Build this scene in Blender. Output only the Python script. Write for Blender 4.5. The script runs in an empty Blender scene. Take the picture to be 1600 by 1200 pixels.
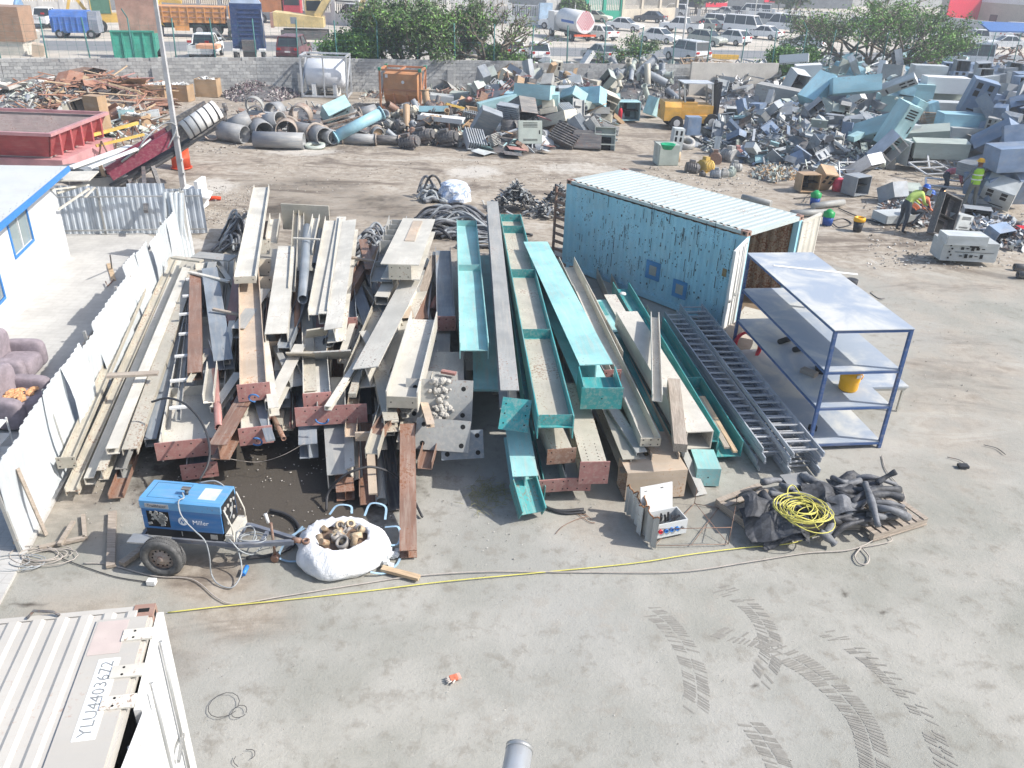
import bpy, math, random
import numpy as np
from mathutils import Vector, Matrix, Euler, noise as mnoise

# ------------------------------------------------------------------ camera, world, sun, exposure
scene = bpy.context.scene
COL = scene.collection
FPX, TILT, ROLL, CAMH = 1290.0, math.radians(27.61), math.radians(2.15), 8.25
_fw = Vector((0, math.cos(TILT), -math.sin(TILT)))
_r0 = Vector((1, 0, 0)); _u0 = _r0.cross(_fw)
_rt = _r0 * math.cos(ROLL) + _u0 * math.sin(ROLL)
_up = -_r0 * math.sin(ROLL) + _u0 * math.cos(ROLL)
cam_data = bpy.data.cameras.new('camera')
cam = bpy.data.objects.new('camera', cam_data); COL.objects.link(cam)
cam_data.sensor_width = 36.0; cam_data.lens = FPX / 1600 * 36.0
cam_data.clip_start = 0.1; cam_data.clip_end = 3000
cam.matrix_world = Matrix(((_rt.x, _up.x, -_fw.x, 0), (_rt.y, _up.y, -_fw.y, 0), (_rt.z, _up.z, -_fw.z, CAMH), (0, 0, 0, 1)))
scene.camera = cam

SUN_DIR = Vector((1.0, -0.13, 0.93)).normalized()      # towards the sun
world = bpy.data.worlds.new('World'); scene.world = world; world.use_nodes = True
_nt = world.node_tree; _bg = _nt.nodes['Background']
_sky = _nt.nodes.new('ShaderNodeTexSky'); _sky.sky_type = 'NISHITA'; _sky.sun_disc = False
_sky.sun_elevation = math.asin(SUN_DIR.z)
_sky.sun_rotation = math.atan2(SUN_DIR.x, SUN_DIR.y)
_sky.air_density = 1.0; _sky.dust_density = 2.0; _sky.ozone_density = 1.0
_nt.links.new(_sky.outputs[0], _bg.inputs[0]); _bg.inputs[1].default_value = 0.15
_sd = bpy.data.lights.new('sun', 'SUN'); _sd.energy = 4.1; _sd.angle = math.radians(0.5); _sd.color = (1.0, 0.96, 0.9)
_so = bpy.data.objects.new('sun', _sd); COL.objects.link(_so)
_so.rotation_euler = SUN_DIR.to_track_quat('Z', 'Y').to_euler(); _so.location = (30, 0, 40)
vs = scene.view_settings
vs.view_transform = 'Standard'; vs.look = 'None'; vs.exposure = 0.57; vs.gamma = 1.0; vs.use_curve_mapping = False
scene.cycles.max_bounces = 5; scene.cycles.diffuse_bounces = 3; scene.cycles.glossy_bounces = 2
scene.cycles.transparent_max_bounces = 6; scene.cycles.volume_bounces = 0

radians = math.radians; sin = math.sin; cos = math.cos; pi = math.pi; Rng = random.Random; noise3 = mnoise.noise
RND = Rng(7)
def rr(a, b): return RND.uniform(a, b)
def G(u, v, z=0.0):
    """ground point (or point at height z) seen at photo pixel u, v"""
    d = _fw + _rt * ((u - 800) / FPX) + _up * ((600 - v) / FPX)
    return Vector((0, 0, CAMH)) + d * ((z - CAMH) / d.z)

# ------------------------------------------------------------------ materials
MATS = {}
def _n(nt, t, **k):
    n = nt.nodes.new(t)
    for a, b in k.items():
        if a == 'op': n.operation = b
        elif a == 'bt': n.blend_type = b
        else: setattr(n, a, b)
    return n
class NB:
    """small node-tree helper"""
    def __init__(s, name, rough=0.6, metal=0.0, spec=0.35):
        s.m = bpy.data.materials.new(name); s.m.use_nodes = True; s.nt = s.m.node_tree
        s.b = s.nt.nodes['Principled BSDF']; s.b.inputs['Roughness'].default_value = rough
        s.b.inputs['Metallic'].default_value = metal; s.b.inputs['Specular IOR Level'].default_value = spec
        s.tc = s.nt.nodes.new('ShaderNodeTexCoord')
    def L(s, a, b): s.nt.links.new(a, b)
    def vec(s, scale=(1, 1, 1), src='Object', rnd=True):
        mp = s.nt.nodes.new('ShaderNodeMapping'); mp.inputs['Scale'].default_value = scale
        s.L(s.tc.outputs[src], mp.inputs[0])
        if rnd:
            oi = s.nt.nodes.new('ShaderNodeObjectInfo'); mu = _n(s.nt, 'ShaderNodeMath', op='MULTIPLY'); mu.inputs[1].default_value = 57.0
            s.L(oi.outputs['Random'], mu.inputs[0]); s.L(mu.outputs[0], mp.inputs['Location'])
        return mp.outputs[0]
    def noise(s, scale, vec, detail=4, rough=0.6, dist=0.0):
        n = s.nt.nodes.new('ShaderNodeTexNoise'); n.inputs['Scale'].default_value = scale
        n.inputs['Detail'].default_value = detail; n.inputs['Roughness'].default_value = rough; n.inputs['Distortion'].default_value = dist
        s.L(vec, n.inputs['Vector']); return n.outputs['Fac']
    def ramp(s, fac, lo, hi, a=0.0, b=1.0):
        n = s.nt.nodes.new('ShaderNodeMapRange'); n.inputs['From Min'].default_value = lo; n.inputs['From Max'].default_value = hi
        n.inputs['To Min'].default_value = a; n.inputs['To Max'].default_value = b; n.interpolation_type = 'SMOOTHSTEP'
        s.L(fac, n.inputs['Value']); return n.outputs[0]
    def math(s, op, a, b=None):
        n = _n(s.nt, 'ShaderNodeMath', op=op)
        for i, x in enumerate((a, b)):
            if x is None: continue
            if isinstance(x, (int, float)): n.inputs[i].default_value = x
            else: s.L(x, n.inputs[i])
        return n.outputs[0]
    def mix(s, fac, a, b, mode='MIX'):
        n = _n(s.nt, 'ShaderNodeMix', data_type='RGBA', blend_type=mode)
        for sock, x in ((n.inputs[0], fac), (n.inputs[6], a), (n.inputs[7], b)):
            if isinstance(x, (int, float)): sock.default_value = x
            elif isinstance(x, (tuple, list)): sock.default_value = (x[0], x[1], x[2], 1)
            else: s.L(x, sock)
        return n.outputs[2]
    def col(s, c): s.L(c, s.b.inputs['Base Color'])
    def bump(s, h, strength=0.4, dist=0.02):
        n = s.nt.nodes.new('ShaderNodeBump'); n.inputs['Strength'].default_value = strength; n.inputs['Distance'].default_value = dist
        s.L(h, n.inputs['Height']); s.L(n.outputs[0], s.b.inputs['Normal'])
def sc(c, k): return tuple(min(1, x * k) for x in c)
RUST = (0.20, 0.085, 0.04); DUST = (0.46, 0.42, 0.36)
def paint(name, c, rust=0.3, dust=0.35, rough=0.5, metal=0.0, var=0.22, streak=True, scale=1.0, rustc=RUST):
    """weathered painted steel: tone variation, rust patches, streaky dust"""
    if name in MATS: return MATS[name]
    n = NB(name, rough, metal)
    v = n.vec()
    big = n.noise(1.3 * scale, v, 3)
    vs_ = n.vec((0.6, 7, 7)) if streak else v
    st = n.noise(2.2 * scale, vs_, 5, 0.7)
    fine = n.noise(22 * scale, v, 4, 0.75)
    oi = n.nt.nodes.new('ShaderNodeObjectInfo')
    base = n.mix(n.ramp(big, 0.3, 0.75), sc(c, 1 - var), sc(c, 1 + var))
    base = n.mix(n.ramp(oi.outputs['Random'], 0, 1, 0, 0.35), base, sc(c, 0.62))
    base = n.mix(n.math('MULTIPLY', n.ramp(st, 0.42, 0.72), dust), base, DUST)
    sp = n.math('MULTIPLY',n.ramp(n.math('ADD',fine,n.math('MULTIPLY',big,0.55)),0.98 - 0.28 * rust,1.06 - 0.28 * rust),min(1,0.35 + rust))
    base = n.mix(sp, base, rustc)
    n.col(base); n.bump(fine, 0.12, 0.006)
    MATS[name] = n.m; return n.m
def plain(name, c, rough=0.6, metal=0.0, var=0.15, scale=6.0, bump=0.0, spec=0.3):
    if name in MATS: return MATS[name]
    n = NB(name, rough, metal, spec); v = n.vec()
    f = n.noise(scale, v, 5, 0.7)
    n.col(n.mix(n.ramp(f, 0.3, 0.7), sc(c, 1 - var), sc(c, 1 + var)))
    if bump: n.bump(f, bump, 0.02)
    MATS[name] = n.m; return n.m
def glass(name='glass_dark', c=(0.03, 0.04, 0.045)):
    if name in MATS: return MATS[name]
    n = NB(name, 0.08, 0.0, 0.6); n.b.inputs['Base Color'].default_value = (*c, 1); MATS[name] = n.m; return n.m
def wood(name, c, var=0.3):
    if name in MATS: return MATS[name]
    n = NB(name, 0.8, 0, 0.2); v = n.vec((1.0, 14, 14)); f = n.noise(3, v, 6, 0.7, 0.4); g = n.noise(2, n.vec(), 3)
    a = n.mix(n.ramp(f, 0.3, 0.7), sc(c, 1 - var), sc(c, 1 + var)); n.col(n.mix(n.ramp(g, 0.45, 0.8, 0, 0.4), a, DUST))
    n.bump(f, 0.3, 0.004); MATS[name] = n.m; return n.m

# ------------------------------------------------------------------ mesh building
class MB:
    def __init__(s): s.v = []; s.f = []; s.m = []; s.mi = 0; s.sm = []
    def add(s, vs, fs, smooth=False):
        o = len(s.v); s.v.extend([tuple(x) for x in vs])
        for f in fs: s.f.append(tuple(i + o for i in f)); s.m.append(s.mi); s.sm.append(smooth)
        return s
    def mat(s, i): s.mi = i; return s
    def hexa(s, p):
        return s.add(p, [(0, 3, 2, 1), (4, 5, 6, 7), (0, 1, 5, 4), (1, 2, 6, 5), (2, 3, 7, 6), (3, 0, 4, 7)])
    def box(s, c, d, R=None):
        c = Vector(c); hx, hy, hz = d[0] / 2, d[1] / 2, d[2] / 2
        p = [Vector(q) for q in ((-hx, -hy, -hz), (hx, -hy, -hz), (hx, hy, -hz), (-hx, hy, -hz), (-hx, -hy, hz), (hx, -hy, hz), (hx, hy, hz), (-hx, hy, hz))]
        if R is not None: p = [R @ q for q in p]
        return s.hexa([c + q for q in p])
    def span(s, x0, x1, y0, y1, z0, z1): return s.box(((x0 + x1) / 2, (y0 + y1) / 2, (z0 + z1) / 2), (abs(x1 - x0), abs(y1 - y0), abs(z1 - z0)))
    def bar(s, a, b, w, h, upv=(0, 0, 1)):
        a = Vector(a); b = Vector(b); d = (b - a); L = d.length
        if L < 1e-6: return s
        x = d / L; u = Vector(upv)
        if abs(x.dot(u)) > 0.98: u = Vector((0, 1, 0))
        y = u.cross(x).normalized(); z = x.cross(y)
        R = Matrix((x, y, z)).transposed()
        return s.box((a + b) / 2, (L, w, h), R)
    def cyl(s, a, b, r, n=12, r2=None, caps=True, smooth=True):
        a = Vector(a); b = Vector(b); r2 = r if r2 is None else r2
        x = (b - a).normalized(); t = Vector((0, 0, 1)) if abs(x.z) < 0.9 else Vector((0, 1, 0))
        y = t.cross(x).normalized(); z = x.cross(y)
        vs_ = []
        for c, q in ((a, r), (b, r2)):
            for i in range(n):
                an = 2 * pi * i / n; vs_.append(c + y * (q * cos(an)) + z * (q * sin(an)))
        s.add(vs_, [(i, (i + 1) % n, n + (i + 1) % n, n + i) for i in range(n)], smooth)
        if caps:
            o = len(s.v) - 2 * n
            for f in (tuple(reversed(range(n))), tuple(range(n, 2 * n))):
                s.f.append(tuple(i + o for i in f)); s.m.append(s.mi); s.sm.append(False)
        return s
    def pipe(s, a, b, r, t, n=14):
        """hollow tube with open ends"""
        a = Vector(a); b = Vector(b); x = (b - a).normalized(); u = Vector((0, 0, 1)) if abs(x.z) < 0.9 else Vector((0, 1, 0))
        y = u.cross(x).normalized(); z = x.cross(y); vs_ = []
        for c, q in ((a, r), (b, r), (b, r - t), (a, r - t)):
            for i in range(n):
                an = 2 * pi * i / n; vs_.append(c + y * (q * cos(an)) + z * (q * sin(an)))
        fs = []
        for k in range(4):
            for i in range(n):
                j = (i + 1) % n; k2 = (k + 1) % 4
                fs.append((k * n + i, k * n + j, k2 * n + j, k2 * n + i))
        return s.add(vs_, fs, True)
    def tube(s, path, r, n=6, closed=False):
        P = [Vector(p) for p in path]; N = len(P); vs_ = []
        up = Vector((0, 0, 1));
        for i, p in enumerate(P):
            if closed: t = (P[(i + 1) % N] - P[i - 1])
            else: t = P[min(i + 1, N - 1)] - P[max(i - 1, 0)]
            t = t.normalized() if t.length > 1e-9 else Vector((1, 0, 0))
            if abs(t.dot(up)) > 0.95: up2 = Vector((0, 1, 0.1)).normalized()
            else: up2 = up
            y = up2.cross(t).normalized(); z = t.cross(y)
            q = r[i] if isinstance(r, (list, tuple)) else r
            for k in range(n):
                an = 2 * pi * k / n; vs_.append(p + y * (q * cos(an)) + z * (q * sin(an)))
        fs = []
        for i in range(N if closed else N - 1):
            a0 = i * n; b0 = ((i + 1) % N) * n
            for k in range(n): fs.append((a0 + k, a0 + (k + 1) % n, b0 + (k + 1) % n, b0 + k))
        if not closed: fs.append(tuple(reversed(range(n)))); fs.append(tuple(range((N - 1) * n, N * n)))
        return s.add(vs_, fs, True)
    def lathe(s, prof, c=(0, 0, 0), n=20, R=None, smooth=True):
        c = Vector(c); vs_ = []
        for (r, z) in prof:
            for i in range(n):
                an = 2 * pi * i / n; q = Vector((r * cos(an), r * sin(an), z))
                if R is not None: q = R @ q
                vs_.append(c + q)
        fs = [(k * n + i, k * n + (i + 1) % n, (k + 1) * n + (i + 1) % n, (k + 1) * n + i) for k in range(len(prof) - 1) for i in range(n)]
        return s.add(vs_, fs, smooth)
    def prism(s, prof, a, b, upv=(0, 0, 1), caps=True):
        """closed 2-D outline (y, z) carried from a to b"""
        a = Vector(a); b = Vector(b); x = (b - a).normalized(); u = Vector(upv)
        if abs(x.dot(u)) > 0.98: u = Vector((0, 1, 0))
        y = u.cross(x).normalized(); z = x.cross(y); n = len(prof)
        vs_ = [a + y * p[0] + z * p[1] for p in prof] + [b + y * p[0] + z * p[1] for p in prof]
        fs = [(i, (i + 1) % n, n + (i + 1) % n, n + i) for i in range(n)]
        if caps: fs += [tuple(reversed(range(n))), tuple(range(n, 2 * n))]
        return s.add(vs_, fs)
    def merge(s, o, M=None):
        k = len(s.v); s.v.extend([tuple(M @ Vector(p)) if M is not None else p for p in o.v])
        s.f.extend([tuple(i + k for i in f) for f in o.f]); s.m.extend(o.m); s.sm.extend(o.sm); return s
    def mesh(s, name, mats):
        me = bpy.data.meshes.new(name); me.from_pydata(s.v, [], s.f)
        if not isinstance(mats, (list, tuple)): mats = [mats]
        for m in mats: me.materials.append(m)
        if s.f:
            me.polygons.foreach_set('material_index', [min(i, len(mats) - 1) for i in s.m])
            me.polygons.foreach_set('use_smooth', s.sm)
        me.update(); return me
def bm_(): return MB()
def obj(name, mb, mats, parent=None, M=None, kind=None, label=None):
    me = mb.mesh(name, mats) if isinstance(mb, MB) else mb
    o = bpy.data.objects.new(name, me); COL.objects.link(o)
    if parent is not None: o.parent = parent
    if M is not None: o.matrix_basis = M
    if kind: o['kind'] = kind
    if label: o['label'] = label
    return o
def tag(o, label, cat, group=None):
    o['label'] = label; o['category'] = cat
    if group: o['group'] = group
    return o
def empty(name, label, cat, loc=(0, 0, 0), rz=0.0, group=None, M=None):
    o = bpy.data.objects.new(name, None); COL.objects.link(o); o.empty_display_size = 0.2
    if M is not None: o.matrix_basis = M
    else: o.location = loc; o.rotation_euler = (0, 0, rz)
    return tag(o, label, cat, group)
def dup(o, parent=None):
    c = o.copy(); COL.objects.link(c)
    if parent is not None: c.parent = parent
    for ch in KIDS.get(o.name, []) or list(o.children): dup(ch, c)
    return c
KIDS = {}
def frame(a, b, roll=0.0):
    """matrix with x from a to b, rolled about x"""
    a = Vector(a); b = Vector(b); x = (b - a).normalized(); u = Vector((0, 0, 1))
    if abs(x.z) > 0.97: u = Vector((0, 1, 0))
    y = u.cross(x).normalized(); z = x.cross(y)
    M = Matrix((x, y, z)).transposed().to_4x4(); M = M @ Matrix.Rotation(roll, 4, 'X'); M.translation = a
    return M
def rotz(a): return Matrix.Rotation(a, 4, 'Z')
def T(x, y=0, z=0): return Matrix.Translation((x, y, z))
def text_mb(txt, size, M, depth=0.004, squash=1.0):
    """lettering as thin real geometry, laid in the local xy plane of M"""
    cu = bpy.data.curves.new('lettering', 'FONT'); cu.body = txt; cu.size = size; cu.extrude = depth; cu.align_x = 'CENTER'; cu.align_y = 'CENTER'
    cu.resolution_u = 2
    o = bpy.data.objects.new('lettering', cu); COL.objects.link(o)
    dg = bpy.context.evaluated_depsgraph_get(); me = bpy.data.meshes.new_from_object(o.evaluated_get(dg))
    S = Matrix.Diagonal((squash, 1, 1, 1)); me.transform(M @ S)
    bpy.data.objects.remove(o); return me
def smooth_path(pts, k=6):
    """Catmull-Rom through the points"""
    P = [Vector(p) for p in pts]; P = [2 * P[0] - P[1]] + P + [2 * P[-1] - P[-2]]; out = []
    for i in range(1, len(P) - 2):
        for j in range(k):
            t = j / k; a, b, c, d = P[i - 1], P[i], P[i + 1], P[i + 2]
            out.append(0.5 * ((2 * b) + (c - a) * t + (2 * a - 5 * b + 4 * c - d) * t * t + (-a + 3 * b - 3 * c + d) * t ** 3))
    out.append(P[-2]); return out

# ------------------------------------------------------------------ materials in use
BEIGE = paint('weathered_beige_primer', (0.46, 0.43, 0.355), 0.42, 0.5)
CREAM = paint('weathered_pale_primer', (0.60, 0.575, 0.505), 0.34, 0.45)
GREYP = paint('weathered_grey_primer', (0.35, 0.355, 0.34), 0.35, 0.45)
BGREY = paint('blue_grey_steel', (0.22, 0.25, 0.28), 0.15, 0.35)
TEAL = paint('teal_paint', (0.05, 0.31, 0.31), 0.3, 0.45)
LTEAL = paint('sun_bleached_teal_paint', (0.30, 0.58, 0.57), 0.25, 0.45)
REDP = paint('red_oxide_primer', (0.40, 0.19, 0.17), 0.1, 0.35)
RUSTY = paint('rusty_brown_steel', (0.24, 0.14, 0.10), 0.5, 0.35)
ORUST = paint('orange_rusted_plate', (0.52, 0.42, 0.32), 0.42, 0.3, rustc=(0.38, 0.17, 0.06))
GALV = paint('dull_galvanised_steel', (0.42, 0.43, 0.43), 0.1, 0.3, 0.38, 0.5)
DARK = plain('dark_hole', (0.012, 0.012, 0.012), 0.9)
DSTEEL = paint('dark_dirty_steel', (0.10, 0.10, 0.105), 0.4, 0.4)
BLACKR = plain('black_rubber', (0.035, 0.036, 0.04), 0.55, 0, 0.35, 9, 0.2)
WOODP = wood('pale_sawn_wood', (0.46, 0.34, 0.22))
WOODG = wood('weathered_grey_wood', (0.33, 0.28, 0.23))
WOODR = wood('reddish_scrap_wood', (0.33, 0.17, 0.115))
WHITEP = paint('white_paint', (0.74, 0.74, 0.72), 0.1, 0.15, var=0.06)
FENCEW = paint('white_fence_sheet', (0.56, 0.60, 0.62), 0.15, 0.3, var=0.1)

# ------------------------------------------------------------------ ground
def ground():
    xs = np.concatenate([np.linspace(-400, -36, 12), np.arange(-35, 40.01, 0.22), np.linspace(41, 400, 12)])
    ys = np.concatenate([np.linspace(-30, 3.6, 6), np.arange(4, 26, 0.16), np.arange(26, 64, 0.34), np.linspace(65, 900, 22)])
    X, Y = np.meshgrid(xs, ys); nx, ny = len(xs), len(ys)
    Z = 0.006 * np.sin(X * 1.7 + Y * .6) + 0.006 * np.sin(Y * 1.3 - X * .5)
    Z = np.where((Y > 22), Z + 0.015 * np.sin(X * 2.9 + 1.3 * np.sin(Y * 2.1)) + 0.012 * np.sin(Y * 4.1 + X), Z)
    Z -= 0.02
    V = np.stack([X.ravel(), Y.ravel(), Z.ravel()], 1)
    idx = np.arange(nx * ny).reshape(ny, nx)
    F = np.stack([idx[:-1, :-1], idx[:-1, 1:], idx[1:, 1:], idx[1:, :-1]], -1).reshape(-1, 4)
    me = bpy.data.meshes.new('ground'); me.from_pydata(V.tolist(), [], F.tolist())
    # stains: oil (r, with painted shade under the beam pile), brown earth (g), pale dust (b)
    C = np.zeros((len(V), 4)); C[:, 3] = 1
    def blob(u, v, ru, rv, ch, k=1.0, soft=0.8):
        c = G(u, v); a = G(u + ru, v); b = G(u, v - rv)
        ex = Vector((a - c)[:2]); ey = Vector((b - c)[:2])
        det = ex.x * ey.y - ex.y * ey.x
        dx = V[:, 0] - c.x; dy = V[:, 1] - c.y
        p = (dx * ey.y - dy * ey.x) / det; q = (-dx * ex.y + dy * ex.x) / det
        r = np.sqrt(p * p + q * q); w = np.clip((1.25 - r) / soft, 0, 1) * k
        C[:, ch] = np.maximum(C[:, ch], w)
    # brown earth over the far yard
    yy = V[:, 1]; C[:, 1] = np.clip((yy - 19.5) / 7, 0, 1) * 0.8
    far = yy > 66; C[far, 1] = 0.35
    for a in ((430, 750, 260, 90, 0, 1.6), (400, 720, 180, 55, 0, 1.5), (330, 690, 150, 80, 0, 1.2), (700, 720, 60, 40, 0, .5), (480, 300, 190, 42, 0, .8), (600, 322, 110, 32, 0, .85), (540, 318, 90, 26, 0, .8),  # first three: oily ground under the beam pile, darkened further to paint its shade
              (300, 340, 60, 60, 0, .35), (790, 234, 70, 12, 0, 1.4), (450, 330, 110, 20, 0, 1.0), (760, 210, 330, 14, 0, .75), (990, 235, 60, 50, 0, .55), (960, 285, 70, 25, 0, .3),
              (1230, 240, 210, 35, 0, .7), (1380, 300, 120, 24, 0, .6), (1080, 190, 60, 30, 0, .5), (120, 170, 170, 40, 0, .5), (380, 165, 120, 12, 0, .7),
              (520, 150, 90, 10, 0, .75), (1420, 375, 110, 30, 0, .5), (1500, 340, 100, 30, 0, .6), (740, 300, 60, 14, 0, .5), (850, 330, 60, 18, 0, .5),
              (50, 948, 30, 9, 0, 1.3), (130, 928, 22, 8, 0, 1.0), (25, 942, 14, 6, 0, .9), (330, 985, 60, 18, 0, .4), (370, 920, 70, 16, 0, .45), (630, 1170, 30, 34, 0, .5),
              (690, 1000, 16, 8, 0, .8), (1380, 955, 22, 8, 0, 1.0), (1180, 1070, 14, 9, 0, 1.0), (1310, 915, 20, 7, 0, .9), (1170, 905, 12, 5, 0, 1), (1317, 930, 9, 4, 0, 1.1), (1400, 935, 12, 4, 0, 1.1), (1358, 1135, 9, 5, 0, 1), (1545, 690, 30, 10, 0, .7), (1455, 830, 40, 20, 0, .45), (1560, 900, 20, 12, 0, .6), (560, 1000, 30, 10, 0, .4), (880, 830, 40, 12, 0, .4), (1250, 870, 90, 16, 0, .5), (1200, 850, 60, 12, 0, .3),
              (1290, 1080, 14, 8, 0, 1), (1240, 940, 10, 5, 0, 1), (1340, 945, 10, 5, 0, 1), (1500, 690, 40, 10, 0, .25), (1400, 720, 30, 9, 0, .3)):
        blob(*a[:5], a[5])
    for a in ((150, 1000, 200, 90, 1, .6), (380, 960, 130, 50, 1, .6), (1000, 800, 200, 60, 1, .45), (1500, 600, 150, 160, 1, .45), (100, 800, 130, 90, 1, .55), (1480, 470, 160, 70, 1, .35), (330, 900, 100, 50, 1, .8)):
        blob(*a[:5], a[5])
    for a in ((740, 268, 60, 12, 2, 1), (470, 236, 90, 9, 2, .9), (900, 262, 110, 14, 2, .7), (330, 290, 60, 18, 2, .9), (1400, 290, 30, 22, 2, .8), (1500, 385, 90, 14, 2, .5),
              (1000, 950, 420, 60, 2, .5), (760, 840, 160, 50, 2, .4), (1000, 1100, 600, 90, 2, .45), (1350, 560, 200, 120, 2, .3), (310, 380, 40, 14, 2, .8), (1540, 330, 60, 20, 2, .7),
              (650, 170, 40, 6, 2, .8), (300, 170, 60, 8, 2, .6)):
        blob(*a[:5], a[5])
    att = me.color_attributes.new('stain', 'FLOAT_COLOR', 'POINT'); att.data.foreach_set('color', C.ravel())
    n = NB('concrete_and_dirt', 0.92, 0, 0.15)
    w = n.vec(src='Object', rnd=False)
    at = n.nt.nodes.new('ShaderNodeAttribute'); at.attribute_name = 'stain'
    se = n.nt.nodes.new('ShaderNodeSeparateColor'); n.L(at.outputs['Color'], se.inputs[0])
    n1 = n.noise(0.55, w, 6, 0.62, 0.3); n2 = n.noise(3.1, w, 6, 0.7); n3 = n.noise(28, w, 4, 0.8); n4 = n.noise(0.16, w, 3, 0.5)
    n5 = n.noise(1.4, n.vec((0.7, 1.5, 1), rnd=False), 6, 0.7, 1.0)
    base = n.mix(n.ramp(n1, 0.33, 0.68), (0.275, 0.272, 0.238), (0.37, 0.357, 0.32))
    base = n.mix(n.ramp(n4, 0.4, 0.7, 0, 0.5), base, (0.37, 0.365, 0.345))
    base = n.mix(n.ramp(n2, 0.49, 0.70, 0, 0.62), base, (0.205, 0.187, 0.155))
    base = n.mix(n.ramp(n3, 0.58, 0.74, 0, 0.5), base, (0.13, 0.122, 0.11))
    base = n.mix(n.ramp(n3, 0.40, 0.22, 0, 0.5), base, (0.40, 0.39, 0.365))
    earth = n.mix(n.ramp(n2, 0.3, 0.7), (0.25, 0.21, 0.165), (0.41, 0.365, 0.305))
    n6 = n.noise(0.33, n.vec((0.6, 1.6, 1), rnd=False), 7, 0.68, 1.2)
    earth = n.mix(n.ramp(n6, 0.50, 0.64, 0, 0.8), earth, (0.13, 0.105, 0.085))
    earth = n.mix(n.ramp(n5, 0.55, 0.72, 0, 0.4), earth, (0.14, 0.11, 0.085))
    earth = n.mix(n.ramp(n6, 0.44, 0.32, 0, 0.7), earth, (0.47, 0.44, 0.385))
    g = n.ramp(n.math('ADD', se.outputs[1], n.math('MULTIPLY', n.math('SUBTRACT', n1, 0.5), 1.1)), 0.15, 0.75)
    base = n.mix(g, base, earth)
    pale = n.ramp(n.math('ADD', se.outputs[2], n.math('SUBTRACT', n2, 0.95)), 0.0, 0.5, 0, 0.75)
    base = n.mix(pale, base, (0.52, 0.49, 0.44))
    oil_shade = n.ramp(n.math('ADD',se.outputs[0],n.math('MULTIPLY',n.math('SUBTRACT',n.math('ADD',n.math('MULTIPLY',n2,0.6),n.math('MULTIPLY',n1,0.5)),0.95),1.5)),0.0,0.55,0,0.93)
    base = n.mix(oil_shade, base, n.mix(n3, (0.035, 0.03, 0.026), (0.085, 0.07, 0.055)))
    n.col(base); n.bump(n.math('ADD', n3, n.math('MULTIPLY', n2, 1.5)), 0.5, 0.02)
    me.materials.append(n.m)
    for p in me.polygons: p.use_smooth = True
    o = bpy.data.objects.new('ground', me); COL.objects.link(o); o['kind'] = 'structure'
ground()

def strip(name, pts_left, pts_right, mat, z, kind='structure'):
    m = MB(); vs_ = []; N = len(pts_left)
    for a, b in zip(pts_left, pts_right): vs_ += [(a[0], a[1], z), (b[0], b[1], z)]
    m.add(vs_, [(2 * i, 2 * i + 1, 2 * i + 3, 2 * i + 2) for i in range(N - 1)]); return obj(name, m, mat, kind=kind)

# loose stones and litter on the dirt
def pebbles():
    m = MB(); r = Rng(3)
    def stone(c, s):
        vs_ = []
        for (x, y, z) in ((1, 0, 0), (0, 1, 0), (-1, 0, 0), (0, -1, 0), (0, 0, 1), (0, 0, -1)):
            k = s * r.uniform(.5, 1.2); vs_.append((c.x + x * k, c.y + y * k, c.z + z * k * .6))
        m.add(vs_, [(0, 1, 4), (1, 2, 4), (2, 3, 4), (3, 0, 4), (1, 0, 5), (2, 1, 5), (3, 2, 5), (0, 3, 5)])
    zones = [((280, 290, 400, 350), 900, .03), ((560, 150, 780, 175), 300, .07), ((180, 160, 380, 240), 700, .05), ((1000, 260, 1200, 300), 300, .05), ((1350, 250, 1600, 420), 900, .05),
             ((400, 230, 880, 300), 700, .03), ((1150, 380, 1600, 640), 300, .02), ((100, 620, 640, 860), 500, .02), ((300, 900, 1600, 1190), 350, .008), ((640, 740, 960, 900), 120, .012), ((1200, 100, 1600, 130), 200, .1)]
    for (u0, v0, u1, v1), n_, s in zones:
        for _ in range(n_):
            m.mi = r.choice((0, 0, 1, 2)); c = G(r.uniform(u0, u1), r.uniform(v0, v1), 0.0); stone(c, s * r.uniform(.4, 1.3))
    obj('gravel',m,[plain('grey_stone',(0.33,0.31,0.28),.9),plain('pale_stone',(0.55,0.52,0.47),.9),plain('dark_stone',(0.12,0.1,0.085),.9)],kind='stuff')
pebbles()

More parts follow.
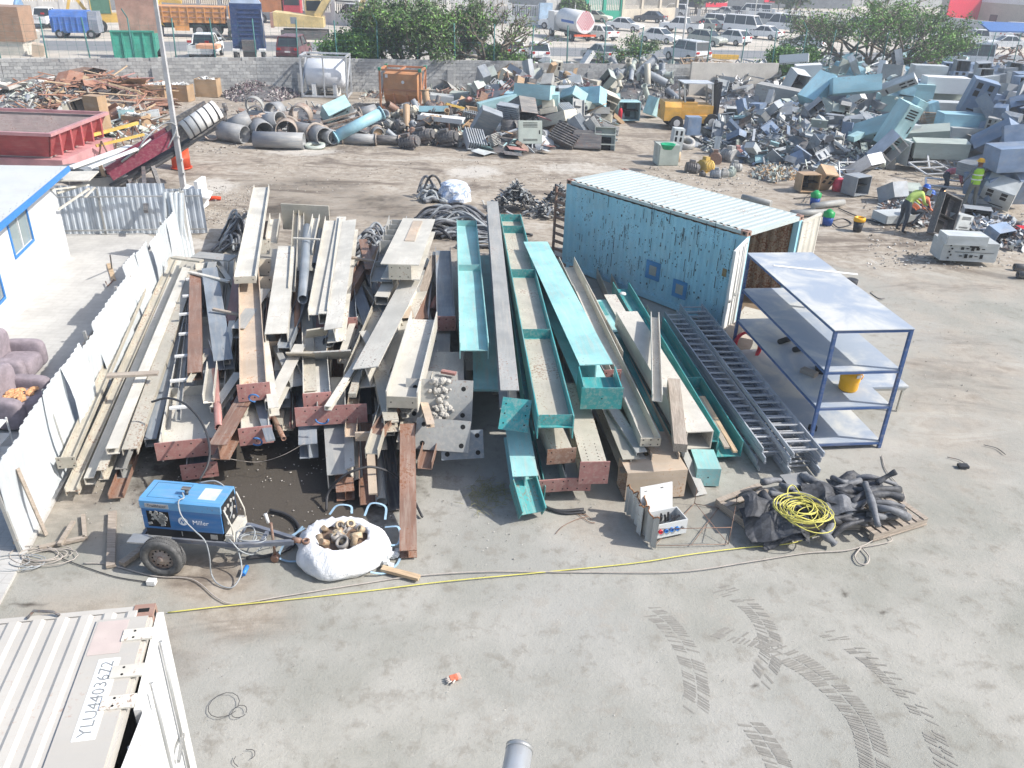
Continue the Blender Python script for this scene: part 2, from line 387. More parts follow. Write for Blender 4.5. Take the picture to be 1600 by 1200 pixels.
# ------------------------------------------------------------------ steel sections
def section(sec, W, Hh, t, L, m, r=None):
    """section running along x from 0 to L, centred on y = z = 0"""
    if sec == 'H':
        m.span(0, L, -W / 2, -W / 2 + t, -Hh / 2, Hh / 2); m.span(0, L, W / 2 - t, W / 2, -Hh / 2, Hh / 2); m.span(0, L, -W / 2 + t, W / 2 - t, -t / 2, t / 2)
    elif sec == 'I':
        m.span(0, L, -W / 2, W / 2, Hh / 2 - t, Hh / 2); m.span(0, L, -W / 2, W / 2, -Hh / 2, -Hh / 2 + t); m.span(0, L, -t / 2, t / 2, -Hh / 2 + t, Hh / 2 - t)
    elif sec == 'U':
        m.span(0, L, -W / 2, -W / 2 + t, -Hh / 2, Hh / 2); m.span(0, L, W / 2 - t, W / 2, -Hh / 2, Hh / 2); m.span(0, L, -W / 2 + t, W / 2 - t, -Hh / 2, -Hh / 2 + t)
    elif sec == 'N':
        m.span(0, L, -W / 2, -W / 2 + t, -Hh / 2, Hh / 2 - t); m.span(0, L, W / 2 - t, W / 2, -Hh / 2, Hh / 2 - t); m.span(0, L, -W / 2, W / 2, Hh / 2 - t, Hh / 2)
    elif sec == 'C':
        m.span(0, L, -W / 2, W / 2, Hh / 2 - t, Hh / 2); m.span(0, L, -W / 2, W / 2, -Hh / 2, -Hh / 2 + t); m.span(0, L, -W / 2, -W / 2 + t, -Hh / 2 + t, Hh / 2 - t)
    elif sec == 'L':
        m.span(0, L, -W / 2, W / 2, -Hh / 2, -Hh / 2 + t); m.span(0, L, -W / 2, -W / 2 + t, -Hh / 2 + t, Hh / 2)
    elif sec == 'F':
        m.span(0, L, -W / 2, W / 2, -Hh / 2, Hh / 2)
    elif sec == 'B':
        m.span(0, L, -W / 2, -W / 2 + t, -Hh / 2 + t, Hh / 2 - t); m.span(0, L, W / 2 - t, W / 2, -Hh / 2 + t, Hh / 2 - t)
        m.span(0, L, -W / 2, W / 2, Hh / 2 - t, Hh / 2); m.span(0, L, -W / 2, W / 2, -Hh / 2, -Hh / 2 + t)
    elif sec == 'P':
        m.pipe((0, 0, 0), (L, 0, 0), W / 2, max(t, 0.01), 14)
CATN = {'H': 'steel_beam', 'I': 'steel_beam', 'U': 'steel_channel', 'N': 'steel_channel', 'C': 'steel_channel', 'L': 'steel_angle', 'F': 'steel_flat', 'B': 'box_section', 'P': 'steel_pipe', 'W': 'wood_board'}
PLATE_ROUND = []
def plate_mb(w, h, t=0.02, holes=(2, 3), cut=0.0, hole_r=0.014):
    """plate in the local yz plane, x is its thickness; bolt holes as dark discs on both faces"""
    m = MB(); m.span(0, t, -w / 2, w / 2, -h / 2, h / 2); m.mat(1)
    nr, nc = holes
    for i in range(nr):
        for j in range(nc):
            y = (-w / 2 + w * (0.14 + 0.72 * (j / (nc - 1) if nc > 1 else .5))); z = (-h / 2 + h * (0.2 + 0.6 * (i / (nr - 1) if nr > 1 else .5)))
            m.cyl((-0.0015, y, z), (t + 0.0015, y, z), hole_r, 8)
    return m
def steel(label,sec,a,b,W,Hh,mat=None,t=0.014,roll=0.0,plates=(),stiff=(),group='steel beams piled in the yard',name=None,cap=False,holes=0):
    mat = mat or BEIGE
    A = G(*a); B = G(*b); M = frame(A, B, radians(roll)); L = (B - A).length
    m = MB(); s_ = 'F' if sec == 'W' else sec
    section(s_, W, Hh, t, L, m)
    if holes:
        m.mat(1)
        for i in range(holes):
            for yy in (-W * .22, W * .22): m.cyl((L - 0.12 - i * 0.09, yy, Hh / 2 - 0.002), (L - 0.12 - i * 0.09, yy, Hh / 2 + 0.0015), 0.012, 8)
        m.mat(0)
    nm = name or CATN[sec]
    o = obj(nm, m, [mat, DARK], M=M)
    cat = {'steel_beam': 'steel beam', 'steel_channel': 'steel channel', 'steel_angle': 'steel angle', 'steel_flat': 'steel plate', 'box_section': 'steel box section', 'steel_pipe': 'steel pipe', 'wood_board': 'board'}.get(nm,nm.replace('_', ' '))
    tag(o, label, cat, group)
    for p in plates:
        end, pw, ph, pm = p[:4]; hl = p[4] if len(p) > 4 else (2, 3); dz = p[5] if len(p) > 5 else 0
        x = L + 0.001 if end else -0.021
        pl = obj('end_plate', plate_mb(pw, ph, 0.02, hl), [pm, DARK], parent=o, M=T(x, 0, dz))
        if pm is REDP: pl['label'] = 'end plate in red oxide primer with bolt holes'
    for f in stiff:
        s = MB(); zt = Hh / 2 - 0.004
        if sec in 'HU': s.box((L * f,0,(zt + (t / 2 if sec == 'H' else -Hh / 2 + t)) / 2 ),(0.012,W - 2 * t - .002,zt - (t / 2 if sec == 'H' else -Hh / 2 + t)))
        else: s.box((L * f, 0, 0), (0.012, W - .01, Hh - 2 * t - .002))
        obj('stiffener', s, mat, parent=o)
    return o
S = steel
# --- the pale bundle leaning along the white fence
S('outermost pale channel of the bundle lying against the white sheet fence', 'U',(222,452,.75),(104,722,.45),.2,.1,BEIGE,plates=[(1,.3,.22,BEIGE,(2,2))])
S('long pale channel second from the white sheet fence', 'H', (272, 405, .55), (112, 768, .2), .2, .16, BEIGE)
S('long pale channel third from the white fence with short bracket stubs', 'C', (283, 408, .5), (140, 752, .28), .16, .14, CREAM)
S('narrow pale beam in the fence bundle with its near end notched', 'I', (290, 412, .62), (160, 742, .42), .15, .2, BEIGE)
S('pale channel with little brackets on top of the fence bundle', 'C', (292, 420, .8), (176, 705, .72), .2, .12, CREAM)
S('widest pale channel at the right of the fence bundle', 'N', (300, 425, .78), (203, 706, .68), .24, .12, BEIGE)
S('brown rusty channel under the fence bundle with its end on the dirt', 'U', (262, 560, .3), (181, 775, .12), .24, .1, RUSTY)
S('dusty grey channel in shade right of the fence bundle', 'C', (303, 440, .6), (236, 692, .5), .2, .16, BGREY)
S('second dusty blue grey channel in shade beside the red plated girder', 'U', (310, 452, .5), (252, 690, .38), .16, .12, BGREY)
S('thin pale angle tucked low between fence and bundle', 'L', (250, 470, .35), (128, 745, .15), .1, .1, CREAM)
S('low pale beam at the bottom of the fence bundle', 'I', (300, 470, .3), (190, 740, .2), .18, .2, GREYP)
for k, (u, v) in enumerate(((252, 520), (238, 550), (222, 592), (210, 618), (262, 488), (200, 650))):   # stubs on the channels
    pass
S('wooden plank lying across the pale fence bundle', 'W',(167,587,.98),(247,583,.98),.14,.05,WOODG,name='wood_board',group='loose timber on the steel')
# bracketed track
def track():
    A = G(303, 425, 1.0); B = G(278, 655, .8); M = frame(A, B); L = (B - A).length
    m = MB(); section('U', .09, .07, .008, L, m)
    o = obj('bracket_track',m,[GREYP],M=M); tag(o, 'narrow steel track with white cross brackets lying over the left of the pile', 'steel track')
    for k in range(7):
        b = MB(); w = .3 + .05 * (k % 3); b.span(L * (.08 + .145 * k), L * (.08 + .145 * k) + .07, -w / 2, w / 2, .036, .075)
        obj('cross_bracket', b, WHITEP, parent=o)
track()
# --- big red-plated girder
S('broad open girder with a wide red end plate above the blue welder', 'H',(338,410,.5),(300,700,.55),1.0,.42,CREAM,t=.02,plates=[(1,1.16,.34,REDP,(2,5))],stiff=(.80,.45))
S('red primed plate end sticking out under the broad girder', 'H',(322,600,.2),(312,735,.2),.4,.3,BGREY,plates=[(1,.6,.3,REDP,(2,4))])
S('brown timber coloured flat beam on the broad girder', 'B', (306, 432, .98), (305, 588, .92), .26, .18, RUSTY)
S('blue grey I beam lying on the broad girder', 'I', (328, 425, 1.02), (350, 570, .9), .36, .22, BGREY)
S('short blue grey plate lying near the stiffener of the broad girder', 'F', (324, 545, .8), (330, 622, .72), .24, .03, BGREY)
S('crooked pale post with clumped concrete beside the rusty orange channel', 'B', (363, 505, 1.0), (354, 565, .92), .13, .13, CREAM)
S('splintered wooden stub across the blue grey beams', 'W',(333,483,1.15),(374,492,1.1),.08,.05,WOODG,name='wood_board',group='loose timber on the steel')
S('pale cross plate bridging the tops of the left beams', 'F', (305, 398, 1.06), (365, 404, 1.06), .45, .03, GREYP)
S('thin pale strip across the head of the broad girder', 'F', (296, 425, 1.1), (358, 440, 1.15), .1, .04, CREAM)
S('pale strip resting left of the grey cross plate', 'F', (270, 402, 1.0), (315, 408, 1.05), .16, .05, BEIGE)
# --- long pale channel on top and the orange rusty one beneath
S('long pale channel reaching furthest back on top of the pile', 'H',(409,293,1.45),(383,437,1.5),.46,.2,CREAM,plates=[(1,.48,.16,BEIGE,(1,2))])
S('orange rusted beam with a red end plate marked with a blue letter', 'H',(388,400,1.15),(397,612,1.2),.46,.3,ORUST,plates=[(1,.56,.34,REDP,(2,3))])
S('pale beam below the orange one ending in a pink plate marked in blue', 'H',(392,470,.75),(400,680,.78),.46,.3,CREAM,plates=[(1,.56,.34,REDP,(2,3))])
def chalk(u, v, z, r, sweep, start, w=.035, n=10, ang=0.0):
    """spray-paint letter: a thin arc lying on a near-vertical plate facing the camera"""
    c = G(u, v, z); m = MB(); P = []
    for i in range(n + 1):
        a = start + sweep * i / n; P.append(c + Vector((r * cos(a), -0.004, r * sin(a) * .8)))
    m.tube(P, [w / 2] * len(P), 4); return m
# blue spray marks
for nm_,args in (('blue_letter',(397,622,1.2,.09,4.6,.3)),('blue_letter',(401,690,.78,.09,4.6,-2.4)),('blue_letter',(503,655,.98,.11,3.2,3.2))):
    o = obj('spray_letter', chalk(*args), plain('blue_spray_paint', (0.06, 0.16, 0.36), .8))
    tag(o, {397: 'blue sprayed letter on the upper red plate of the orange beam',401: 'blue sprayed letter on the lower pink end plate',503: 'blue sprayed curve on the wide tilted red plate'}[args[0]], 'spray mark')
# --- column of gusset plates between
for k,(u,v,z,lab) in enumerate(((407,385,.9, 'topmost square gusset plate beside the long pale channel'),(407,418,.9, 'second gusset plate with a rust ring beside the pale channel'),(408,446,.9, 'third bolt holed gusset plate in the column of plates'),(410,480,.8, 'lowest chipped gusset plate in the column of plates'))):
    c = G(u + 4,v,z); o = obj('gusset_plate',plate_mb(.4,.44,.02,(2,2),hole_r=.02),[BEIGE,DARK],M=T(*c) @ rotz(radians(-90 + 6 * k)) @ Matrix.Rotation(radians(-38),4, 'Y'))
    tag(o, lab, 'steel plate', 'steel beams piled in the yard')
# --- tall pale cluster
S('beige cross plate standing up behind the middle of the pile', 'F', (441, 338, 1.3), (515, 342, 1.3), .06, .75, BEIGE)
S('short pale channel behind the gusset plates', 'U', (430, 338, 1.1), (424, 375, 1.05), .3, .2, CREAM)
S('rusty brown stub under the short pale channel', 'I', (420, 350, .9), (414, 380, .85), .24, .2, RUSTY)
S('wide pale flat topped beam ending over the reddish bracket', 'N', (449, 390, 1.3), (432, 528, 1.25), .44, .2, CREAM)
S('reddish brown bracketed end below the wide pale beam', 'H',(436,470,.9),(433,545,.92),.5,.3,RUSTY,plates=[(1,.5,.36,ORUST,(2,3))])
S('thin pink edged channel standing left in the tall pale cluster', 'U', (463, 332, 1.45), (456, 452, 1.35), .16, .14, BEIGE)
S('pale channel with a rusty tip in the tall cluster', 'U', (470, 332, 1.4), (470, 420, 1.35), .18, .1, CREAM)
S('purplish grey bent pipe with a crushed end in the tall cluster', 'P', (480, 355, 1.45), (473, 468, 1.4), .22, .2, BGREY)
S('brown open ended pipe under the crushed pipe', 'P', (466, 440, 1.05), (464, 515, 1.05), .15, .15, RUSTY, t=.015)
S('narrow white channel leaning right in the tall cluster', 'U', (494, 338, 1.5), (482, 395, 1.45), .2, .14, CREAM)
S('blue grey pipe beside the white leaning channel', 'P', (500, 360, 1.35), (492, 415, 1.3), .16, .1, BGREY)
S('thin dark brown channel under the tall cluster', 'U', (458, 430, .95), (455, 535, .9), .2, .16, DSTEEL)
S('small white cross strip tied over the tall cluster', 'F', (458, 372, 1.62), (500, 374, 1.62), .07, .03, CREAM)
S('long pale channel in the middle of the tall cluster', 'H', (520, 345, 1.5), (497, 492, 1.45), .4, .26, CREAM)
S('second long pale channel right of it in the tall cluster', 'C', (534, 345, 1.45), (508, 498, 1.4), .26, .24, CREAM)
S('broad pale beam at the right edge of the tall cluster', 'I', (548, 352, 1.45), (523, 524, 1.4), .36, .3, CREAM, roll=8)
S('pale bolt holed bracket on the near end of the tall cluster', 'F', (478, 522, 1.3), (512, 517, 1.3), .34, .03, BEIGE, roll=-50)
S('red primed end just behind the tall cluster bracket', 'H',(542,450,1.0),(545,505,.95),.36,.3,BGREY,plates=[(1,.38,.28,REDP,(2,2))])
S('wide gusset plate with rows of holes across the middle', 'F', (450, 556, 1.12), (500, 556, 1.12), .5, .03, BEIGE, roll=-40)
S('second wide gusset plate with holes below the broad pale beam', 'F', (492, 556, 1.14), (549, 553, 1.14), .52, .03, GREYP, roll=-42)
S('pale beam under the gusset plates with a red lower end', 'H',(488,470,.8),(496,625,1.0),.48,.34,CREAM,plates=[(1,.5,.3,REDP,(2,3))])
S('wide red end plate with blue curve laid across the middle', 'H',(520,590,.7),(518,648,.86),.5,.3,GREYP,plates=[(1,1.25,.36,REDP,(2,6))])
S('grey beam hanging into the dark gap left of the red plates', 'I', (447, 520, .8), (440, 630, .75), .3, .2, BGREY)
S('thin beige channel end in the dark gap', 'U', (452, 560, .6), (449, 668, .5), .2, .14, BEIGE)
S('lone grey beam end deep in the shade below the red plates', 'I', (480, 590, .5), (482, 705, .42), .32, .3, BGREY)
# --- right of the tall cluster
S('reddish short beam standing behind the big bracketed girder', 'I', (567, 378, 1.2), (578, 425, 1.15), .22, .16, RUSTY)
S('dark brown short beam beside the reddish one', 'I', (572, 420, 1.0), (590, 465, .95), .2, .2, DSTEEL)
S('splintered white board crossing behind the big girder', 'W',(548,402,1.35),(592,410,1.3),.1,.05,WOODG,name='wood_board',group='loose timber on the steel')
def bracket_girder():
    o = S('heavy pale girder with a ladder of brackets down its left side', 'I',(655,352,1.75),(625,425,1.9),.85,.36,CREAM,t=.02,plates=[(1,.5,.34,BEIGE,(2,3))])
    for k in range(5):
        b = MB(); b.span(.15 + .5 * k,.17 + .5 * k,-.72,-.4,-.17,.17); b.span(.15 + .5 * k,.32 + .5 * k,-.72,-.70,-.17,.17); obj('side_bracket',b,GREYP,parent=o)
    w = MB(); w.span(.3, 2.2, -.12, .12, .182, .2); obj('cover_strip', w, ORUST, parent=o)
bracket_girder()
S('grey bracketed beam behind the heavy girder', 'H', (622, 345, 1.45), (596, 440, 1.5), .5, .3, GREYP, stiff=(.2, .4, .6, .8))
S('white bracket box tipped below the heavy girder', 'B', (612, 440, 1.35), (596, 470, 1.3), .3, .2, CREAM)
S('long pale beam sloping left under the heavy girder', 'I', (648, 445, 1.35), (575, 590, 1.15), .5, .42, CREAM, t=.018, roll=12, holes=3)
S('pale channel left of the long sloping beam', 'H', (612, 440, 1.05), (552, 592, .95), .34, .3, BEIGE)
S('pale cut beam leaning behind the sloping beams', 'I', (655, 430, 1.0), (605, 600, .8), .3, .3, GREYP)
S('short tapered pale beam with torn flange and orange stains', 'H',(663,500,1.35),(628,628,1.3),.55,.4,CREAM,t=.02,plates=[(1,.52,.22,BEIGE,(1,2))])
S('thin grey upright channel below the tapered beam', 'U', (612, 560, .85), (605, 675, .75), .26, .16, GREYP)
S('blue grey channel with a crooked red end plate left of the teal beams', 'H',(692,392,1.1),(697,505,1.05),.4,.24,BGREY,plates=[(1,.42,.34,REDP,(2,3))])
S('brown plank leaning beside the blue grey channel', 'W',(680,400,1.1),(655,470,1.05),.2,.05,WOODG,name='wood_board',group='loose timber on the steel')
S('thin grey pipe left of the blue grey channel', 'P', (678, 395, .9), (668, 500, .85), .08, .08, GALV)
S('dark channel low behind the tapered beam', 'U', (672, 470, .7), (668, 560, .6), .3, .2, BGREY)
S('grey loose plate on the concrete below the red ended channel', 'F', (688, 505, .8), (686, 560, .75), .45, .03, GREYP)
# --- concrete-covered base plates
def base_plate(label, u, v, z, w, h, pitch, yaw, lump, mat=GREYP):
    c = G(u, v, z); M = T(*c) @ rotz(radians(-90 + yaw)) @ Matrix.Rotation(radians(pitch), 4, 'Y')
    o = obj('base_plate', plate_mb(w, h, .04, (2, 2), hole_r=.045), [mat, DARK], M=M); tag(o, label, 'steel plate')
    if lump:
        m = MB(); r = Rng(5)
        section('I', .3, .3, .02, 1.2, m)
        c2 = obj('column_stub', m, mat, parent=o, M=T(-1.2, 0.06, .1))
        k = MB()
        for i in range(90):
            p = Vector((.04 + r.uniform(0, .06), r.gauss(.02, .09), r.uniform(-h / 2 - .2, h / 2))); s = r.uniform(.02, .065)
            k.lathe([(0.001, -s), (s * .8, -s * .6), (s, 0), (s * .7, s * .6), (0.001, s)], p, 7, R=Euler((r.uniform(0, 3), r.uniform(0, 3), 0)).to_matrix(), smooth=False)
        obj('concrete_lump', k, plain('crusty_concrete', (0.42, 0.40, 0.36), .95, 0, .2, 20, .6), parent=o, kind='stuff')
base_plate('large square base plate with crusted concrete and a rusty corner hole', 686, 627, 1.1, 1.2, .78, -28, 0, True)
base_plate('second base plate hanging below the concrete crusted one', 692, 680, .75, .95, .55, -35, -4, False)
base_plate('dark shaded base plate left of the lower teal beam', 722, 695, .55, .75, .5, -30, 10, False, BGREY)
S('grey web plate under the concrete crusted base plate', 'I', (690, 560, .8), (688, 612, .8), .9, .3, GREYP)
S('red brick coloured chip lying on the pale beam above the base plate', 'F', (690, 580, 1.05), (712, 584, 1.05), .1, .05, REDP)
# --- low beams at the near edge, centre
S('low pale beam with a rusty flange edge behind the bulk bag', 'C', (520, 650, .5), (528, 752, .25), .34, .32, GREYP, t=.018)
S('low pale beam flange beside it with a slotted end', 'I', (545, 640, .55), (548, 742, .3), .3, .3, CREAM, roll=25)
S('brown low beam end right of the slotted beam', 'U', (573, 655, .45), (576, 782, .14), .3, .2, RUSTY)
S('short pinkish strip on the brown low beam', 'F', (578, 690, .5), (583, 772, .35), .14, .03, ORUST)
S('open ended grey pipe behind the bulk bag', 'P', (593, 700, .25), (596, 785, .12), .2, .1, GREYP, t=.012)
S('dark steel channel sloping to the ground right of the pipe', 'U', (600, 640, .5), (617, 792, .1), .22, .16, DSTEEL)
S('yellowish bolt holed strip above the brown beam', 'F', (555, 682, .8), (582, 681, .8), .05, .16, ORUST)
S('long rusty brown beam lying over the near edge with its foot on the concrete', 'I',(637,668,.85),(638,866,.12),.26,.2,RUSTY,roll=0)
S('rusty brown stub under the pipe end behind the bag', 'I', (535, 715, .2), (540, 775, .12), .3, .2, RUSTY)
S('sawn plank at the right foot of the white bulk bag', 'W',(597,888,.06),(655,903,.05),.1,.05,WOODP,name='wood_board',group='loose timber on the concrete')
# --- teal beams
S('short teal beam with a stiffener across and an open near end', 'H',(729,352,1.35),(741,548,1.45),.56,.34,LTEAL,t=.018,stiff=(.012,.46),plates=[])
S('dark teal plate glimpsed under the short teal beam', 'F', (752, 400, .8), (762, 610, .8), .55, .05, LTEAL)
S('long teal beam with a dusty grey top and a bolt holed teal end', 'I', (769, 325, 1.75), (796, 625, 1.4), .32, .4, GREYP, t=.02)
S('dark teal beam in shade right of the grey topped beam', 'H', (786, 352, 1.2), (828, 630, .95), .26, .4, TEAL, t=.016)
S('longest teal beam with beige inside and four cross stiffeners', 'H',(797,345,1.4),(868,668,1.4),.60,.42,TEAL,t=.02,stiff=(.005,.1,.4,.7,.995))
S('long flat topped pale teal beam ending in a brown stained plate', 'I', (836, 392, 1.4), (930, 588, 1.38), .62, .5, LTEAL, t=.02)
S('open bay at the near end of the flat topped teal beam', 'H',(931,590,1.38),(940,622,1.33),.68,.48,TEAL,t=.02,plates=[(1,.74,.44,TEAL,(1,1))])
S('low teal beam standing on its nose at the near edge', 'I', (806, 672, .75), (820, 756, .5), .42, .36, LTEAL, roll=0)
S('bent teal end piece with a grey cross strap touching the concrete', 'H', (817, 750, .5), (832, 802, .18), .42, .3, TEAL, t=.02)
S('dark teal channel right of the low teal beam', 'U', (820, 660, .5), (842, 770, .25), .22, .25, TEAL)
S('beige beam floor with black dirt in it between teal beams', 'U',(840,680,.55),(863,758,.35),.46,.3,GREYP,plates=[(1,.5,.28,REDP,(2,3))])
S('grey beam with a square red end plate beside the dirt filled one', 'H',(888,668,.5),(902,756,.32),.4,.3,GREYP,plates=[(1,.46,.28,REDP,(2,3))])
S('pale beam with bolt rows and a tilted red end plate', 'I',(893,610,.8),(928,738,.62),.42,.34,BEIGE,holes=6,plates=[(1,.5,.46,REDP,(2,2))])
S('narrow beige bracket beam with rusty knuckle between the teal beams', 'B',(855,660,.85),(877,712,.8),.34,.3,BEIGE,plates=[(1,.5,.3,RUSTY,(2,2))])
tp = obj('hanging_plate',plate_mb(.5,.56,.02,(3,2)),[TEAL,DARK],M=T(*G(805,648,1.3)) @ rotz(radians(-100)) @ Matrix.Rotation(radians(-40),4, 'Y')); tag(tp, 'bolt holed teal plate hanging at the end of the grey topped beam', 'steel plate')
st = MB(); _r = Rng(2); _c = G(938, 631, 1.33)
_pl = [( .22 * (1 + .25 * _r.uniform(-1, 1)) * cos(a * .35), .13 * (1 + .25 * _r.uniform(-1, 1)) * sin(a * .35)) for a in range(18)]
_L = [q for q in bpy.data.objects if q.get('label', '').startswith('longest teal')][0]; _len = max(v.co.x for v in _L.data.vertices); _x = 0
for _a, _b in ((.01,.095),(.105,.395),(.405,.695),(.705,.99)): obj('bare_floor',MB().span(_len * _a, _len * _b,-.275,.275,.0105,.0125),BEIGE,parent=_L)
_r = Rng(2); _d = MB(); _c = G(938, 634, 1.3)
_d.add([_c + Vector((.27 * (1 + .2 * _r.uniform(-1, 1)) * cos(a * .35), -.03, .13 * (1 + .25 * _r.uniform(-1, 1)) * sin(a * .35))) for a in range(18)], [tuple(range(18))])
# --- right-hand pale beams
S('pale channel starting behind the teal beams and running to the grey plate', 'U', (885, 410, .9), (958, 560, .85), .42, .3, CREAM, t=.014)
S('slim pale channel nested in the pale channel and reaching the near edge', 'U',(905,450,1.0),(1016,690,.85),.34,.2,CREAM,plates=[(1,.36,.16,BEIGE,(2,3))])
S('grey channel with a red primed end right of the flat topped teal beam', 'U',(905,500,.95),(956,590,.9),.28,.2,GREYP,plates=[(1,.36,.36,REDP,(2,2))])
S('beige beam beneath the bolt row beam at the near edge', 'I', (940, 620, .65), (985, 728, .5), .3, .3, BEIGE)
S('thin grey beam between two beige ones at the near edge', 'C', (955, 640, .75), (1002, 712, .65), .2, .16, GREYP)
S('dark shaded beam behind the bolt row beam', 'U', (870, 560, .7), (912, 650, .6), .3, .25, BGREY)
S('pale beam showing only its side under the slim channel', 'I', (930, 520, .7), (1010, 700, .5), .26, .3, BEIGE)
S('dark teal strip seen between the pale channels', 'I', (935, 480, .6), (1052, 715, .4), .18, .3, TEAL)
S('pale flat topped box beam with a brown rimmed near end', 'B', (978, 498, 1.05), (1092, 688, .9), .48, .36, CREAM, t=.02)
S('pale web of a beam leaning under the box beam', 'I', (952, 470, .65), (1060, 660, .55), .3, .34, CREAM)
S('rusty box girder end lying crosswise under the pale beams', 'B', (972, 748, .3), (1064, 742, .3), .5, .55, ORUST)
S('beige floored channel with a rust hole ending over the box girder', 'U', (965, 560, .6), (1040, 715, .62), .5, .12, ORUST)
S('upright looking light channel lying on top at the right', 'U', (1023, 492, 1.4), (1027, 622, 1.45), .18, .14, CREAM)
S('short grey wooden beam on the pale box beam', 'W',(1052,597,1.25),(1063,700,1.1),.22,.16,WOODG,name='wood_board',group='loose timber on the steel')
S('pale flange strip sliding to the ground right of the box girder', 'L', (1062, 690, .6), (1098, 770, .1), .26, .2, GREYP)
S('teal beam with a white lamp cap near the blue container', 'H', (969, 452, .65), (1105, 690, .5), .42, .4, TEAL, t=.018)
S('teal channel alongside the cable ladders', 'U', (1020, 505, .5), (1140, 702, .3), .48, .34, TEAL, t=.016, stiff=(.55,))
S('first thin wooden batten inside the teal channel', 'W',(1092,620,.45),(1136,700,.42),.1,.04,WOODG,name='wood_board',group='loose timber on the steel')
S('second thin wooden batten inside the teal channel by the ladders', 'W',(1098,620,.45),(1149,706,.42),.08,.04,WOODP,name='wood_board',group='loose timber on the steel')
S('teal box end with torn white paint on the concrete', 'B',(1095,715,.2),(1106,745,.2),.42,.36,LTEAL,plates=[(1,.42,.36,LTEAL,(1,1))])
S('teal offcut behind the pale box beam', 'F', (935, 470, .7), (970, 520, .7), .4, .05, LTEAL)
o = obj('round_cover',MB().lathe([(0.001,.05),(.07,.045),(.09,0),(.001,0)],G(973,460,.82),14),WHITEP); tag(o, 'white round cap lying inside the teal beam by the container', 'cap')
# hidden lower courses of the stack, seen through the gaps
_mats = [BGREY, GREYP, DSTEEL, BEIGE, RUSTY]
for k in range(19):
    u0 = 330 + k * 33; far = rr(415, 470); near = rr(640, 700)
    if 640 < u0 < 760: near -= 60
    S('dusty beam in the lowest course of the pile, seen only through gaps',RND.choice('IHU'),(u0 + rr(-12,12) + (far - 550) * -.12,far,.2),(u0 + rr(-16,16) + (k - 6) * 11,near,.2),rr(.22,.36),rr(.22,.34),RND.choice(_mats),group='lowest course of the beam pile')
for k in range(16):
    u0 = 345 + k * 22; far = rr(400, 440); near = rr(560, 640)
    S('weathered beam in the second course of the pile, mostly covered',RND.choice('IHUC'),(u0 + rr(-12,12),far,.55),(u0 + rr(-22,10),near,.55),rr(.2,.34),rr(.2,.3),RND.choice(_mats + [CREAM,CREAM]),group='second course of the beam pile')

# clutter of brackets, stubs and offcuts in and on the pile
_kinds = ['U', 'I', 'L', 'F', 'C', 'P']; _spots = []
for k in range(96):
    u0 = rr(320, 690); v0 = rr(400, 640); z = rr(.55, 1.0) * (1 if v0 < 580 else .7); ln = rr(15, 95); w = rr(.08, .26); q = RND.choice(_kinds); mt = RND.choice([CREAM, BEIGE, GREYP, BGREY, RUSTY, ORUST, REDP])
    nmx = {'U': 'channel', 'I': 'beam', 'L': 'angle', 'F': 'flat', 'C': 'channel', 'P': 'pipe'}[q]; side = 'left' if u0 < 440 else 'middle' if u0 < 570 else 'right'; dep = 'back' if v0 < 480 else 'centre' if v0 < 560 else 'front'
    S(f'short {mt.name.replace("_", " ").replace("weathered ", "")} {nmx} in the {dep} {side} of the beam pile',q,(u0,v0,z),(u0 + rr(-30,30),v0 + ln,z + rr(-.08,.15)),w,w * rr(.5,1),mt,t=.01,group='short offcuts in the beam pile')
for k in range(30):
    u0 = rr(330,680); v0 = rr(370,590); z = rr(.8,1.1); ln = rr(50,130); w = rr(.12,.3); q = RND.choice('UIICHF'); mt = RND.choice([CREAM,BEIGE,CREAM,GREYP,BGREY,RUSTY]); side = 'left' if u0 < 440 else 'middle' if u0 < 570 else 'right'; dx = rr(-1,1)
    S(f'{mt.name.replace("_", " ").replace("weathered ", "")} piece slanting {"left" if dx < 0 else "right"} across the {side} of the beam pile' + (' near its back' if v0 < 440 else ' near its front' if v0 > 520 else ''),q,(u0,v0,z),(u0 + dx * ln * .7,v0 + ln,z + rr(-.15,.15)),w,.03 if q == 'F' else w * rr(.6,1),mt,t=.012,group='slanting pieces across the beam pile')
for k in range(16):
    u0 = rr(880, 1010); v0 = rr(470, 620); mt = RND.choice([CREAM, BEIGE, GREYP, BGREY, TEAL]);
    S(f'narrow {mt.name.replace("_", " ").replace("weathered ", "")} section between the right beams',RND.choice('UICL'),(u0,v0,.4),(u0 + rr(30,60),v0 + rr(70,130),.35),rr(.12,.22),rr(.1,.2),mt,t=.01,group='narrow sections low in the right of the pile')

# ------------------------------------------------------------------ corrugated sheet helper
def corr(L, H, period=0.2, depth=0.03, th=0.002, trap=0.3, rows=1, warp=None):
    """sheet in local xz plane, ribs running along z"""
    xs = []; n = max(1, int(round(L / period))); p = L / n
    for i in range(n):
        x = i * p; xs += [(x, 0), (x + p * trap, 0), (x + p * .5, depth), (x + p * (.5 + trap), depth)]
    xs.append((L, 0)); m = MB(); vs_ = []; N = len(xs)
    for s_ in (0, 1):
        for k in range(rows + 1):
            z = H * k / rows
            for (x, y) in xs:
                q = Vector((x, y + s_ * -th, z))
                if warp: q = q + Vector((0, warp(x, z), 0))
                vs_.append(q)
    fs = []
    for s_ in (0, 1):
        o = s_ * N * (rows + 1)
        for k in range(rows):
            for i in range(N - 1):
                f = (o + k * N + i, o + k * N + i + 1, o + (k + 1) * N + i + 1, o + (k + 1) * N + i); fs.append(f if s_ else tuple(reversed(f)))
    m.add(vs_, fs); return m
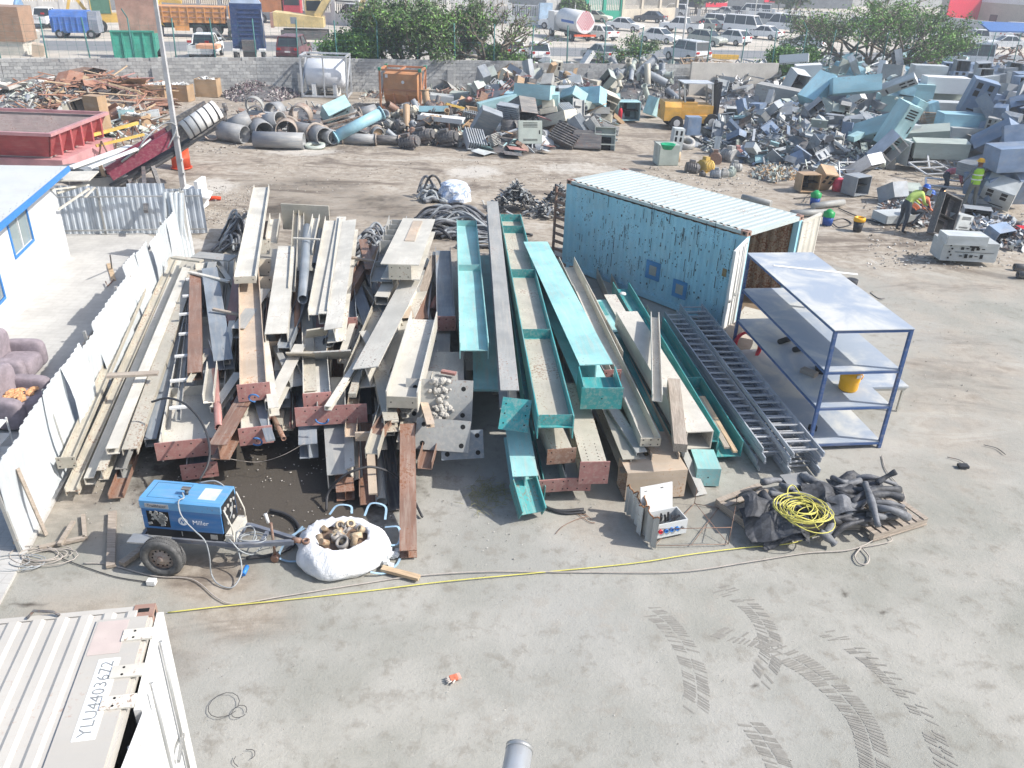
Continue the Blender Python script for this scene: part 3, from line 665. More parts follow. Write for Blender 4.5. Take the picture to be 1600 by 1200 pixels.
CBLUE = paint('container_blue_paint', (0.33, 0.61, 0.72), 0.33, 0.2, streak=False, var=0.08, rustc=(0.10, 0.10, 0.11))
CROOF = paint('chalky_pale_roof_paint', (0.46, 0.53, 0.52), 0.34, 0.25, var=0.05)
CINT = paint('rusty_container_inside', (0.40, 0.31, 0.22), 0.75, 0.3, streak=False)
CASTM = paint('rusty_corner_casting', (0.36, 0.22, 0.17), 0.5, 0.2)
CCREAM = paint('cream_container_paint', (0.50, 0.475, 0.43), 0.22, 0.3, var=0.07, rustc=(0.38, 0.24, 0.18))
def cont_common(root, L, W, H, body, roofm, openend=True, cast=CASTM):
    P = lambda n_, m, mt, **k: obj(n_, m, mt, parent=root, **k)
    for nm, y, s_ in (('side_wall', 0.0, 1), ('side_wall', W, -1)):
        m = corr(L - .32, H - .30, .28, .036, .003)
        M = T(.16, y + (.004 if s_ > 0 else -.04), .16); P(nm, m, [body], M=M)
    m = corr(W - .3, H - .3, .25, .04, .003); P('end_wall', m, [body], M=T(0.05, .15, .16) @ rotz(radians(90)))
    m = corr(L - .24,W - .16,.21,.022,.003,.34); P('roof',m,[roofm],M=T(.12,.08,H - .012) @ Matrix(((1,0,0,0),(0,0,1,0),(0,1,0,0),(0,0,0,1))))
    f = MB(); f.span(.1, L - .1, .02, W - .02, .12, .15); P('floor', f, [plain('dirty_plywood', (.2, .15, .1))])
    for x in (0, L - .16):
        for y in (0, W - .14): q = MB(); q.span(x, x + .16, y, y + .14, .12, H - .12); P('corner_post', q, [body])
    for y in (0, W - .06):
        q = MB(); q.span(.16, L - .16, y - .004, y + .06, 0.02, .17); P('bottom_rail', q, [body])
        q = MB(); q.span(.16, L - .16, y - .004, y + .06, H - .09, H - .012); P('top_rail', q, [roofm])
    for x in (0, L - .12):
        q = MB(); q.span(x, x + .12, .14, W - .14, H - .12, H - .014); P('header', q, [roofm])
        q = MB(); q.span(x, x + .12, .14, W - .14, .0, .15); P('sill', q, [body])
    for x in (0, L - .18):
        for y in (0, W - .162):
            for z in (0, H - .118):
                q = MB(); q.span(x - .004, x + .184, y - .006, y + .166, z, z + .12); q.mat(1)
                if z > 1: q.box((x + .09, y + .08, z + .1215), (.1, .05, .004)); q.box((x + .09, y - .007, z + .06), (.08, .003, .06)); q.box((x + .185, y + .08, z + .06), (.003, .07, .06))
                P('corner_casting', q, [cast, DARK])
def door_leaf(root, hinge, d, outside, inside, H=2.3, W=1.17):
    """leaf hinged at hinge, lying along unit vector d"""
    M = Matrix((d, Vector((-d.y, d.x, 0)), Vector((0, 0, 1)))).transposed().to_4x4(); M.translation = hinge
    o = obj('door', corr(W - .08, H - .1, .42, .03, .02), [inside], parent=root, M=M @ T(.04, -.01, .05) )
    fr = MB(); fr.span(0, W, -.03, .03, 0, .07); fr.span(0, W, -.03, .03, H - .07, H); fr.span(0, .06, -.03, .03, .07, H - .07); fr.span(W - .06, W, -.03, .03, .07, H - .07)
    obj('door_frame', fr, [inside], parent=o, M=T(-.04, .01, -.05))
    for x in (.3, .8):
        b = MB(); b.cyl((x,.06,0),(x,.06,H - .1),.017,8); b.span(x - .02,x + .3,.055,.085,1.0,1.04); obj('lock_rod',b,[GALV],parent=o)
    return o
def blue_container():
    A = Vector((1.343, 23.48, 0)); ax = Vector((.6725, -.740, 0)).normalized()
    M = Matrix((ax, Vector((-ax.y, ax.x, 0)), Vector((0, 0, 1)))).transposed().to_4x4(); M.translation = A
    root = empty('shipping_container', 'faded blue shipping container with white roof and rust streaks, doors open at the right', 'shipping container',M=M)
    L, W, H = 6.06, 2.44, 2.59
    cont_common(root, L, W, H, CBLUE, CROOF)
    # rusty lining seen through the doorway
    for y, s_ in ((.05, 1), (W - .09, 1)):
        obj('lining', corr(L - .4, H - .4, .28, .03, .003), [CINT], parent=root, M=T(.2, y, .2))
    obj('lining', corr(W - .3, H - .4, .25, .03, .003), [CINT], parent=root, M=T(.12, .15, .2) @ rotz(radians(90)))
    Mi = M.inverted()
    h1 = Vector((L + .01, .03, .14)); w1 = (Mi @ G(1147, 394, 2.44)) - h1; w1.z = 0; door_leaf(root, h1, w1.normalized(), CREAM, WHITEP)
    h2 = Vector((L + .01, W - .03, .14)); w2 = (Mi @ G(1279, 334, 2.44)) - h2; w2.z = 0; door_leaf(root, h2, w2.normalized(), WHITEP, CREAM)
    BP = paint('masking_blue_patch', (0.06, 0.25, 0.50), 0.05, 0.1)
    GP = paint('faded_patch', (0.33, 0.34, 0.30), 0.3, 0.3)
    for x, z, s_ in ((3.42, .86, 1), (4.35, .62, .95)):
        p = MB(); p.span(x - .24 * s_, x + .24 * s_, -.018, -.010, z - .25 * s_, z + .25 * s_); o = obj('paint_patch', p, [BP], parent=root)
        p = MB(); p.span(x - .12, x + .12, -.022, -.019, z - .13, z + .13); obj('faded_square', p, [GP], parent=o)
    p = MB(); p.span(5.55, 5.67, -.018, -.012, 1.35, 1.55); obj('data_plate', p, [paint('brass_plate', (.35, .22, .08))], parent=root)
    # scuffs showing dark through the paint
    m = MB(); r = Rng(8)
    for _ in range(330):
        x = r.uniform(.3, L - .2) ; z = r.uniform(.3, 2.35)
        if r.random() < .5 and x < 1.2: continue
        h = r.choice((.02, .03, .05, .12, .3)) * r.uniform(.5, 1.3); w = r.uniform(.006, .016) if h > .06 else r.uniform(.01, .04)
        m.span(x, x + w, -.0105, -.0035, z, z + h)
    obj('scuff_marks', m, [plain('exposed_dark_primer', (.07, .08, .09))], parent=root, kind='stuff')
    # ribs along the roof edge
    for k in range(15):
        q = MB(); q.span(.4 + k * .38, .46 + k * .38, -.004, .05, H - .014, H - .004); q.mi = 0; obj('roof_lug', q, [CASTM], parent=root)
    c = MB(); c.span(-.55, -.12, .1, .14, 0, 2.05);
    pf = MB(); N = 9
    for k in range(N): pf.span(-.62, -.14, .02, .05, .04 + k * .24, .13 + k * .24)
    pf.span(-.66, -.6, .0, .06, 0, 2.2); pf.span(-.16, -.1, .0, .06, 0, 2.2)
    o = obj('perforated_rack',pf,[RUSTY],M=M @ T(-.05,.25,0)); tag(o, 'rusty perforated rack leaning at the back left end of the blue container', 'rack')
blue_container()

def cream_container():
    C = Vector((-3.345, 5.995, 0)); ax = Vector((.981, .193, 0)).normalized()      # x towards the doors
    M = Matrix((ax, Vector((-ax.y, ax.x, 0)), Vector((0, 0, 1)))).transposed().to_4x4()
    L, W, H = 6.06, 2.44, 2.59
    M.translation = C - ax * L - Vector((-ax.y, ax.x, 0)) * W
    root = empty('shipping_container', 'cream shipping container in the near left corner with a number on its ribbed roof', 'shipping container',M=M)
    cont_common(root, L, W, H, CCREAM, CCREAM)
    # flat header plate at the door end carrying the number
    q = MB(); q.span(L - .48, L - .03, .02, W - .17, H - .013, H + .012); obj('roof_plate', q, [CCREAM], parent=root)
    q = MB(); q.span(L - .46,L - .19,W - .62,W - .2,H + .013,H + .015); obj('roof_patch',q,[paint('pinkish_patch',(.56,.47,.43),.2,.3)],parent=root)
    nb = MB(); nb.span(L - .34,L - .16,W - 1.55,W - .68,H + .013,H + .0155); np_ = obj('number_patch',nb,[plain('clean_white_patch',(.78,.80,.80),.6,0,.04)],parent=root)
    me = text_mb('YLU4403672',.15,T(L - .25,W - 1.115,H + .0168) @ rotz(radians(90)),.0008,1.02); me.materials.append(plain('faded_number_paint',(.22,.23,.23),.8)); obj('number',me,None,parent=np_)
    # hinge lugs and the ajar door
    for y in (W - .42, W - .86, W - 1.2, W - 2.0):
        q = MB(); q.span(L - .2, L + .07, y - .07, y + .07, H + .0125, H + .03); q.mat(1)
        for a in (-.04, .04): q.cyl((L - .1, y + a, H + .029), (L - .1, y + a, H + .032), .012, 8)
        obj('hinge_lug', q, [CREAM, DARK], parent=root)
    Mi = M.inverted(); door_leaf(root, Vector((L + .04, W - .05, .12)), Vector((.03, -1, 0)).normalized(), CCREAM, WHITEP, 2.4, 1.17); door_leaf(root, Vector((L + .04, .05, .12)), Vector((.10, 1, 0)).normalized(), CCREAM, WHITEP, 2.4, 1.17)
    b = MB(); b.tube([(L - 1.12,W - .05,H + .01),(L - 1.08,W + .02,H + .03),(L - .9,W - .02,H + .03),(L - .84,W - .05,H + .01)],.014,6); obj('lashing_ring',b,[DSTEEL],parent=root)
cream_container()

# ------------------------------------------------------------------ site cabin, paving, sheet fences
def cabin():
    P = Vector((-12.934, 22.70, 0)); Q = Vector((-11.97, 18.134, 0)); d = (P - Q).normalized()
    # local: x along the wall towards the far end, y to the left (away from yard)
    M = Matrix((d, Vector((-d.y, d.x, 0)), Vector((0, 0, 1)))).transposed().to_4x4(); L = 9.0; M.translation = P - d * L
    root = empty('site_cabin', 'white site cabin with blue trimmed roof edge and windows at the left edge', 'cabin', M=M)
    W, H = 3.6, 2.45
    WALL = paint('white_cabin_wall', (.66, .67, .68), .04, .22, .6, streak=False, var=.05)
    BL = plain('bright_blue_trim', (.05, .21, .52), .45, 0, .1)
    wins = [(L - 3.84, L - 2.5, 1.32, 2.14), (L - 6.55, L - 5.05, .75, 1.55)]
    m = MB(); x = 0
    for (a, b, z0, z1) in sorted(wins):
        m.span(x, a, 0, .08, 0, H); m.span(a, b, 0, .08, 0, z0); m.span(a, b, 0, .08, z1, H); x = b
    m.span(x, L, 0, .08, 0, H); m.span(L - .08, L, .08, W, 0, H); m.span(0, L - .08, W - .08, W, 0, H)
    obj('wall', m, [WALL], parent=root)
    for (a, b, z0, z1) in wins:
        w = obj('window', MB().span(a, b, .03, .04, z0, z1), [glass('cabin_glass', (.25, .30, .30))], parent=root)
        f = MB(); t = .06; f.span(a - t, b + t, -.03, .02, z0 - t, z0); f.span(a - t, b + t, -.03, .02, z1, z1 + t); f.span(a - t, a, -.03, .02, z0, z1); f.span(b, b + t, -.03, .02, z0, z1)
        obj('window_frame', f, [BL], parent=w)
        c = MB()
        for k in range(9):
            xx = a + (b - a) * (k + .5) / 9
            if k != 4: c.span(xx - .06, xx + .055, .045 + .01 * (k % 2), .055 + .01 * (k % 2), z0, z1)
        obj('curtain', c, [plain('pale_curtain', (.55, .58, .55))], parent=w)
        obj('mullion', MB().span((a + b) / 2 - .02, (a + b) / 2 + .02, -.005, .028, z0, z1), [WALL], parent=w)
    rf = obj('roof',MB().hexa([(-.1,-.38,H + .04),(L + .22,-.38,H + .04),(L + .22,W + .3,H + .16),(-.1,W + .3,H + .16),(-.1,-.38,H + .1),(L + .22,-.38,H + .1),(L + .22,W + .3,H + .22),(-.1,W + .3,H + .22)]),[paint('pale_roof_sheet',(.52,.54,.53),.06,.3,.6,streak=False,var=.06)],parent=root)
    tr = MB(); tr.span(-.1, L + .22, -.43, -.384, H - .03, H + .11); obj('fascia', tr, [BL], parent=rf)
    rv = MB()
    for k in range(40): rv.cyl((k * .23 + .1, -.30 + (k % 2) * .05, H + .102), (k * .23 + .1, -.30 + (k % 2) * .05, H + .112), .012, 6)
    obj('roof_screws', rv, [GALV], parent=rf, kind='stuff')
    # door canopy frame at the far end
    c = MB(); c.bar((L + .02, -.02, 1.85), (L + .85, -.5, 1.85), .05, .05); c.bar((L - .4, -.02, 2.05), (L + .5, -.75, 1.95), .05, .04); c.bar((L + .1, -.7, 1.7), (L + 1.1, -.72, 1.72), .06, .03); c.bar((L - .4, -.1, 1.5), (L + .3, -.8, 1.9), .05, .05)
    c.span(L + .1, L + 1.2, -.9, .9, 2.15, 2.18); obj('canopy', c, [CREAM], parent=root)
    dr = MB(); dr.span(L + .02, L + .06, .08, .95, .05, 2.0); obj('door', dr, [WHITEP], parent=root)
    return root
cabin()
def pavers():
    n = NB('pale_concrete_pavers', .85, 0, .2); v = n.vec(rnd=False)
    br = n.nt.nodes.new('ShaderNodeTexBrick'); br.inputs['Scale'].default_value = 1.0; br.inputs['Brick Width'].default_value = .4; br.inputs['Row Height'].default_value = .2; br.inputs['Mortar Size'].default_value = .008
    n.L(v, br.inputs['Vector']); a = n.noise(1.1, v, 5, .7); b_ = n.noise(7, v, 4)
    c = n.mix(n.ramp(a,.3,.7),(.40,.39,.37),(.50,.49,.46)); c = n.mix(n.ramp(b_,.55,.75,0,.3),c,(.34,.32,.29)); c = n.mix(n.math('MULTIPLY',br.outputs['Fac'],.45),c,(.32,.30,.27)); n.col(c); n.bump(br.outputs['Fac'],-.3,.01)
    pts = [G(297, 393), G(43, 863), (-6.4, 5.5, 0), (-14, 5.5, 0), (-16, 16, 0), (-14.6, 25.2, 0), G(225, 366)]
    m = MB(); N = len(pts); vs_ = [(p[0], p[1], .03) for p in pts] + [(p[0], p[1], -.05) for p in pts]
    m.add(vs_, [tuple(reversed(range(N)))] + [(i, (i + 1) % N, N + (i + 1) % N, N + i) for i in range(N)])
    o = obj('paving', m, [n.m], kind='structure')
pavers()
def sheet_fence(label, A, B, H, width, lean, mat, name='sheet_fence', posts=True, rail_side=-1, seed=1, wav=.05):
    A = Vector(A); B = Vector(B); d = (B - A); L = d.length; d.normalize(); nrm = Vector((-d.y, d.x, 0))
    M = Matrix((d, nrm, Vector((0, 0, 1)))).transposed().to_4x4(); M.translation = A
    root = empty(name, label, 'fence', M=M); r = Rng(seed); n_ = int(L / width)
    for k in range(n_):
        w = L / n_; h = H * r.uniform(.95, 1.05); le = lean + r.uniform(-.04, .04); b1 = r.uniform(-wav, wav); ph = r.uniform(0, 3)
        m = corr(w * 1.04, h, .2, .018, .002, .38, rows=5, warp=lambda x, z: le * z + b1 * sin(z * 2.2 + ph) + .02 * sin(x * 3 + ph) + (.012 if k % 2 else 0))
        obj('sheet', m, [mat], parent=root, M=T(w * k, 0, 0.0) @ Matrix.Rotation(r.uniform(-.02, .02), 4, 'Y'))
    if posts:
        for z in (H * .12, H * .82):
            q = MB(); q.box((L / 2,rail_side * .13 + lean * z,z),(L,.04,.04)); obj('rail',q,[WOODG if seed % 2 else GALV],parent=root)
        for k in range(int(L / 2.4) + 1):
            q = MB(); q.bar((k * 2.4,rail_side * .09,0),(k * 2.4,rail_side * .09 + lean * H,H * .98),.05,.05,(1,0,0)); obj('post',q,[GREYP],parent=root)
    return root
sheet_fence('long wavy fence of white corrugated sheets between the paving and the beam pile',G(43,863),G(287,408),1.55,.95,.06,FENCEW,rail_side=1,seed=1,wav=.1)
sheet_fence('pale blue grey corrugated sheet fence closing the far end of the paved yard',(-15.2,24.4,0),(-9.9,25.35,0),1.5,.9,0.0,paint('blue_grey_sheet',(.50,.55,.60),.12,.25),rail_side=-1,seed=2,wav=.01)
for k, (u, v) in enumerate(((289, 405), (296, 402), (303, 400))):
    p = G(u, v); m = corr(.55, 1.95, .14, .03, .002, .3, 4, lambda x, z: .05 * sin(z * 1.4 + k))
    o = obj('loose_sheet',m,[FENCEW if k != 1 else GREYP],M=T(p.x,p.y,0) @ rotz(radians(200 + 24 * k)) @ Matrix.Rotation(radians(-7 + 3 * k),4, 'Y'))
    tag(o,('left loose sheet', 'grey middle loose sheet', 'right loose sheet')[k] + ' standing at the far corner of the white fence', 'metal sheet')
p = G(27,732,1.1); q_ = G(72,836); o = obj('wooden_stake',MB().bar(p,q_,.05,.05),WOODG); tag(o, 'brown wooden stake leaning on the near end of the white fence', 'stake')
o = obj('steel_strip',MB().bar(G(79,612,1.4),G(95,706,.3),.08,.02,(1,0,0)),BGREY); tag(o, 'blue grey steel strip hanging on the white fence beside the armchairs', 'steel strip')
fr = MB(); a, b_, c_ = G(62, 856, .03), G(133, 840, .03), G(130, 805, .03)
fr.bar(a, b_, .07, .05); fr.bar(b_, c_, .06, .05); fr.bar(a + Vector((.3, .02, .06)), c_ + Vector((-.02, -.25, .06)), .06, .05)
o = obj('timber_bracket', fr, WOODG); tag(o, 'triangular bracket of grey timber on the ground at the fence end', 'timber bracket')
o = obj('wood_board',MB().bar(G(176,800,.04),G(173,885,.04),.12,.05),WOODG); tag(o, 'long grey board lying on the dirt left of the blue welder', 'board', 'loose timber on the concrete')
o = obj('wood_board',MB().bar(G(190,882,.05),G(226,855,.07),.1,.08),WOODG); tag(o, 'dark board propped under the tail of the welder trailer', 'board', 'loose timber on the concrete')
o = obj('timber_plank',MB().bar(G(170,412,.05),G(178,438,.05),.12,.03),WOODP); tag(o, 'short thin plank on the pale paving beside the fence shadow', 'plank')
o = obj('iron_stake',MB().bar(G(172,398,.8),G(175,420,.03),.03,.03,(1,0,0)),DSTEEL); tag(o, 'dark iron stake standing on the pale paving', 'stake')
o = obj('bent_strip',MB().tube([G(165,440,.1),G(168,447,.1),G(178,437,.1)],.02,5),RUSTY); tag(o, 'bent rusty strip on the paving by the fence shadow', 'metal strip')
def armchair(u, v, rz, label, throw=False):
    p = G(u, v, .03); root = empty('armchair', label, 'armchair', loc=p, rz=rz)
    F = plain('purple_grey_upholstery', (.27, .23, .25), .95, 0, .2, 5, .3)
    def soft(x0, x1, y0, y1, z0, z1, rad=.08):
        m = MB(); c = Vector(((x0 + x1) / 2, (y0 + y1) / 2, (z0 + z1) / 2)); h = Vector(((x1 - x0) / 2, (y1 - y0) / 2, (z1 - z0) / 2)); N = 12; vs_ = []
        for i in range(N + 1):
            th = pi * i / N
            for j in range(2 * N):
                ph = pi * j / N; e = .45
                f = lambda q: math.copysign(abs(q) ** e, q)
                vs_.append(c + Vector((h.x * f(sin(th)) * f(cos(ph)), h.y * f(sin(th)) * f(sin(ph)), h.z * f(cos(th)))))
        fs = [(i * 2 * N + j, i * 2 * N + (j + 1) % (2 * N), (i + 1) * 2 * N + (j + 1) % (2 * N), (i + 1) * 2 * N + j) for i in range(N) for j in range(2 * N)]
        m.add(vs_, fs, True); return m
    obj('seat', soft(-.3, .45, -.36, .36, .1, .5), F, parent=root); obj('backrest', soft(-.52, -.2, -.5, .5, .1, 1.0), F, parent=root)
    for s_ in (-1, 1): obj('armrest', soft(-.42, .42, s_ * .47 - .13, s_ * .47 + .13, .05, .66), F, parent=root)
    if throw:
        m = MB(); r = Rng(4)
        for i in range(16): c = Vector((r.uniform(-.1, .3), r.uniform(-.25, .25), .53)); m.lathe([(.001, .05), (.07, .03), (.09, 0), (.001, -.02)], c, 6, Euler((r.uniform(-.5, .5), r.uniform(-.5, .5), 0)).to_matrix(), smooth=False)
        o = obj('crumpled_cloth',m,plain('orange_patterned_cloth',(.6,.32,.16),.9,0,.5,25),M=T(*p) @ rotz(rz)); tag(o, 'crumpled orange and cream cloth on the nearer armchair', 'cloth')
armchair(30, 590, radians(5), 'farther purple grey armchair standing on the pale paving')
armchair(34, 652, radians(-3), 'nearer purple grey armchair with a crumpled cloth on its seat', True)
def white_rack():
    p = G(4, 716, .03); root = empty('white_rack', 'small white wire rack at the left edge below the armchairs', 'rack', loc=p, rz=.1)
    for k in range(3): obj('shelf', MB().span(-.6, .15, -.3, .2, .1 + k * .28, .12 + k * .28), WHITEP, parent=root)
    for x in (-.6, .13):
        for y in (-.3, .18): obj('leg', MB().span(x, x + .025, y, y + .025, 0, .72), WHITEP, parent=root)
white_rack()

# ------------------------------------------------------------------ blue shelving, cable ladders, platform
def shelving():
    a, b, c = G(1305, 517, 2.5), G(1430, 516, 2.5), G(1168, 396, 2.5)
    y = (c - a); y.z = 0; L = y.length; y.normalize(); x = Vector((y.y, -y.x, 0)); W = 1.5
    M = Matrix((x, y, Vector((0, 0, 1)))).transposed().to_4x4(); M.translation = Vector((a.x, a.y, 0))
    root = empty('shelving_rack', 'big blue steel shelving rack with four dusty shelves beside the cable ladders', 'shelving rack', M=M)
    NAVY = paint('navy_blue_frame_paint', (.045, .10, .25), .05, .25, var=.1)
    n = NB('dusty_blue_shelf_board', .6, 0, .3); v = n.vec(rnd=True); f = n.noise(1.1, v, 5, .6, .5); g = n.noise(9, v, 4, .8)
    cc = n.mix(n.ramp(f, .40, .68), (.30, .345, .41), (.52, .52, .49)); cc = n.mix(n.ramp(g, .6, .8, 0, .25), cc, (.5, .46, .38)); n.col(cc); DB = n.m
    t = .06
    for px in (0, W - t):
        for py in (0, L - t): obj('post', MB().span(px, px + t, py, py + t, 0, 2.5), NAVY, parent=root)
    for i, z in enumerate((2.5, 1.68, .93, .14)):
        s_ = MB(); s_.span(t * .3, W - t * .3, t * .3, L - t * .3, z - .012, z + .004) if i else s_.span(-.01, W + .01, -.01, L + .01, z + .001, z + .014)
        sh = obj('shelf', s_, DB, parent=root)
        r = MB(); zz = z - .06 if i else z - .055
        r.span(t, W - t, .004, t - .004, zz, zz + .045); r.span(t, W - t, L - t + .004, L - .004, zz, zz + .045)
        r.span(.004, t - .004, t, L - t, zz, zz + .045); r.span(W - t + .004, W - .004, t, L - t, zz, zz + .045); r.span(t, W - t, L / 2 - .03, L / 2 + .03, zz, zz + .04)
        obj('shelf_frame', r, NAVY, parent=sh)
    P = lambda x_, y_, z_: M @ Vector((x_, y_, z_))
    # things lying on the rack
    m = MB(); m.prism([(-.05,0),(.05,0),(.0,.012)],P(.25,L * .80,2.52),P(1.85,L * .66,2.52)); o = obj('metal_strip',m,WHITEP); tag(o, 'thin white metal strip lying across the top shelf', 'metal strip')
    SP = plain('black_foam_sponge', (.03, .032, .033), .95, 0, .2, 40, .6)
    for k,(x_,y_,rz,ln,lab) in enumerate(((.75,2.95,.5,.75, 'upper black pipe insulation offcut on the third shelf'),(.95,2.5,.35,.8, 'lower black pipe insulation offcut on the third shelf'))):
        A = P(x_,y_,1.0); dv = M.to_3x3() @ Vector((cos(rz),sin(rz),0)); q = MB(); q.cyl(A - dv * ln / 2,A + dv * ln / 2,.06,8); o = obj('insulation_piece',q,SP); tag(o,lab, 'insulation')
    A = P(.62, .78, .935); q = MB()
    YEL = plain('yellow_plastic', (.80, .40, .015), .35, 0, .05, 3)
    root2 = empty('water_cooler', 'yellow round water cooler standing on the third shelf of the blue rack', 'water cooler', loc=A)
    A2 = P(.95, .70, .935); root2.location = A2
    obj('body',MB().lathe([(.001,0),(.165,0),(.18,.03),(.185,.2),(.19,.21),(.19,.25),(.185,.26),(.185,.42),(.001,.42)],n=24),YEL,parent=root2)
    obj('lid', MB().lathe([(.195, .42), (.195, .47), (.15, .49), (.001, .49)], n=24), YEL, parent=root2)
    obj('handle', MB().tube([(.19, .0, .36), (.23, -.03, .3), (.19, -.06, .24)], .012, 6), YEL, parent=root2)
    obj('label', MB().box((.07, -.187, .36), (.07, .012, .06), rotz(.35).to_3x3()), WHITEP, parent=root2)
    for k,(x_,y_,lab) in enumerate(((.45,1.35, 'pale dusty brick lying on the third shelf behind the yellow cooler'),(.75,1.5, 'dark lump lying on the third shelf behind the yellow cooler'))):
        q = MB(); q.box(P(x_,y_,.985),(.16,.32,.09),M.to_3x3() @ rotz(.6 - k).to_3x3()); o = obj('block',q,[plain('grey_block',(.22,.2,.18)),SP][k]); tag(o,lab, 'block')
    q = MB(); q.box(P(.3,.5,.2),(.14,.1,.1)); o = obj('block',q,SP); tag(o, 'small black block on the bottom shelf by the near left post', 'block')
    # low platform table beyond the rack
    c = [G(1370, 548, .75), G(1460, 597, .75)]
    root3 = empty('platform_table', 'low steel platform with a pale blue top standing behind the shelving rack', 'platform',M=M @ T(1.55,1.35,0))
    obj('top',MB().span(0,1.15,0,2.3,.56,.60),DB,parent=root3); obj('top_frame',MB().span(.02,1.13,.02,2.28,.5,.558),CREAM,parent=root3)
    for x_ in (.04, 1.06):
        for y_ in (.04, 2.2): obj('leg', MB().span(x_, x_ + .05, y_, y_ + .05, 0, .5), CREAM, parent=root3)
shelving()
def cable_ladders():
    a0, a1 = G(1049, 516, .0), G(1206, 738, .0); b0, b1 = G(1056, 512, .0), G(1252, 748, .0)
    W = .56
    rung = MB(); rung.span(-.014,.014,-W / 2 + .02,W / 2 - .02,-.012,.012); LR_ = paint('bright_ladder_rung',(.5,.51,.52),.05,.2,.4,0); rme = rung.mesh('rung',[LR_])
    LM = paint('dark_galvanised_ladder', (.38, .41, .45), .1, .3, .45, 0)
    def ladder(P0, P1, z, W, label, grp):
        d = P1 - P0; L = d.length; M = frame(P0, P1); M.translation = Vector((P0.x, P0.y, z))
        m = MB()
        for s_ in (-1, 1): m.span(0, L, s_ * W / 2 - .012, s_ * W / 2 + .012, -.045, .045); m.span(0, L, s_ * (W / 2 - .014) - .018, s_ * (W / 2 - .014) + .018, -.049, -.0455)
        o = obj('cable_ladder', m, [LM], M=M); tag(o, label, 'cable ladder', grp)
        n_ = int(L / .29)
        for k in range(n_):
            q = bpy.data.objects.new('rung',rme2 if W < .5 else rme); COL.objects.link(q); q.parent = o; q.matrix_basis = T(.12 + k * .29,0,0)
    rung2 = MB(); rung2.span(-.014, .014, -.21, .21, -.012, .012); rme2 = rung2.mesh('rung', [LR_])
    r = Rng(3); names = ('lowest', 'second lowest', 'third', 'fourth', 'fifth', 'sixth', 'seventh', 'eighth')
    for k in range(5):
        o = Vector((r.uniform(-.05, .05), r.uniform(-.1, .1), 0)); e = Vector((r.uniform(-.05, .05), r.uniform(-.14, .14), 0))
        ladder(a0 + o,a1 + e,.06 + k * .095,.46,('topmost' if k == 4 else names[k]) + ' grey cable ladder in the left stack beside the teal channel', 'cable ladders in the left stack')
    for k in range(6):
        sh = Vector((.03, .12, 0)) * (k * .0); o = Vector((r.uniform(-.04, .04), r.uniform(-.1, .1), 0)) + sh; e = Vector((r.uniform(-.05, .05), r.uniform(-.16, .16), 0)) + sh
        ladder(b0 + o + Vector((.3,.2,0)),b1 + e,.06 + k * .097,W,('topmost' if k == 5 else names[k]) + ' grey cable ladder in the right stack beside the blue shelving', 'cable ladders in the right stack')
cable_ladders()

# ------------------------------------------------------------------ cables and hoses
def cable(name, label, pts, r, mat, cat='cable', k=6, z=None, group=None):
    P = [G(*p) if len(p) == 3 else G(p[0], p[1], r + .002) for p in pts]
    o = obj(name, MB().tube(smooth_path(P, k), r, 6), mat); return tag(o, label, cat, group)
YC = plain('yellow_cable_sheath',(.60,.55,.14),.5,0,.12,3); GC = plain('dusty_cable_sheath',(.40,.36,.32),.8); BC = plain('black_cable_sheath',(.045,.045,.048),.5); LC = plain('grey_cable_sheath',(.30,.32,.33),.6)
cable('yellow_cable', 'long yellow cable stretched over the concrete from the cream container to the pallets',[(262,957),(340,948),(430,939),(560,925),(700,908),(860,893),(990,880),(1080,866),(1160,856),(1240,848),(1290,828)],.009,YC)
cable('grey_cable', 'thin dusty cable lying beside the long yellow cable',[(130,880),(170,882),(240,900),(300,905),(340,935),(370,943),(440,932),(560,913),(650,900),(760,893),(900,894),(1060,893),(1170,878),(1260,864),(1340,856),(1400,818),(1413,800),(1412,770),(1385,735),(1378,712)],.010,GC)
cable('cable_loop', 'small loop of grey cable on the concrete near the pallets',[(1345,856),(1336,868),(1342,880),(1354,881),(1358,870),(1348,857)],.012,GC)
cable('cable_loop', 'second smaller loop of grey cable close to the pallets',[(1340,856),(1375,850),(1393,845),(1388,838),(1370,842)],.009,GC)
cable('black_cable', 'thin black cable from the fence end to the white plug', [(95, 872), (130, 885), (180, 901), (228, 909)], .008, BC)
o = obj('cable_plug',MB().box(G(237,909,.04),(.12,.09,.07)),WHITEP); tag(o, 'small white plug on the concrete below the trailer wheel', 'plug')
def coil(name, label, u, v, r0, n, w, mat, zz=.03, spread=.14, seed=1, squash=1.0, cat='cable coil', fig=False, ang=0.0):
    c = G(u, v, zz); r = Rng(seed); P = []
    N = n * 14
    for i in range(N):
        a = 2 * pi * i / 14; R = r0 * (1 + spread * sin(a * .37 + 1.3 * sin(i * .11))); cx = spread * r0 * sin(i * .05 * n); q = Vector((cx + R * cos(a), R * squash * sin(a), w * 1.2 * (i / N) * n * .6 + .01 * sin(i * .7)))
        P.append(c + Matrix.Rotation(ang, 3, 'Z') @ q)
    o = obj(name, MB().tube(P, w, 5), mat); return tag(o, label, cat)
coil('cable_coil', 'loose coil of pale cable at the near end of the white fence', 68, 868, .38, 5, .008, GC, .02, .3, 2, .5)
coil('cable_coil', 'tangle of pale cable on the ground left of the fence end', 30, 880, .34, 4, .008, LC, .02, .35, 4, .45)
coil('thin_wire', 'thin ring of wire on the concrete right of the cream container', 350, 1103, .17, 1, .004, BC, .01, .2, 5)
coil('thin_wire', 'tiny ring of wire beside the thin wire ring', 374, 1113, .08, 1, .004, BC, .01, .3, 8)
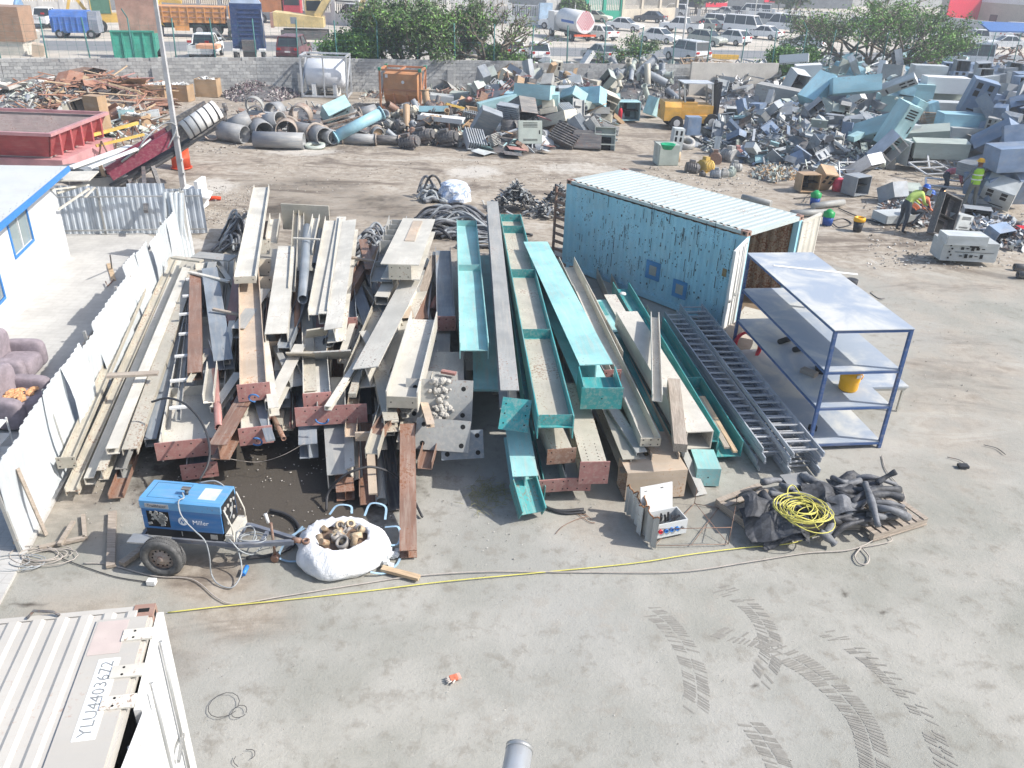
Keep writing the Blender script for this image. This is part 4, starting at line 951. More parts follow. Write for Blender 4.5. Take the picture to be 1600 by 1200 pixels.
cable('thin_wire', 'curved bit of wire near the bottom edge by the cream container',[(384,1171),(396,1172),(398,1180),(392,1186)],.004,BC, 'wire')
cable('thin_wire', 'short bent wire at the bottom edge right of the cream container',[(368,1182),(365,1190),(372,1198)],.004,BC, 'wire')
cable('black_hose', 'thick black hose end on the oily ground right of the welder',[(422,797),(445,803),(462,815),(468,832),(455,855),(420,868),(385,872)],.028,BC, 'hose')
cable('black_hose', 'black hose arching from the dark gap to the bulk bag',[(510,798),(513,770,.2),(535,745,.5),(560,733,.62),(585,730,.6),(615,742,.4),(640,770,.15),(660,808)],.022,BC, 'hose')
cable('black_hose', 'black cable looping over the broad girder down to the welder',[(237,628,1.2),(262,622,1.3),(290,632,1.35),(315,660,1.2),(327,695,1.1),(325,725,.95),(312,750,.8)],.02,BC, 'hose')
cable('black_hose', 'bundle of black cable on the concrete below the low teal beam', [(838, 785), (870, 798), (912, 796)], .03, BC, 'hose')
cable('black_hose', 'second black cable running beside the bundle below the teal beam',[(846,792),(880,802),(915,800)],.02,BC, 'hose')
for k, pts in enumerate(([(868, 834), (880, 822), (900, 812), (918, 806), (905, 803)], [(905, 795), (925, 812)], [(895, 798), (920, 815), (930, 817)])):
    cable('rusty_wire', 'thin rusty wire on the concrete below the teal beams',pts,.006,RUSTY, 'wire',group='rusty wires below the teal beams')
cable('twine', 'thin string sagging across the dark gap above the welder',[(352,716,.5),(400,722,.3),(440,712,.5),(477,692,.7)],.004,GC, 'string')
# ------------------------------------------------------------------ welder on its trailer
def welder():
    a = G(217, 779, 1.14); b = G(333, 789, 1.14); d = b - a; d.z = 0; L = 1.18; d.normalize()
    ang = math.atan2(d.y,d.x); root = empty('welder_trailer', 'small two wheeled trailer with a dusty drawbar under the blue welder', 'trailer',loc=(a.x,a.y,0),rz=ang)
    TM = paint('dusty_trailer_steel', (.13, .15, .19), .2, .4)
    W = .52; z0 = .5; z1 = 1.14
    m = MB()
    for y in (.0, W - .05): m.bar((-.12, y, z0 - .05), (L + .2, y, z0 - .05), .05, .07)
    for x in (-.1, .5, L + .1): m.span(x, x + .05, .03, W - .08, z0 - .08, z0 - .02)
    m.bar((L + .2, 0, z0 - .05), (L + .95, W / 2 - .03, z0 - .09), .06, .07); m.bar((L + .2, W - .05, z0 - .05), (L + .95, W / 2 + .03, z0 - .09), .06, .07); m.bar((L + .5, .15, z0 - .06), (L + .5, W - .16, z0 - .06), .05, .05)
    obj('chassis', m, TM, parent=root)
    cp = MB(); cp.cyl((L + .92,W / 2,z0 - .08),(L + 1.05,W / 2,z0 - .08),.045,10); cp.pipe((L + 1.12,W / 2,z0 - .1),(L + 1.12,W / 2,z0 - .06),.06,.022,14); obj('coupling',cp,RUSTY,parent=root)
    jk = MB(); jk.cyl((L + .62,W / 2,.06),(L + .62,W / 2,z0 + .2),.022,8); jk.cyl((L + .62,W / 2 - .05,.06),(L + .62,W / 2 + .05,.06),.06,12); obj('jockey_wheel',jk,RUSTY,parent=root)
    hd = MB(); hd.cyl((L + .58, W / 2, z0 + .2), (L + .54, W / 2 + .03, z0 + .34), .025, 8); obj('jack_handle', hd, WHITEP, parent=root)
    tp = MB(); tp.span(-.2, .38, -.2, .0, z0 - .02, z0 + .0); obj('mudguard', tp, GALV, parent=root)
    TY = plain('dusty_tyre_rubber', (.10, .10, .098), .9, 0, .3, 14, .3)
    for y, s_ in ((-.23, -1), (W + .20, 1)):
        w = MB(); R = .315
        prof = [(.19, -.085), (.27, -.095), (R - .02, -.085), (R, -.06), (R, .06), (R - .02, .085), (.27, .095), (.19, .085), (.185, 0), (.19, -.085)]
        Rx = Matrix.Rotation(radians(90), 3, 'X'); w.lathe(prof, (.33, y, R), 36, Rx)
        wo = obj('wheel', w, TY, parent=root)
        rm = MB(); rm.lathe([(.19,-.07 * s_),(.185,.05 * s_),(.15,.03 * s_),(.12,.05 * s_),(.06,.06 * s_),(.05,.085 * s_),(.001,.085 * s_)],(.33,y,R),28,Matrix.Rotation(radians(-90),3, 'X')); rm.mat(1)
        for k in range(12):
            an = k * pi / 6; x_, z_ = .135 * cos(an), .135 * sin(an); rm.cyl((.33 + x_, y - .045 * 1, R + z_), (.33 + x_, y - .05 * 1, R + z_), .014, 8)
        obj('rim', rm, [paint('dusty_rim', (.30, .25, .22), .4, .4), DARK], parent=wo)
        tr = MB()
        for k in range(60):
            an = k * pi / 30; c = Vector((.33 + (R + .002) * cos(an), y, R + (R + .002) * sin(an))); RR = Matrix.Rotation(-an, 3, 'Y')
            tr.box(c + Vector((0, -.035, 0)), (.010, .04, .02), RR); tr.box(c + Vector((0, .035, 0)), (.010, .04, .02), RR)
        obj('tread', tr, TY, parent=wo)
    ax_ = MB(); ax_.cyl((.33, -.2, .315), (.33, W + .15, .315), .03, 8); obj('axle', ax_, TM, parent=root)
    # welder body
    wr = empty('welding_generator', 'blue engine driven welding generator with white maker lettering, mounted on the trailer', 'welding generator',loc=(a.x,a.y,0),rz=ang)
    BLU = paint('worn_blue_enamel',(.035,.17,.42),.08,.2,.35,var=.12); LB = paint('bleached_blue_lid',(.12,.34,.60),.15,.25,.4,var=.12); BLK = plain('black_plastic',(.02,.021,.023),.5)
    b_ = MB(); b_.span(.0, L, 0, W, z0 + .13, z1 - .16); obj('case', b_, BLU, parent=wr)
    lo = MB(); lo.span(.02, L - .02, .01, W - .01, z0 - .01, z0 + .13); obj('base', lo, BLK, parent=wr)
    P = [(-.004, z1 - .16), (W + .004, z1 - .16), (W + .004, z1 - .03), (W - .04, z1), (.04, z1), (-.004, z1 - .03)]
    lid = MB(); lid.prism([(-y + 0, z) for y, z in reversed(P)][::-1], (-.01, 0, 0), (L * .82, 0, 0));
    lid = MB(); vs_ = [(-.01, y, z) for y, z in P] + [(L + .01, y, z) for y, z in P]; n_ = 6
    lid.add(vs_,[(i,n_ + i,n_ + (i + 1) % n_,(i + 1) % n_) for i in range(n_)] + [tuple(range(n_)),tuple(reversed(range(n_,2 * n_)))]); obj('lid',lid,LB,parent=wr)
    dd = MB(); dd.span(.08,.62,.06,.065,z1 - .001,z1 + .002); dd.span(.08,.62,W - .09,W - .085,z1 - .001,z1 + .002); dd.span(.08,.085,.06,W - .085,z1 - .001,z1 + .002); dd.span(.61,.615,.06,W - .085,z1 - .001,z1 + .002); obj('hatch_joint',dd,BLK,parent=wr)
    st = MB(); st.span(.82, 1.08, .1, .38, z1 + .0005, z1 + .002); obj('sticker', st, plain('faded_sticker', (.5, .56, .6)), parent=wr)
    ex = MB(); ex.cyl((.62,.2,z1),(.62,.2,z1 + .09),.025,10); ex.box((.62,.2,z1 + .1),(.12,.07,.02)); obj('exhaust',ex,DSTEEL,parent=wr)
    gr = MB(); gr.span(.07, .40, -.006, .001, z0 + .17, z1 - .2); go = obj('engine_opening', gr, DARK, parent=wr)
    r = Rng(6); e = MB()
    for k in range(22): e.box((.1 + .28 * r.random(), -.010, z0 + .2 + .22 * r.random()), (.03 + .05 * r.random(), .01, .02 + .05 * r.random()), Euler((0, r.uniform(-.6, .6), 0)).to_matrix())
    obj('engine', e, GREYP, parent=go)
    sl = MB(); sl.span(.55,.56,-.004,.0,z0 + .03,z0 + .11); sl.span(.98,1.08,-.004,.012,z0 + .02,z0 + .1); obj('tool_slot',sl,GALV,parent=wr)
    Mf = T(0, -.002, 0) @ Matrix.Rotation(radians(90), 4, 'X')
    nm = MB(); nm.span(.07,.42,-.010,-.0045,z1 - .135,z1 - .065); no = obj('name_plate',nm,plain('silver_plate',(.4,.42,.44),.35,.4),parent=wr)
    tx = text_mb('Trailblazer',.07,T(.245,-.011,z1 - .10) @ Matrix.Rotation(radians(90),4, 'X'),.0008,.95); tx.materials.append(plain('black_print',(.03,.03,.04))); obj('name_lettering',tx,None,parent=no)
    WT = plain('white_print', (.8, .82, .84), .5)
    tx = text_mb('Miller',.105,T(.86,-.002,z0 + .29) @ Matrix.Rotation(radians(90),4, 'X'),.001,1.0); tx.materials.append(WT); obj('maker_lettering',tx,None,parent=wr)
    lg = MB(); cx, cz = .60, z0 + .30
    lg.add([(cx + .072 * cos(t_), -.0025, cz + .072 * sin(t_)) for t_ in [i * pi / 12 for i in range(24)]], [tuple(range(24))]); lg.mat(1)
    for (x0, z0_, x1, z1_) in ((-.045, -.035, -.015, .035), (-.015, .035, .005, -.035), (.005, -.035, .03, .035), (.03, .035, .05, -.02)): lg.bar((cx + x0, -.0042, cz + z0_), (cx + x1, -.0042, cz + z1_), .003, .012, (0, 1, 0)) if False else lg.bar((cx + x0, -.0042, cz + z0_), (cx + x1, -.0042, cz + z1_), .012, .003, (0, 1, 0))
    obj('maker_badge', lg, [WT, BLU], parent=wr)
    # control end
    fr = MB(); fr.span(L, L + .012, .03, W - .03, z0 + .02, z1 - .05); fo = obj('control_panel', fr, BLK, parent=wr)
    dl = MB(); r = Rng(9)
    for k in range(15): dl.cyl((L + .012, .08 + .36 * r.random(), z0 + .12 + .42 * r.random()), (L + .03, 0, 0), .02, 8) if False else None
    for (y, z, q) in ((.12, z1 - .15, .035), (.22, z1 - .16, .03), (.33, z1 - .14, .03), (.42, z1 - .17, .025), (.14, z1 - .3, .025), (.3, z1 - .28, .04), (.42, z1 - .32, .02), (.16, z1 - .42, .03), (.34, z1 - .44, .03)): dl.cyl((L + .012, y, z), (L + .028, y, z), q, 12)
    obj('dials', dl, GREYP, parent=fo)
    gd = MB(); gd.tube([(L + .01,.03,z0),(L + .13,.03,z0 + .03),(L + .13,.03,z0 + .25),(L + .04,.03,z1 - .1)],.012,6); gd.tube([(L + .01,W - .03,z0),(L + .13,W - .03,z0 + .03),(L + .13,W - .03,z0 + .25),(L + .04,W - .03,z1 - .1)],.012,6); gd.span(L + .015,L + .14,.01,W - .01,z0 - .03,z0 + .10); obj('front_guard',gd,CREAM,parent=wr)
    # cables on it
    lead = [(285, 770, 1.2), (287, 778, 1.17), (279, 783, 1.16), (281, 800, 1.02), (290, 815, .9), (305, 830, .8), (320, 845, .7), (327, 868, .45), (330, 895, .1), (340, 912, .02), (362, 918, .02), (376, 900, .1), (377, 880, .2), (370, 850, .45), (372, 830, .62), (392, 822, .6), (398, 835, .5), (386, 862, .3)]
    cable('welding_lead', 'grey welding lead draped over the blue welder and looping at the drawbar', lead, .011, LC, 'cable', 8)
    cable('welding_lead', 'second grey lead hanging down the control end of the blue welder',[(312,754,1.16),(338,752,1.2),(358,770,1.05),(362,800,.8),(352,830,.6),(365,850,.5),(378,862,.35),(395,866,.25),(410,855,.1),(440,850,.02)],.010,LC, 'cable',8)
    coil('welding_lead', 'coiled lead lying over the trailer drawbar', 392, 842, .2, 3, .01, LC, .45, .3, 3, .6)
    o = obj('blue_plug',MB().cyl(G(380,898,.05),G(386,885,.06),.035,10),plain('blue_plastic',(.04,.2,.55),.4)); tag(o, 'blue and white plug hanging at the end of the welder lead', 'plug')
welder()
# ------------------------------------------------------------------ bulk bag
def bulk_bag():
    c = G(536,868); root = empty('bulk_bag', 'sagging white bulk bag full of brown scrap rings beside the trailer', 'bulk bag',loc=(c.x,c.y,0)); R,Hh = .70,.41
    N, K = 56, 14; vs_ = []; m = MB()
    prof = [(.84, 0.0), (.99, .05), (1.03, .14), (1.0, .25), (.93, .36), (.84, .45), (.74, .51), (.64, .53), (.57, .50), (.53, .40)]
    for k, (pr_, z) in enumerate(prof):
        for i in range(N):
            a = 2 * pi * i / N; w = 1 + .05 * sin(3 * a + 1) + .025 * sin(7 * a + k * .5) + (.06 + .02 * (k > 6)) * noise3(Vector((cos(a) * 2.4, sin(a) * 2.4, k * .55)))
            f = .07 * noise3(Vector((cos(a) * 6, sin(a) * 6, k * .8))); vs_.append((R * pr_ * w * cos(a) * 1.0, R * pr_ * (w + f) * sin(a) * .86, max(0, Hh / .53 * z + f * .9 * (k > 0))))
    m.add(vs_, [(k * N + i, k * N + (i + 1) % N, (k + 1) * N + (i + 1) % N, (k + 1) * N + i) for k in range(len(prof) - 1) for i in range(N)], True)
    n = NB('white_woven_bag',.75,0,.25); v = n.vec(); f = n.noise(4.5,v,6,.65,1.2); g = n.noise(1.5,v,3); n.col(n.mix(n.ramp(g,.45,.8,0,.4),(.78,.79,.80),(.60,.57,.52))); n.bump(f,.9,.05)
    obj('bag_body', m, n.m, parent=root)
    f = MB(); f.lathe([(.001, .33), (.44, .29)], n=20); obj('fill', f, plain('brown_fill', (.16, .11, .08)), parent=root)
    BRN = [paint('rusty_ring',(.33,.24,.15),.5,.3),paint('grey_ring',(.3,.28,.26),.3,.3),paint('tan_ring',(.48,.38,.25),.4,.3)]
    r = Rng(4)
    for k in range(24):
        a = r.uniform(0, 6.28); q = r.uniform(0, .34); p = Vector((q * cos(a), q * sin(a), .34 + r.uniform(-.03, .07) - q * .1)); dv = Euler((r.uniform(-.8, .8), r.uniform(-.8, .8), 0)).to_matrix() @ Vector((0, 0, 1))
        if k % 3: mm = MB().pipe(p, p + dv * r.uniform(.04, .09), r.uniform(.05, .11), .03, 14)
        else: mm = MB().cyl(p, p + dv * r.uniform(.08, .18), r.uniform(.03, .06), 12)
        o = obj('scrap_ring' if k % 3 else 'scrap_roll',mm,BRN[k % 3],M=T(c.x,c.y,0)); tag(o, 'rusty ring shaped scrap piece filling the white bulk bag' if k % 3 else 'short rusty roll among the rings in the bulk bag', 'scrap', 'scrap in the bulk bag')
    BS = plain('pale_blue_strap', (.30, .44, .55), .8)
    for k, pts in enumerate(([(-.62, .25, .3), (-.85, .1, .2), (-.95, -.1, .03), (-.8, -.2, .02), (-.62, -.22, .04), (-.55, -.3, .06)], [(-.3, .55, .35), (-.2, .7, .42), (0, .72, .4), (.05, .56, .38)], [(.25, .55, .35), (.32, .74, .45), (.55, .72, .42), (.58, .5, .33)], [(.6, .35, .3), (.82, .3, .34), (.84, .1, .2), (.66, .02, .2)], [(.5, -.45, .08), (.7, -.4, .03), (.85, -.2, .03), (.88, 0, .02)], [(-.7, .1, .1), (-.82, .25, .1), (-.7, .42, .2)])):
        m = MB(); P = smooth_path(pts, 6)
        for a, b in zip(P[:-1], P[1:]): m.bar(a, b, .035, .005)
        obj('lifting_strap', m, BS, parent=root)
    m = MB(); r = Rng(12)
    for k in range(14): p = Vector((.72 + r.uniform(-.1, .1), -.1 + r.uniform(-.15, .2), r.uniform(.03, .15))); m.lathe([(.001, -.04), (.06, -.02), (.05, .03), (.001, .05)], p, 6, Euler((r.uniform(0, 3), 0, 0)).to_matrix(), smooth=False)
    obj('torn_flap', m, plain('torn_white_film', (.6, .62, .62)), parent=root)
bulk_bag()
# ------------------------------------------------------------------ distribution box with sockets
def junction():
    a = G(1022, 842, .04); b = G(1070, 832, .04); d = b - a; d.z = 0; d.normalize(); ang = math.atan2(d.y, d.x)
    root = empty('distribution_box', 'open grey distribution box with red and blue sockets and a raised white lid', 'distribution box',loc=(a.x,a.y,0),rz=ang)
    BX = paint('pale_grey_box_enamel', (.62, .64, .64), .08, .15, var=.05); L, W, Hh = .58, .36, .30
    m = MB(); m.span(0,L,0,.015,0.03,Hh); m.span(0,L,W - .015,W,0.03,Hh); m.span(0,.015,.015,W - .015,0.03,Hh); m.span(L - .015,L,.015,W - .015,.03,Hh); m.span(.015,L - .015,.015,W - .015,.03,.05); obj('box',m,BX,parent=root)
    ins = MB(); r = Rng(3)
    for k in range(10): ins.bar((.05 + .48 * r.random(), .04 + .28 * r.random(), .1), (.05 + .48 * r.random(), .04 + .28 * r.random(), .27), .03, .02)
    obj('wiring', ins, BLACKR, parent=root)
    ld = MB(); ld.box((0, 0, .22), (L, .02, .44)); ld.mat(1); ld.span(.07, .12, -.013, -.010, .37, .385); ld.span(-.22, -.17, -.013, -.010, .36, .37)
    obj('lid', ld, [WHITEP, BLACKR], parent=root, M=T(L / 2 - .08, W + .01, Hh) @ Matrix.Rotation(radians(-14), 4, 'X'))
    cols = ((.55, .03, .05), (.03, .17, .48), (.03, .17, .48), (.03, .17, .48), (.2, .2, .2))
    for k, c in enumerate(cols):
        s_ = MB(); x = .09 + .1 * k; q = .036 if k < 4 else .02; s_.lathe([(.001,0),(q,0),(q,.035),(q * .72,.036),(q * .7,.01),(.001,.012)],(x,0,.17),14,Matrix.Rotation(radians(90),3, 'X')); nm = ('red_socket', 'blue_socket', 'blue_socket', 'blue_socket', 'switch')[k]
        obj(nm, s_, plain('socket_' + str(c[0]), c, .4), parent=root)
    # curled corrugated sheet beside it
    for k,(pts,hh,lab) in enumerate(([[(975,800),(990,812),(998,838)],.52, 'left curled piece of rusty edged corrugated sheet by the distribution box'],[[(1002,812),(1006,838),(1022,858)],.55, 'right rusty edged corrugated sheet standing in front of the distribution box'])):
        base = smooth_path([G(p[0], p[1] , .0) for p in pts], 8); m = MB(); vs_ = []; N = len(base)
        for s_ in range(2):
            for i, p in enumerate(base):
                t_ = (base[min(i + 1, N - 1)] - base[max(i - 1, 0)]).normalized(); nn = Vector((-t_.y, t_.x, 0)); q = p + nn * (.025 * sin(i * 1.7)) ; vs_.append(q + Vector((0, 0, 0 if s_ == 0 else hh + .05 * sin(i * .9))));
        m.add(vs_, [(i, i + 1, N + i + 1, N + i) for i in range(N - 1)]); vs2 = [Vector(v_) + Vector((.006, .006, 0)) for v_ in vs_]; m.add(vs2, [(i + 1, i, N + i, N + i + 1) for i in range(N - 1)])
        e = MB(); e.tube([Vector(v_) for v_ in vs_[N:]], .012, 5)
        o = obj('corrugated_sheet',m,paint('rust_flecked_sheet',(.55,.54,.50),.35,.2)); tag(o,lab, 'metal sheet'); obj('rusty_edge',e,paint('orange_rust',(.35,.16,.06),.8,.1),parent=o)
    # wire frame of rebar
    m = MB(); z = .02
    F_ = [(1022, 853), (1138, 850), (1148, 798), (1085, 787)]
    Q = [G(u, v, z) for u, v in F_]; T_ = [q + Vector((0, 0, .33)) for q in Q]
    for i in range(4): m.cyl(Q[i], Q[(i + 1) % 4], .006, 5); m.cyl(Q[i], T_[i], .006, 5)
    m.cyl(T_[0], T_[1], .006, 5); m.cyl(T_[1], T_[2], .006, 5); m.cyl(Q[0] * .5 + Q[1] * .5, Q[2] * .6 + Q[3] * .4, .006, 5); m.cyl(Q[1], G(1086, 786, .3), .006, 5)
    o = obj('wire_frame', m, RUSTY); tag(o, 'thin rusty wire cage frame lying right of the distribution box', 'wire frame')
junction()
# ------------------------------------------------------------------ pallets with rubber hoses
def pallet(label, u, v, rz, n=8, L=1.2, W=1.0):
    c = G(u, v); root = empty('pallet', label, 'pallet', loc=(c.x, c.y, 0), rz=rz, group='wooden pallets under the rubber hoses')
    for k in range(n): obj('slat',MB().span(-L / 2 + k * L / (n - .35),-L / 2 + k * L / (n - .35) + .1,-W / 2,W / 2,.12,.142),WOODG,parent=root)
    for y in (-W / 2 + .05, 0, W / 2 - .05): obj('bearer', MB().span(-L / 2, L / 2, y - .045, y + .045, .022, .12), WOODG, parent=root)
    for y in (-W / 2 + .05, W / 2 - .05): obj('bottom_board', MB().span(-L / 2, L / 2, y - .06, y + .06, 0, .022), WOODG, parent=root)
pallet('wooden pallet showing its slats under the left of the black rubber', 1190, 806, radians(-58))
pallet('wooden pallet under the right of the black rubber hoses', 1370, 806, radians(25))
pallet('hidden wooden pallet between the two under the black rubber', 1270, 800, radians(5))
RB = [plain('black_rubber_hose', (.06, .062, .068), .6, 0, .5, 7, .3), plain('grey_rubber_hose', (.15, .155, .165), .6, 0, .35, 7, .3)]
def hose(label, pts, r, mi, flat=1.0, grp='rubber hose lengths on the pallets'):
    P = smooth_path([G(*p) for p in pts], 5); m = MB(); rad = [r * (1 + .18 * sin(i * .8 + u_)) for i, u_ in zip(range(len(P)), [rr(0, 6)] * len(P))]
    m.tube(P, rad, 9); o = obj('rubber_hose', m, RB[mi]); tag(o, label, 'rubber hose', grp)
hs = [((1190, 770, .45), (1215, 800, .35), (1240, 830, .2)), ((1205, 765, .3), (1245, 790, .35), (1262, 815, .3)), ((1235, 800, .3), (1250, 820, .25), (1256, 838, .15)), ((1280, 830, .25), (1296, 842, .15), (1304, 850, .08)),
      ((1300, 840, .15), (1320, 822, .3), (1358, 812, .3), (1410, 804, .3)), ((1352, 755, .5), (1362, 785, .5), (1372, 822, .35)), ((1358, 775, .4), (1385, 772, .4), (1410, 778, .35)), ((1365, 785, .36), (1390, 786, .36), (1412, 792, .3)),
      ((1370, 795, .3), (1395, 795, .3), (1414, 800, .25)), ((1300, 800, .3), (1330, 793, .35), (1360, 780, .4)), ((1302, 810, .25), (1340, 805, .3), (1370, 800, .3)), ((1275, 770, .3), (1310, 762, .35), (1345, 750, .4)),
      ((1280, 780, .3), (1320, 772, .35), (1360, 765, .35)), ((1180, 785, .3), (1200, 815, .28), (1222, 838, .2)), ((1210, 790, .4), (1228, 812, .38), (1240, 842, .12)), ((1330, 748, .3), (1360, 745, .4), (1400, 757, .3)), ((1370, 755, .4), (1385, 745, .5), (1400, 737, .6)),
      ((1290, 790, .35), (1300, 815, .3), (1290, 835, .2)), ((1330, 785, .4), (1370, 765, .42), (1405, 765, .3)), ((1285, 800, .25), (1325, 815, .25), (1350, 808, .25))]
for k in range(26): _a = rr(0, 1); _p = (rr(1215, 1395), rr(750, 815)); _l = rr(14, 32); hs.append(((_p[0] - _l, _p[1] - _l * rr(-.2, .5), rr(.2, .4)), (_p[0], _p[1], rr(.3, .45)), (_p[0] + _l, _p[1] + _l * rr(-.3, .6), rr(.15, .35))))
for k,h in enumerate(hs): _u = (h[0][0] + h[2][0]) / 2; _v = (h[0][1] + h[2][1]) / 2; hose(('grey ' if k % 2 and k % 3 == 0 else 'black ') + 'rubber hose ' + ('pointing at the camera' if abs(h[0][1] - h[2][1]) > abs(h[0][0] - h[2][0]) * .8 else 'lying crosswise') + (', front' if _v > 805 else ', back' if _v < 772 else ', middle') + (' left of the yellow coil' if _u < 1235 else ' just right of the yellow coil' if _u < 1335 else ' at the right end of the pallets'),h,rr(.042,.065),k % 2)
def rubber_sheet(label, u, v, z, sx, sy, seed, mi):
    c = G(u, v, z); N = 9; vs_ = []
    for j in range(N):
        for i in range(N):
            x, y = (i / (N - 1) - .5) * sx, (j / (N - 1) - .5) * sy; vs_.append((c.x + x + .07 * noise3(Vector((x * 4, y * 4, seed))), c.y + y + .07 * noise3(Vector((y * 4, x * 4, seed + 9))), max(.03, c.z + .22 * noise3(Vector((x * 3.1, y * 3.1, seed * 2.3))) - .35 * (x * x + y * y) / (sx * sx) )))
    m = MB(); m.add(vs_, [(j * N + i, j * N + i + 1, (j + 1) * N + i + 1, (j + 1) * N + i) for j in range(N - 1) for i in range(N - 1)], False)
    m.add([Vector(q) - Vector((0, 0, .012)) for q in vs_], [(j * N + i, (j + 1) * N + i, (j + 1) * N + i + 1, j * N + i + 1) for j in range(N - 1) for i in range(N - 1)], False)
    o = obj('rubber_sheet', m, RB[mi]); tag(o, label, 'rubber sheet')
rubber_sheet('crumpled black rubber sheet rising at the left end of the pallets',1185,778,.48,.55,.7,1,0); rubber_sheet('torn black rubber sheet hanging over the left pallet',1210,808,.4,.9,.7,2,0)
rubber_sheet('crumpled rubber sheet behind the yellow cable coil',1300,768,.45,.9,.6,3,0); rubber_sheet('grey rubber sheet folded in the middle of the pallets',1325,780,.5,.6,.5,5,1); rubber_sheet('ragged rubber sheet at the back of the pallets',1340,748,.4,.9,.4,8,0)
rubber_sheet('black rubber scrap at the front left of the pallets', 1228, 832, .22, .7, .4, 11, 0)
c = G(1255, 800, .5); P = []
for i in range(15 * 22):
    a = i * 2 * pi / 22; k = i / 22; R = .30 + .09 * sin(k * 1.7) + .03 * sin(k * 5); cx = .16 * (k / 15 - .5) + .05 * sin(k * 2.3); P.append(c + Vector((cx + R * cos(a), -cx * 1.1 + R * .95 * sin(a), .03 + .045 * sin(a * 1 + k) + .1 * sin(k * .9) * .4)))
o = obj('cable_coil', MB().tube(P, .0085, 5), YC); tag(o, 'bright yellow cable coil lying on the black rubber hoses', 'cable coil')
cable('yellow_cable', 'yellow cable tail hanging from the coil over the hoses',[(1230,775,.55),(1232,762,.6),(1242,760,.6),(1260,790,.5),(1280,828,.25),(1300,818,.25),(1297,800,.4)],.0105,YC)
# ------------------------------------------------------------------ glove, chimney cap, small litter
def glove():
    c = G(709, 1059, .02); m = MB(); R = rotz(radians(25)).to_3x3()
    def pad(x, y, sx, sy, sz, a=0): m.lathe([(.001, -1), (.7, -.75), (1, 0), (.7, .75), (.001, 1)], (0, 0, 0), 8) if False else m.box(c + R @ Vector((x, y, 0)), (sx, sy, sz), R @ rotz(a).to_3x3())
    pad(0,0,.10,.085,.03); root = obj('work_glove',m,plain('orange_red_rubber',(.55,.16,.09),.7,0,.3,30)); tag(root, 'orange and white work glove lying alone on the open concrete', 'glove')
    for k in range(4): q = MB(); q.cyl(c + R @ Vector((-.04,-.035 + .023 * k,0)),c + R @ Vector((-.115 + .01 * abs(k - 1.5),-.05 + .03 * k,-.005)),.012,8,.009); obj('finger',q,plain('dirty_knit',(.5,.45,.4)),parent=root)
    q = MB(); q.cyl(c + R @ Vector((.0,-.04,0)),c + R @ Vector((-.05,-.085,0)),.013,8,.01); obj('thumb',q,plain('dirty_knit',(.5,.45,.4)),parent=root)
    q = MB(); q.box(c + R @ Vector((.065, 0, .0)), (.05, .09, .026), R); obj('cuff', q, plain('pale_cuff', (.6, .35, .28)), parent=root)
glove()
def chimney():
    m = MB(); A = G(812, 1168, 2.2);
    B = A + Vector((-.12, -.75, -.15)); d = (A - B).normalized(); m.cyl(B, A, .115, 32)
    o = obj('vent_pipe',m,paint('galvanised_duct',(.45,.47,.49),.05,.2,.35,.4)); tag(o, 'dented galvanised vent pipe end poking into the bottom of the view', 'vent pipe')
    r_ = MB(); r_.pipe(A - d * .03, A + d * .008, .120, .012, 32); obj('rim', r_, GALV, parent=o)
chimney()
def litter():
    for (u,v,lab) in ((1500,717, 'bent rusty wire piece on the open concrete at the right'),(1557,698, 'thin strip on the concrete at the far right')):
        cable('rusty_wire', lab, [(u - 20, v - 3), (u, v + 2), (u + 14, v + 12)], .008, DSTEEL, 'wire')
    o = obj('plastic_scrap',MB().box(G(1505,728,.03),(.18,.12,.05)),BLACKR); tag(o, 'small black scrap beside the bent wire on the concrete', 'scrap')
    o = obj('black_bin',MB().lathe([(.001,0),(.15,0),(.17,.3),(.15,.31),(.001,.3)],G(1328,452),14),BLACKR); tag(o, 'small black tub on the concrete right of the shelving top', 'tub')
    cable('rusty_wire', 'thin bent rod on the ground behind the platform', [(1360, 458), (1372, 466), (1382, 466)], .02, DSTEEL, 'wire')
    m = MB(); r = Rng(5)
    for _ in range(120):
        c = G(760 + r.gauss(0, 14), 772 + r.gauss(0, 11), .01); a = r.uniform(0, 6.3); m.tube([c, c + Vector((.1 * cos(a), .1 * sin(a), .05)), c + Vector((.2 * cos(a + .5), .2 * sin(a + .5), .02))], .004, 4)
    obj('dry_weeds', m, plain('dry_weed', (.25, .24, .12)), kind='stuff')
    o = obj('silver_sheet',MB().box(G(1250,752,.3),(.6,.4,.01),Euler((.2,.1,.4)).to_matrix()),GALV); tag(o, 'crumpled pale sheet between the cable ladders and the rubber', 'metal sheet')
    # bits under the far end of the rack
    o = obj('round_drum_lid',MB().cyl(G(1150,530,.3),G(1155,528,.38),.38,24),paint('tan_disc',(.40,.34,.27),.2,.4)); tag(o, 'tan round disc leaning under the open container door', 'disc')
    o = obj('red_ring',MB().pipe(G(1166,540,.3),G(1170,540,.36),.33,.05,24),plain('red_plastic',(.55,.03,.05))); tag(o, 'red ring standing behind the left post of the shelving', 'ring')
    o = obj('plastic_bag',MB().lathe([(.001,.28),(.15,.22),(.24,.1),(.2,0),(.001,0)],G(1143,560),9,smooth=False),plain('clear_film',(.6,.62,.64),.3)); tag(o, 'crumpled clear plastic at the foot of the shelving rack', 'plastic bag')
    o = obj('crate_lid',MB().box(G(1185,500,.35),(1.0,.7,.06),Euler((.3,0,-.6)).to_matrix()),CREAM); tag(o, 'beige panel standing under the second shelf by the container doorway', 'panel')
litter()
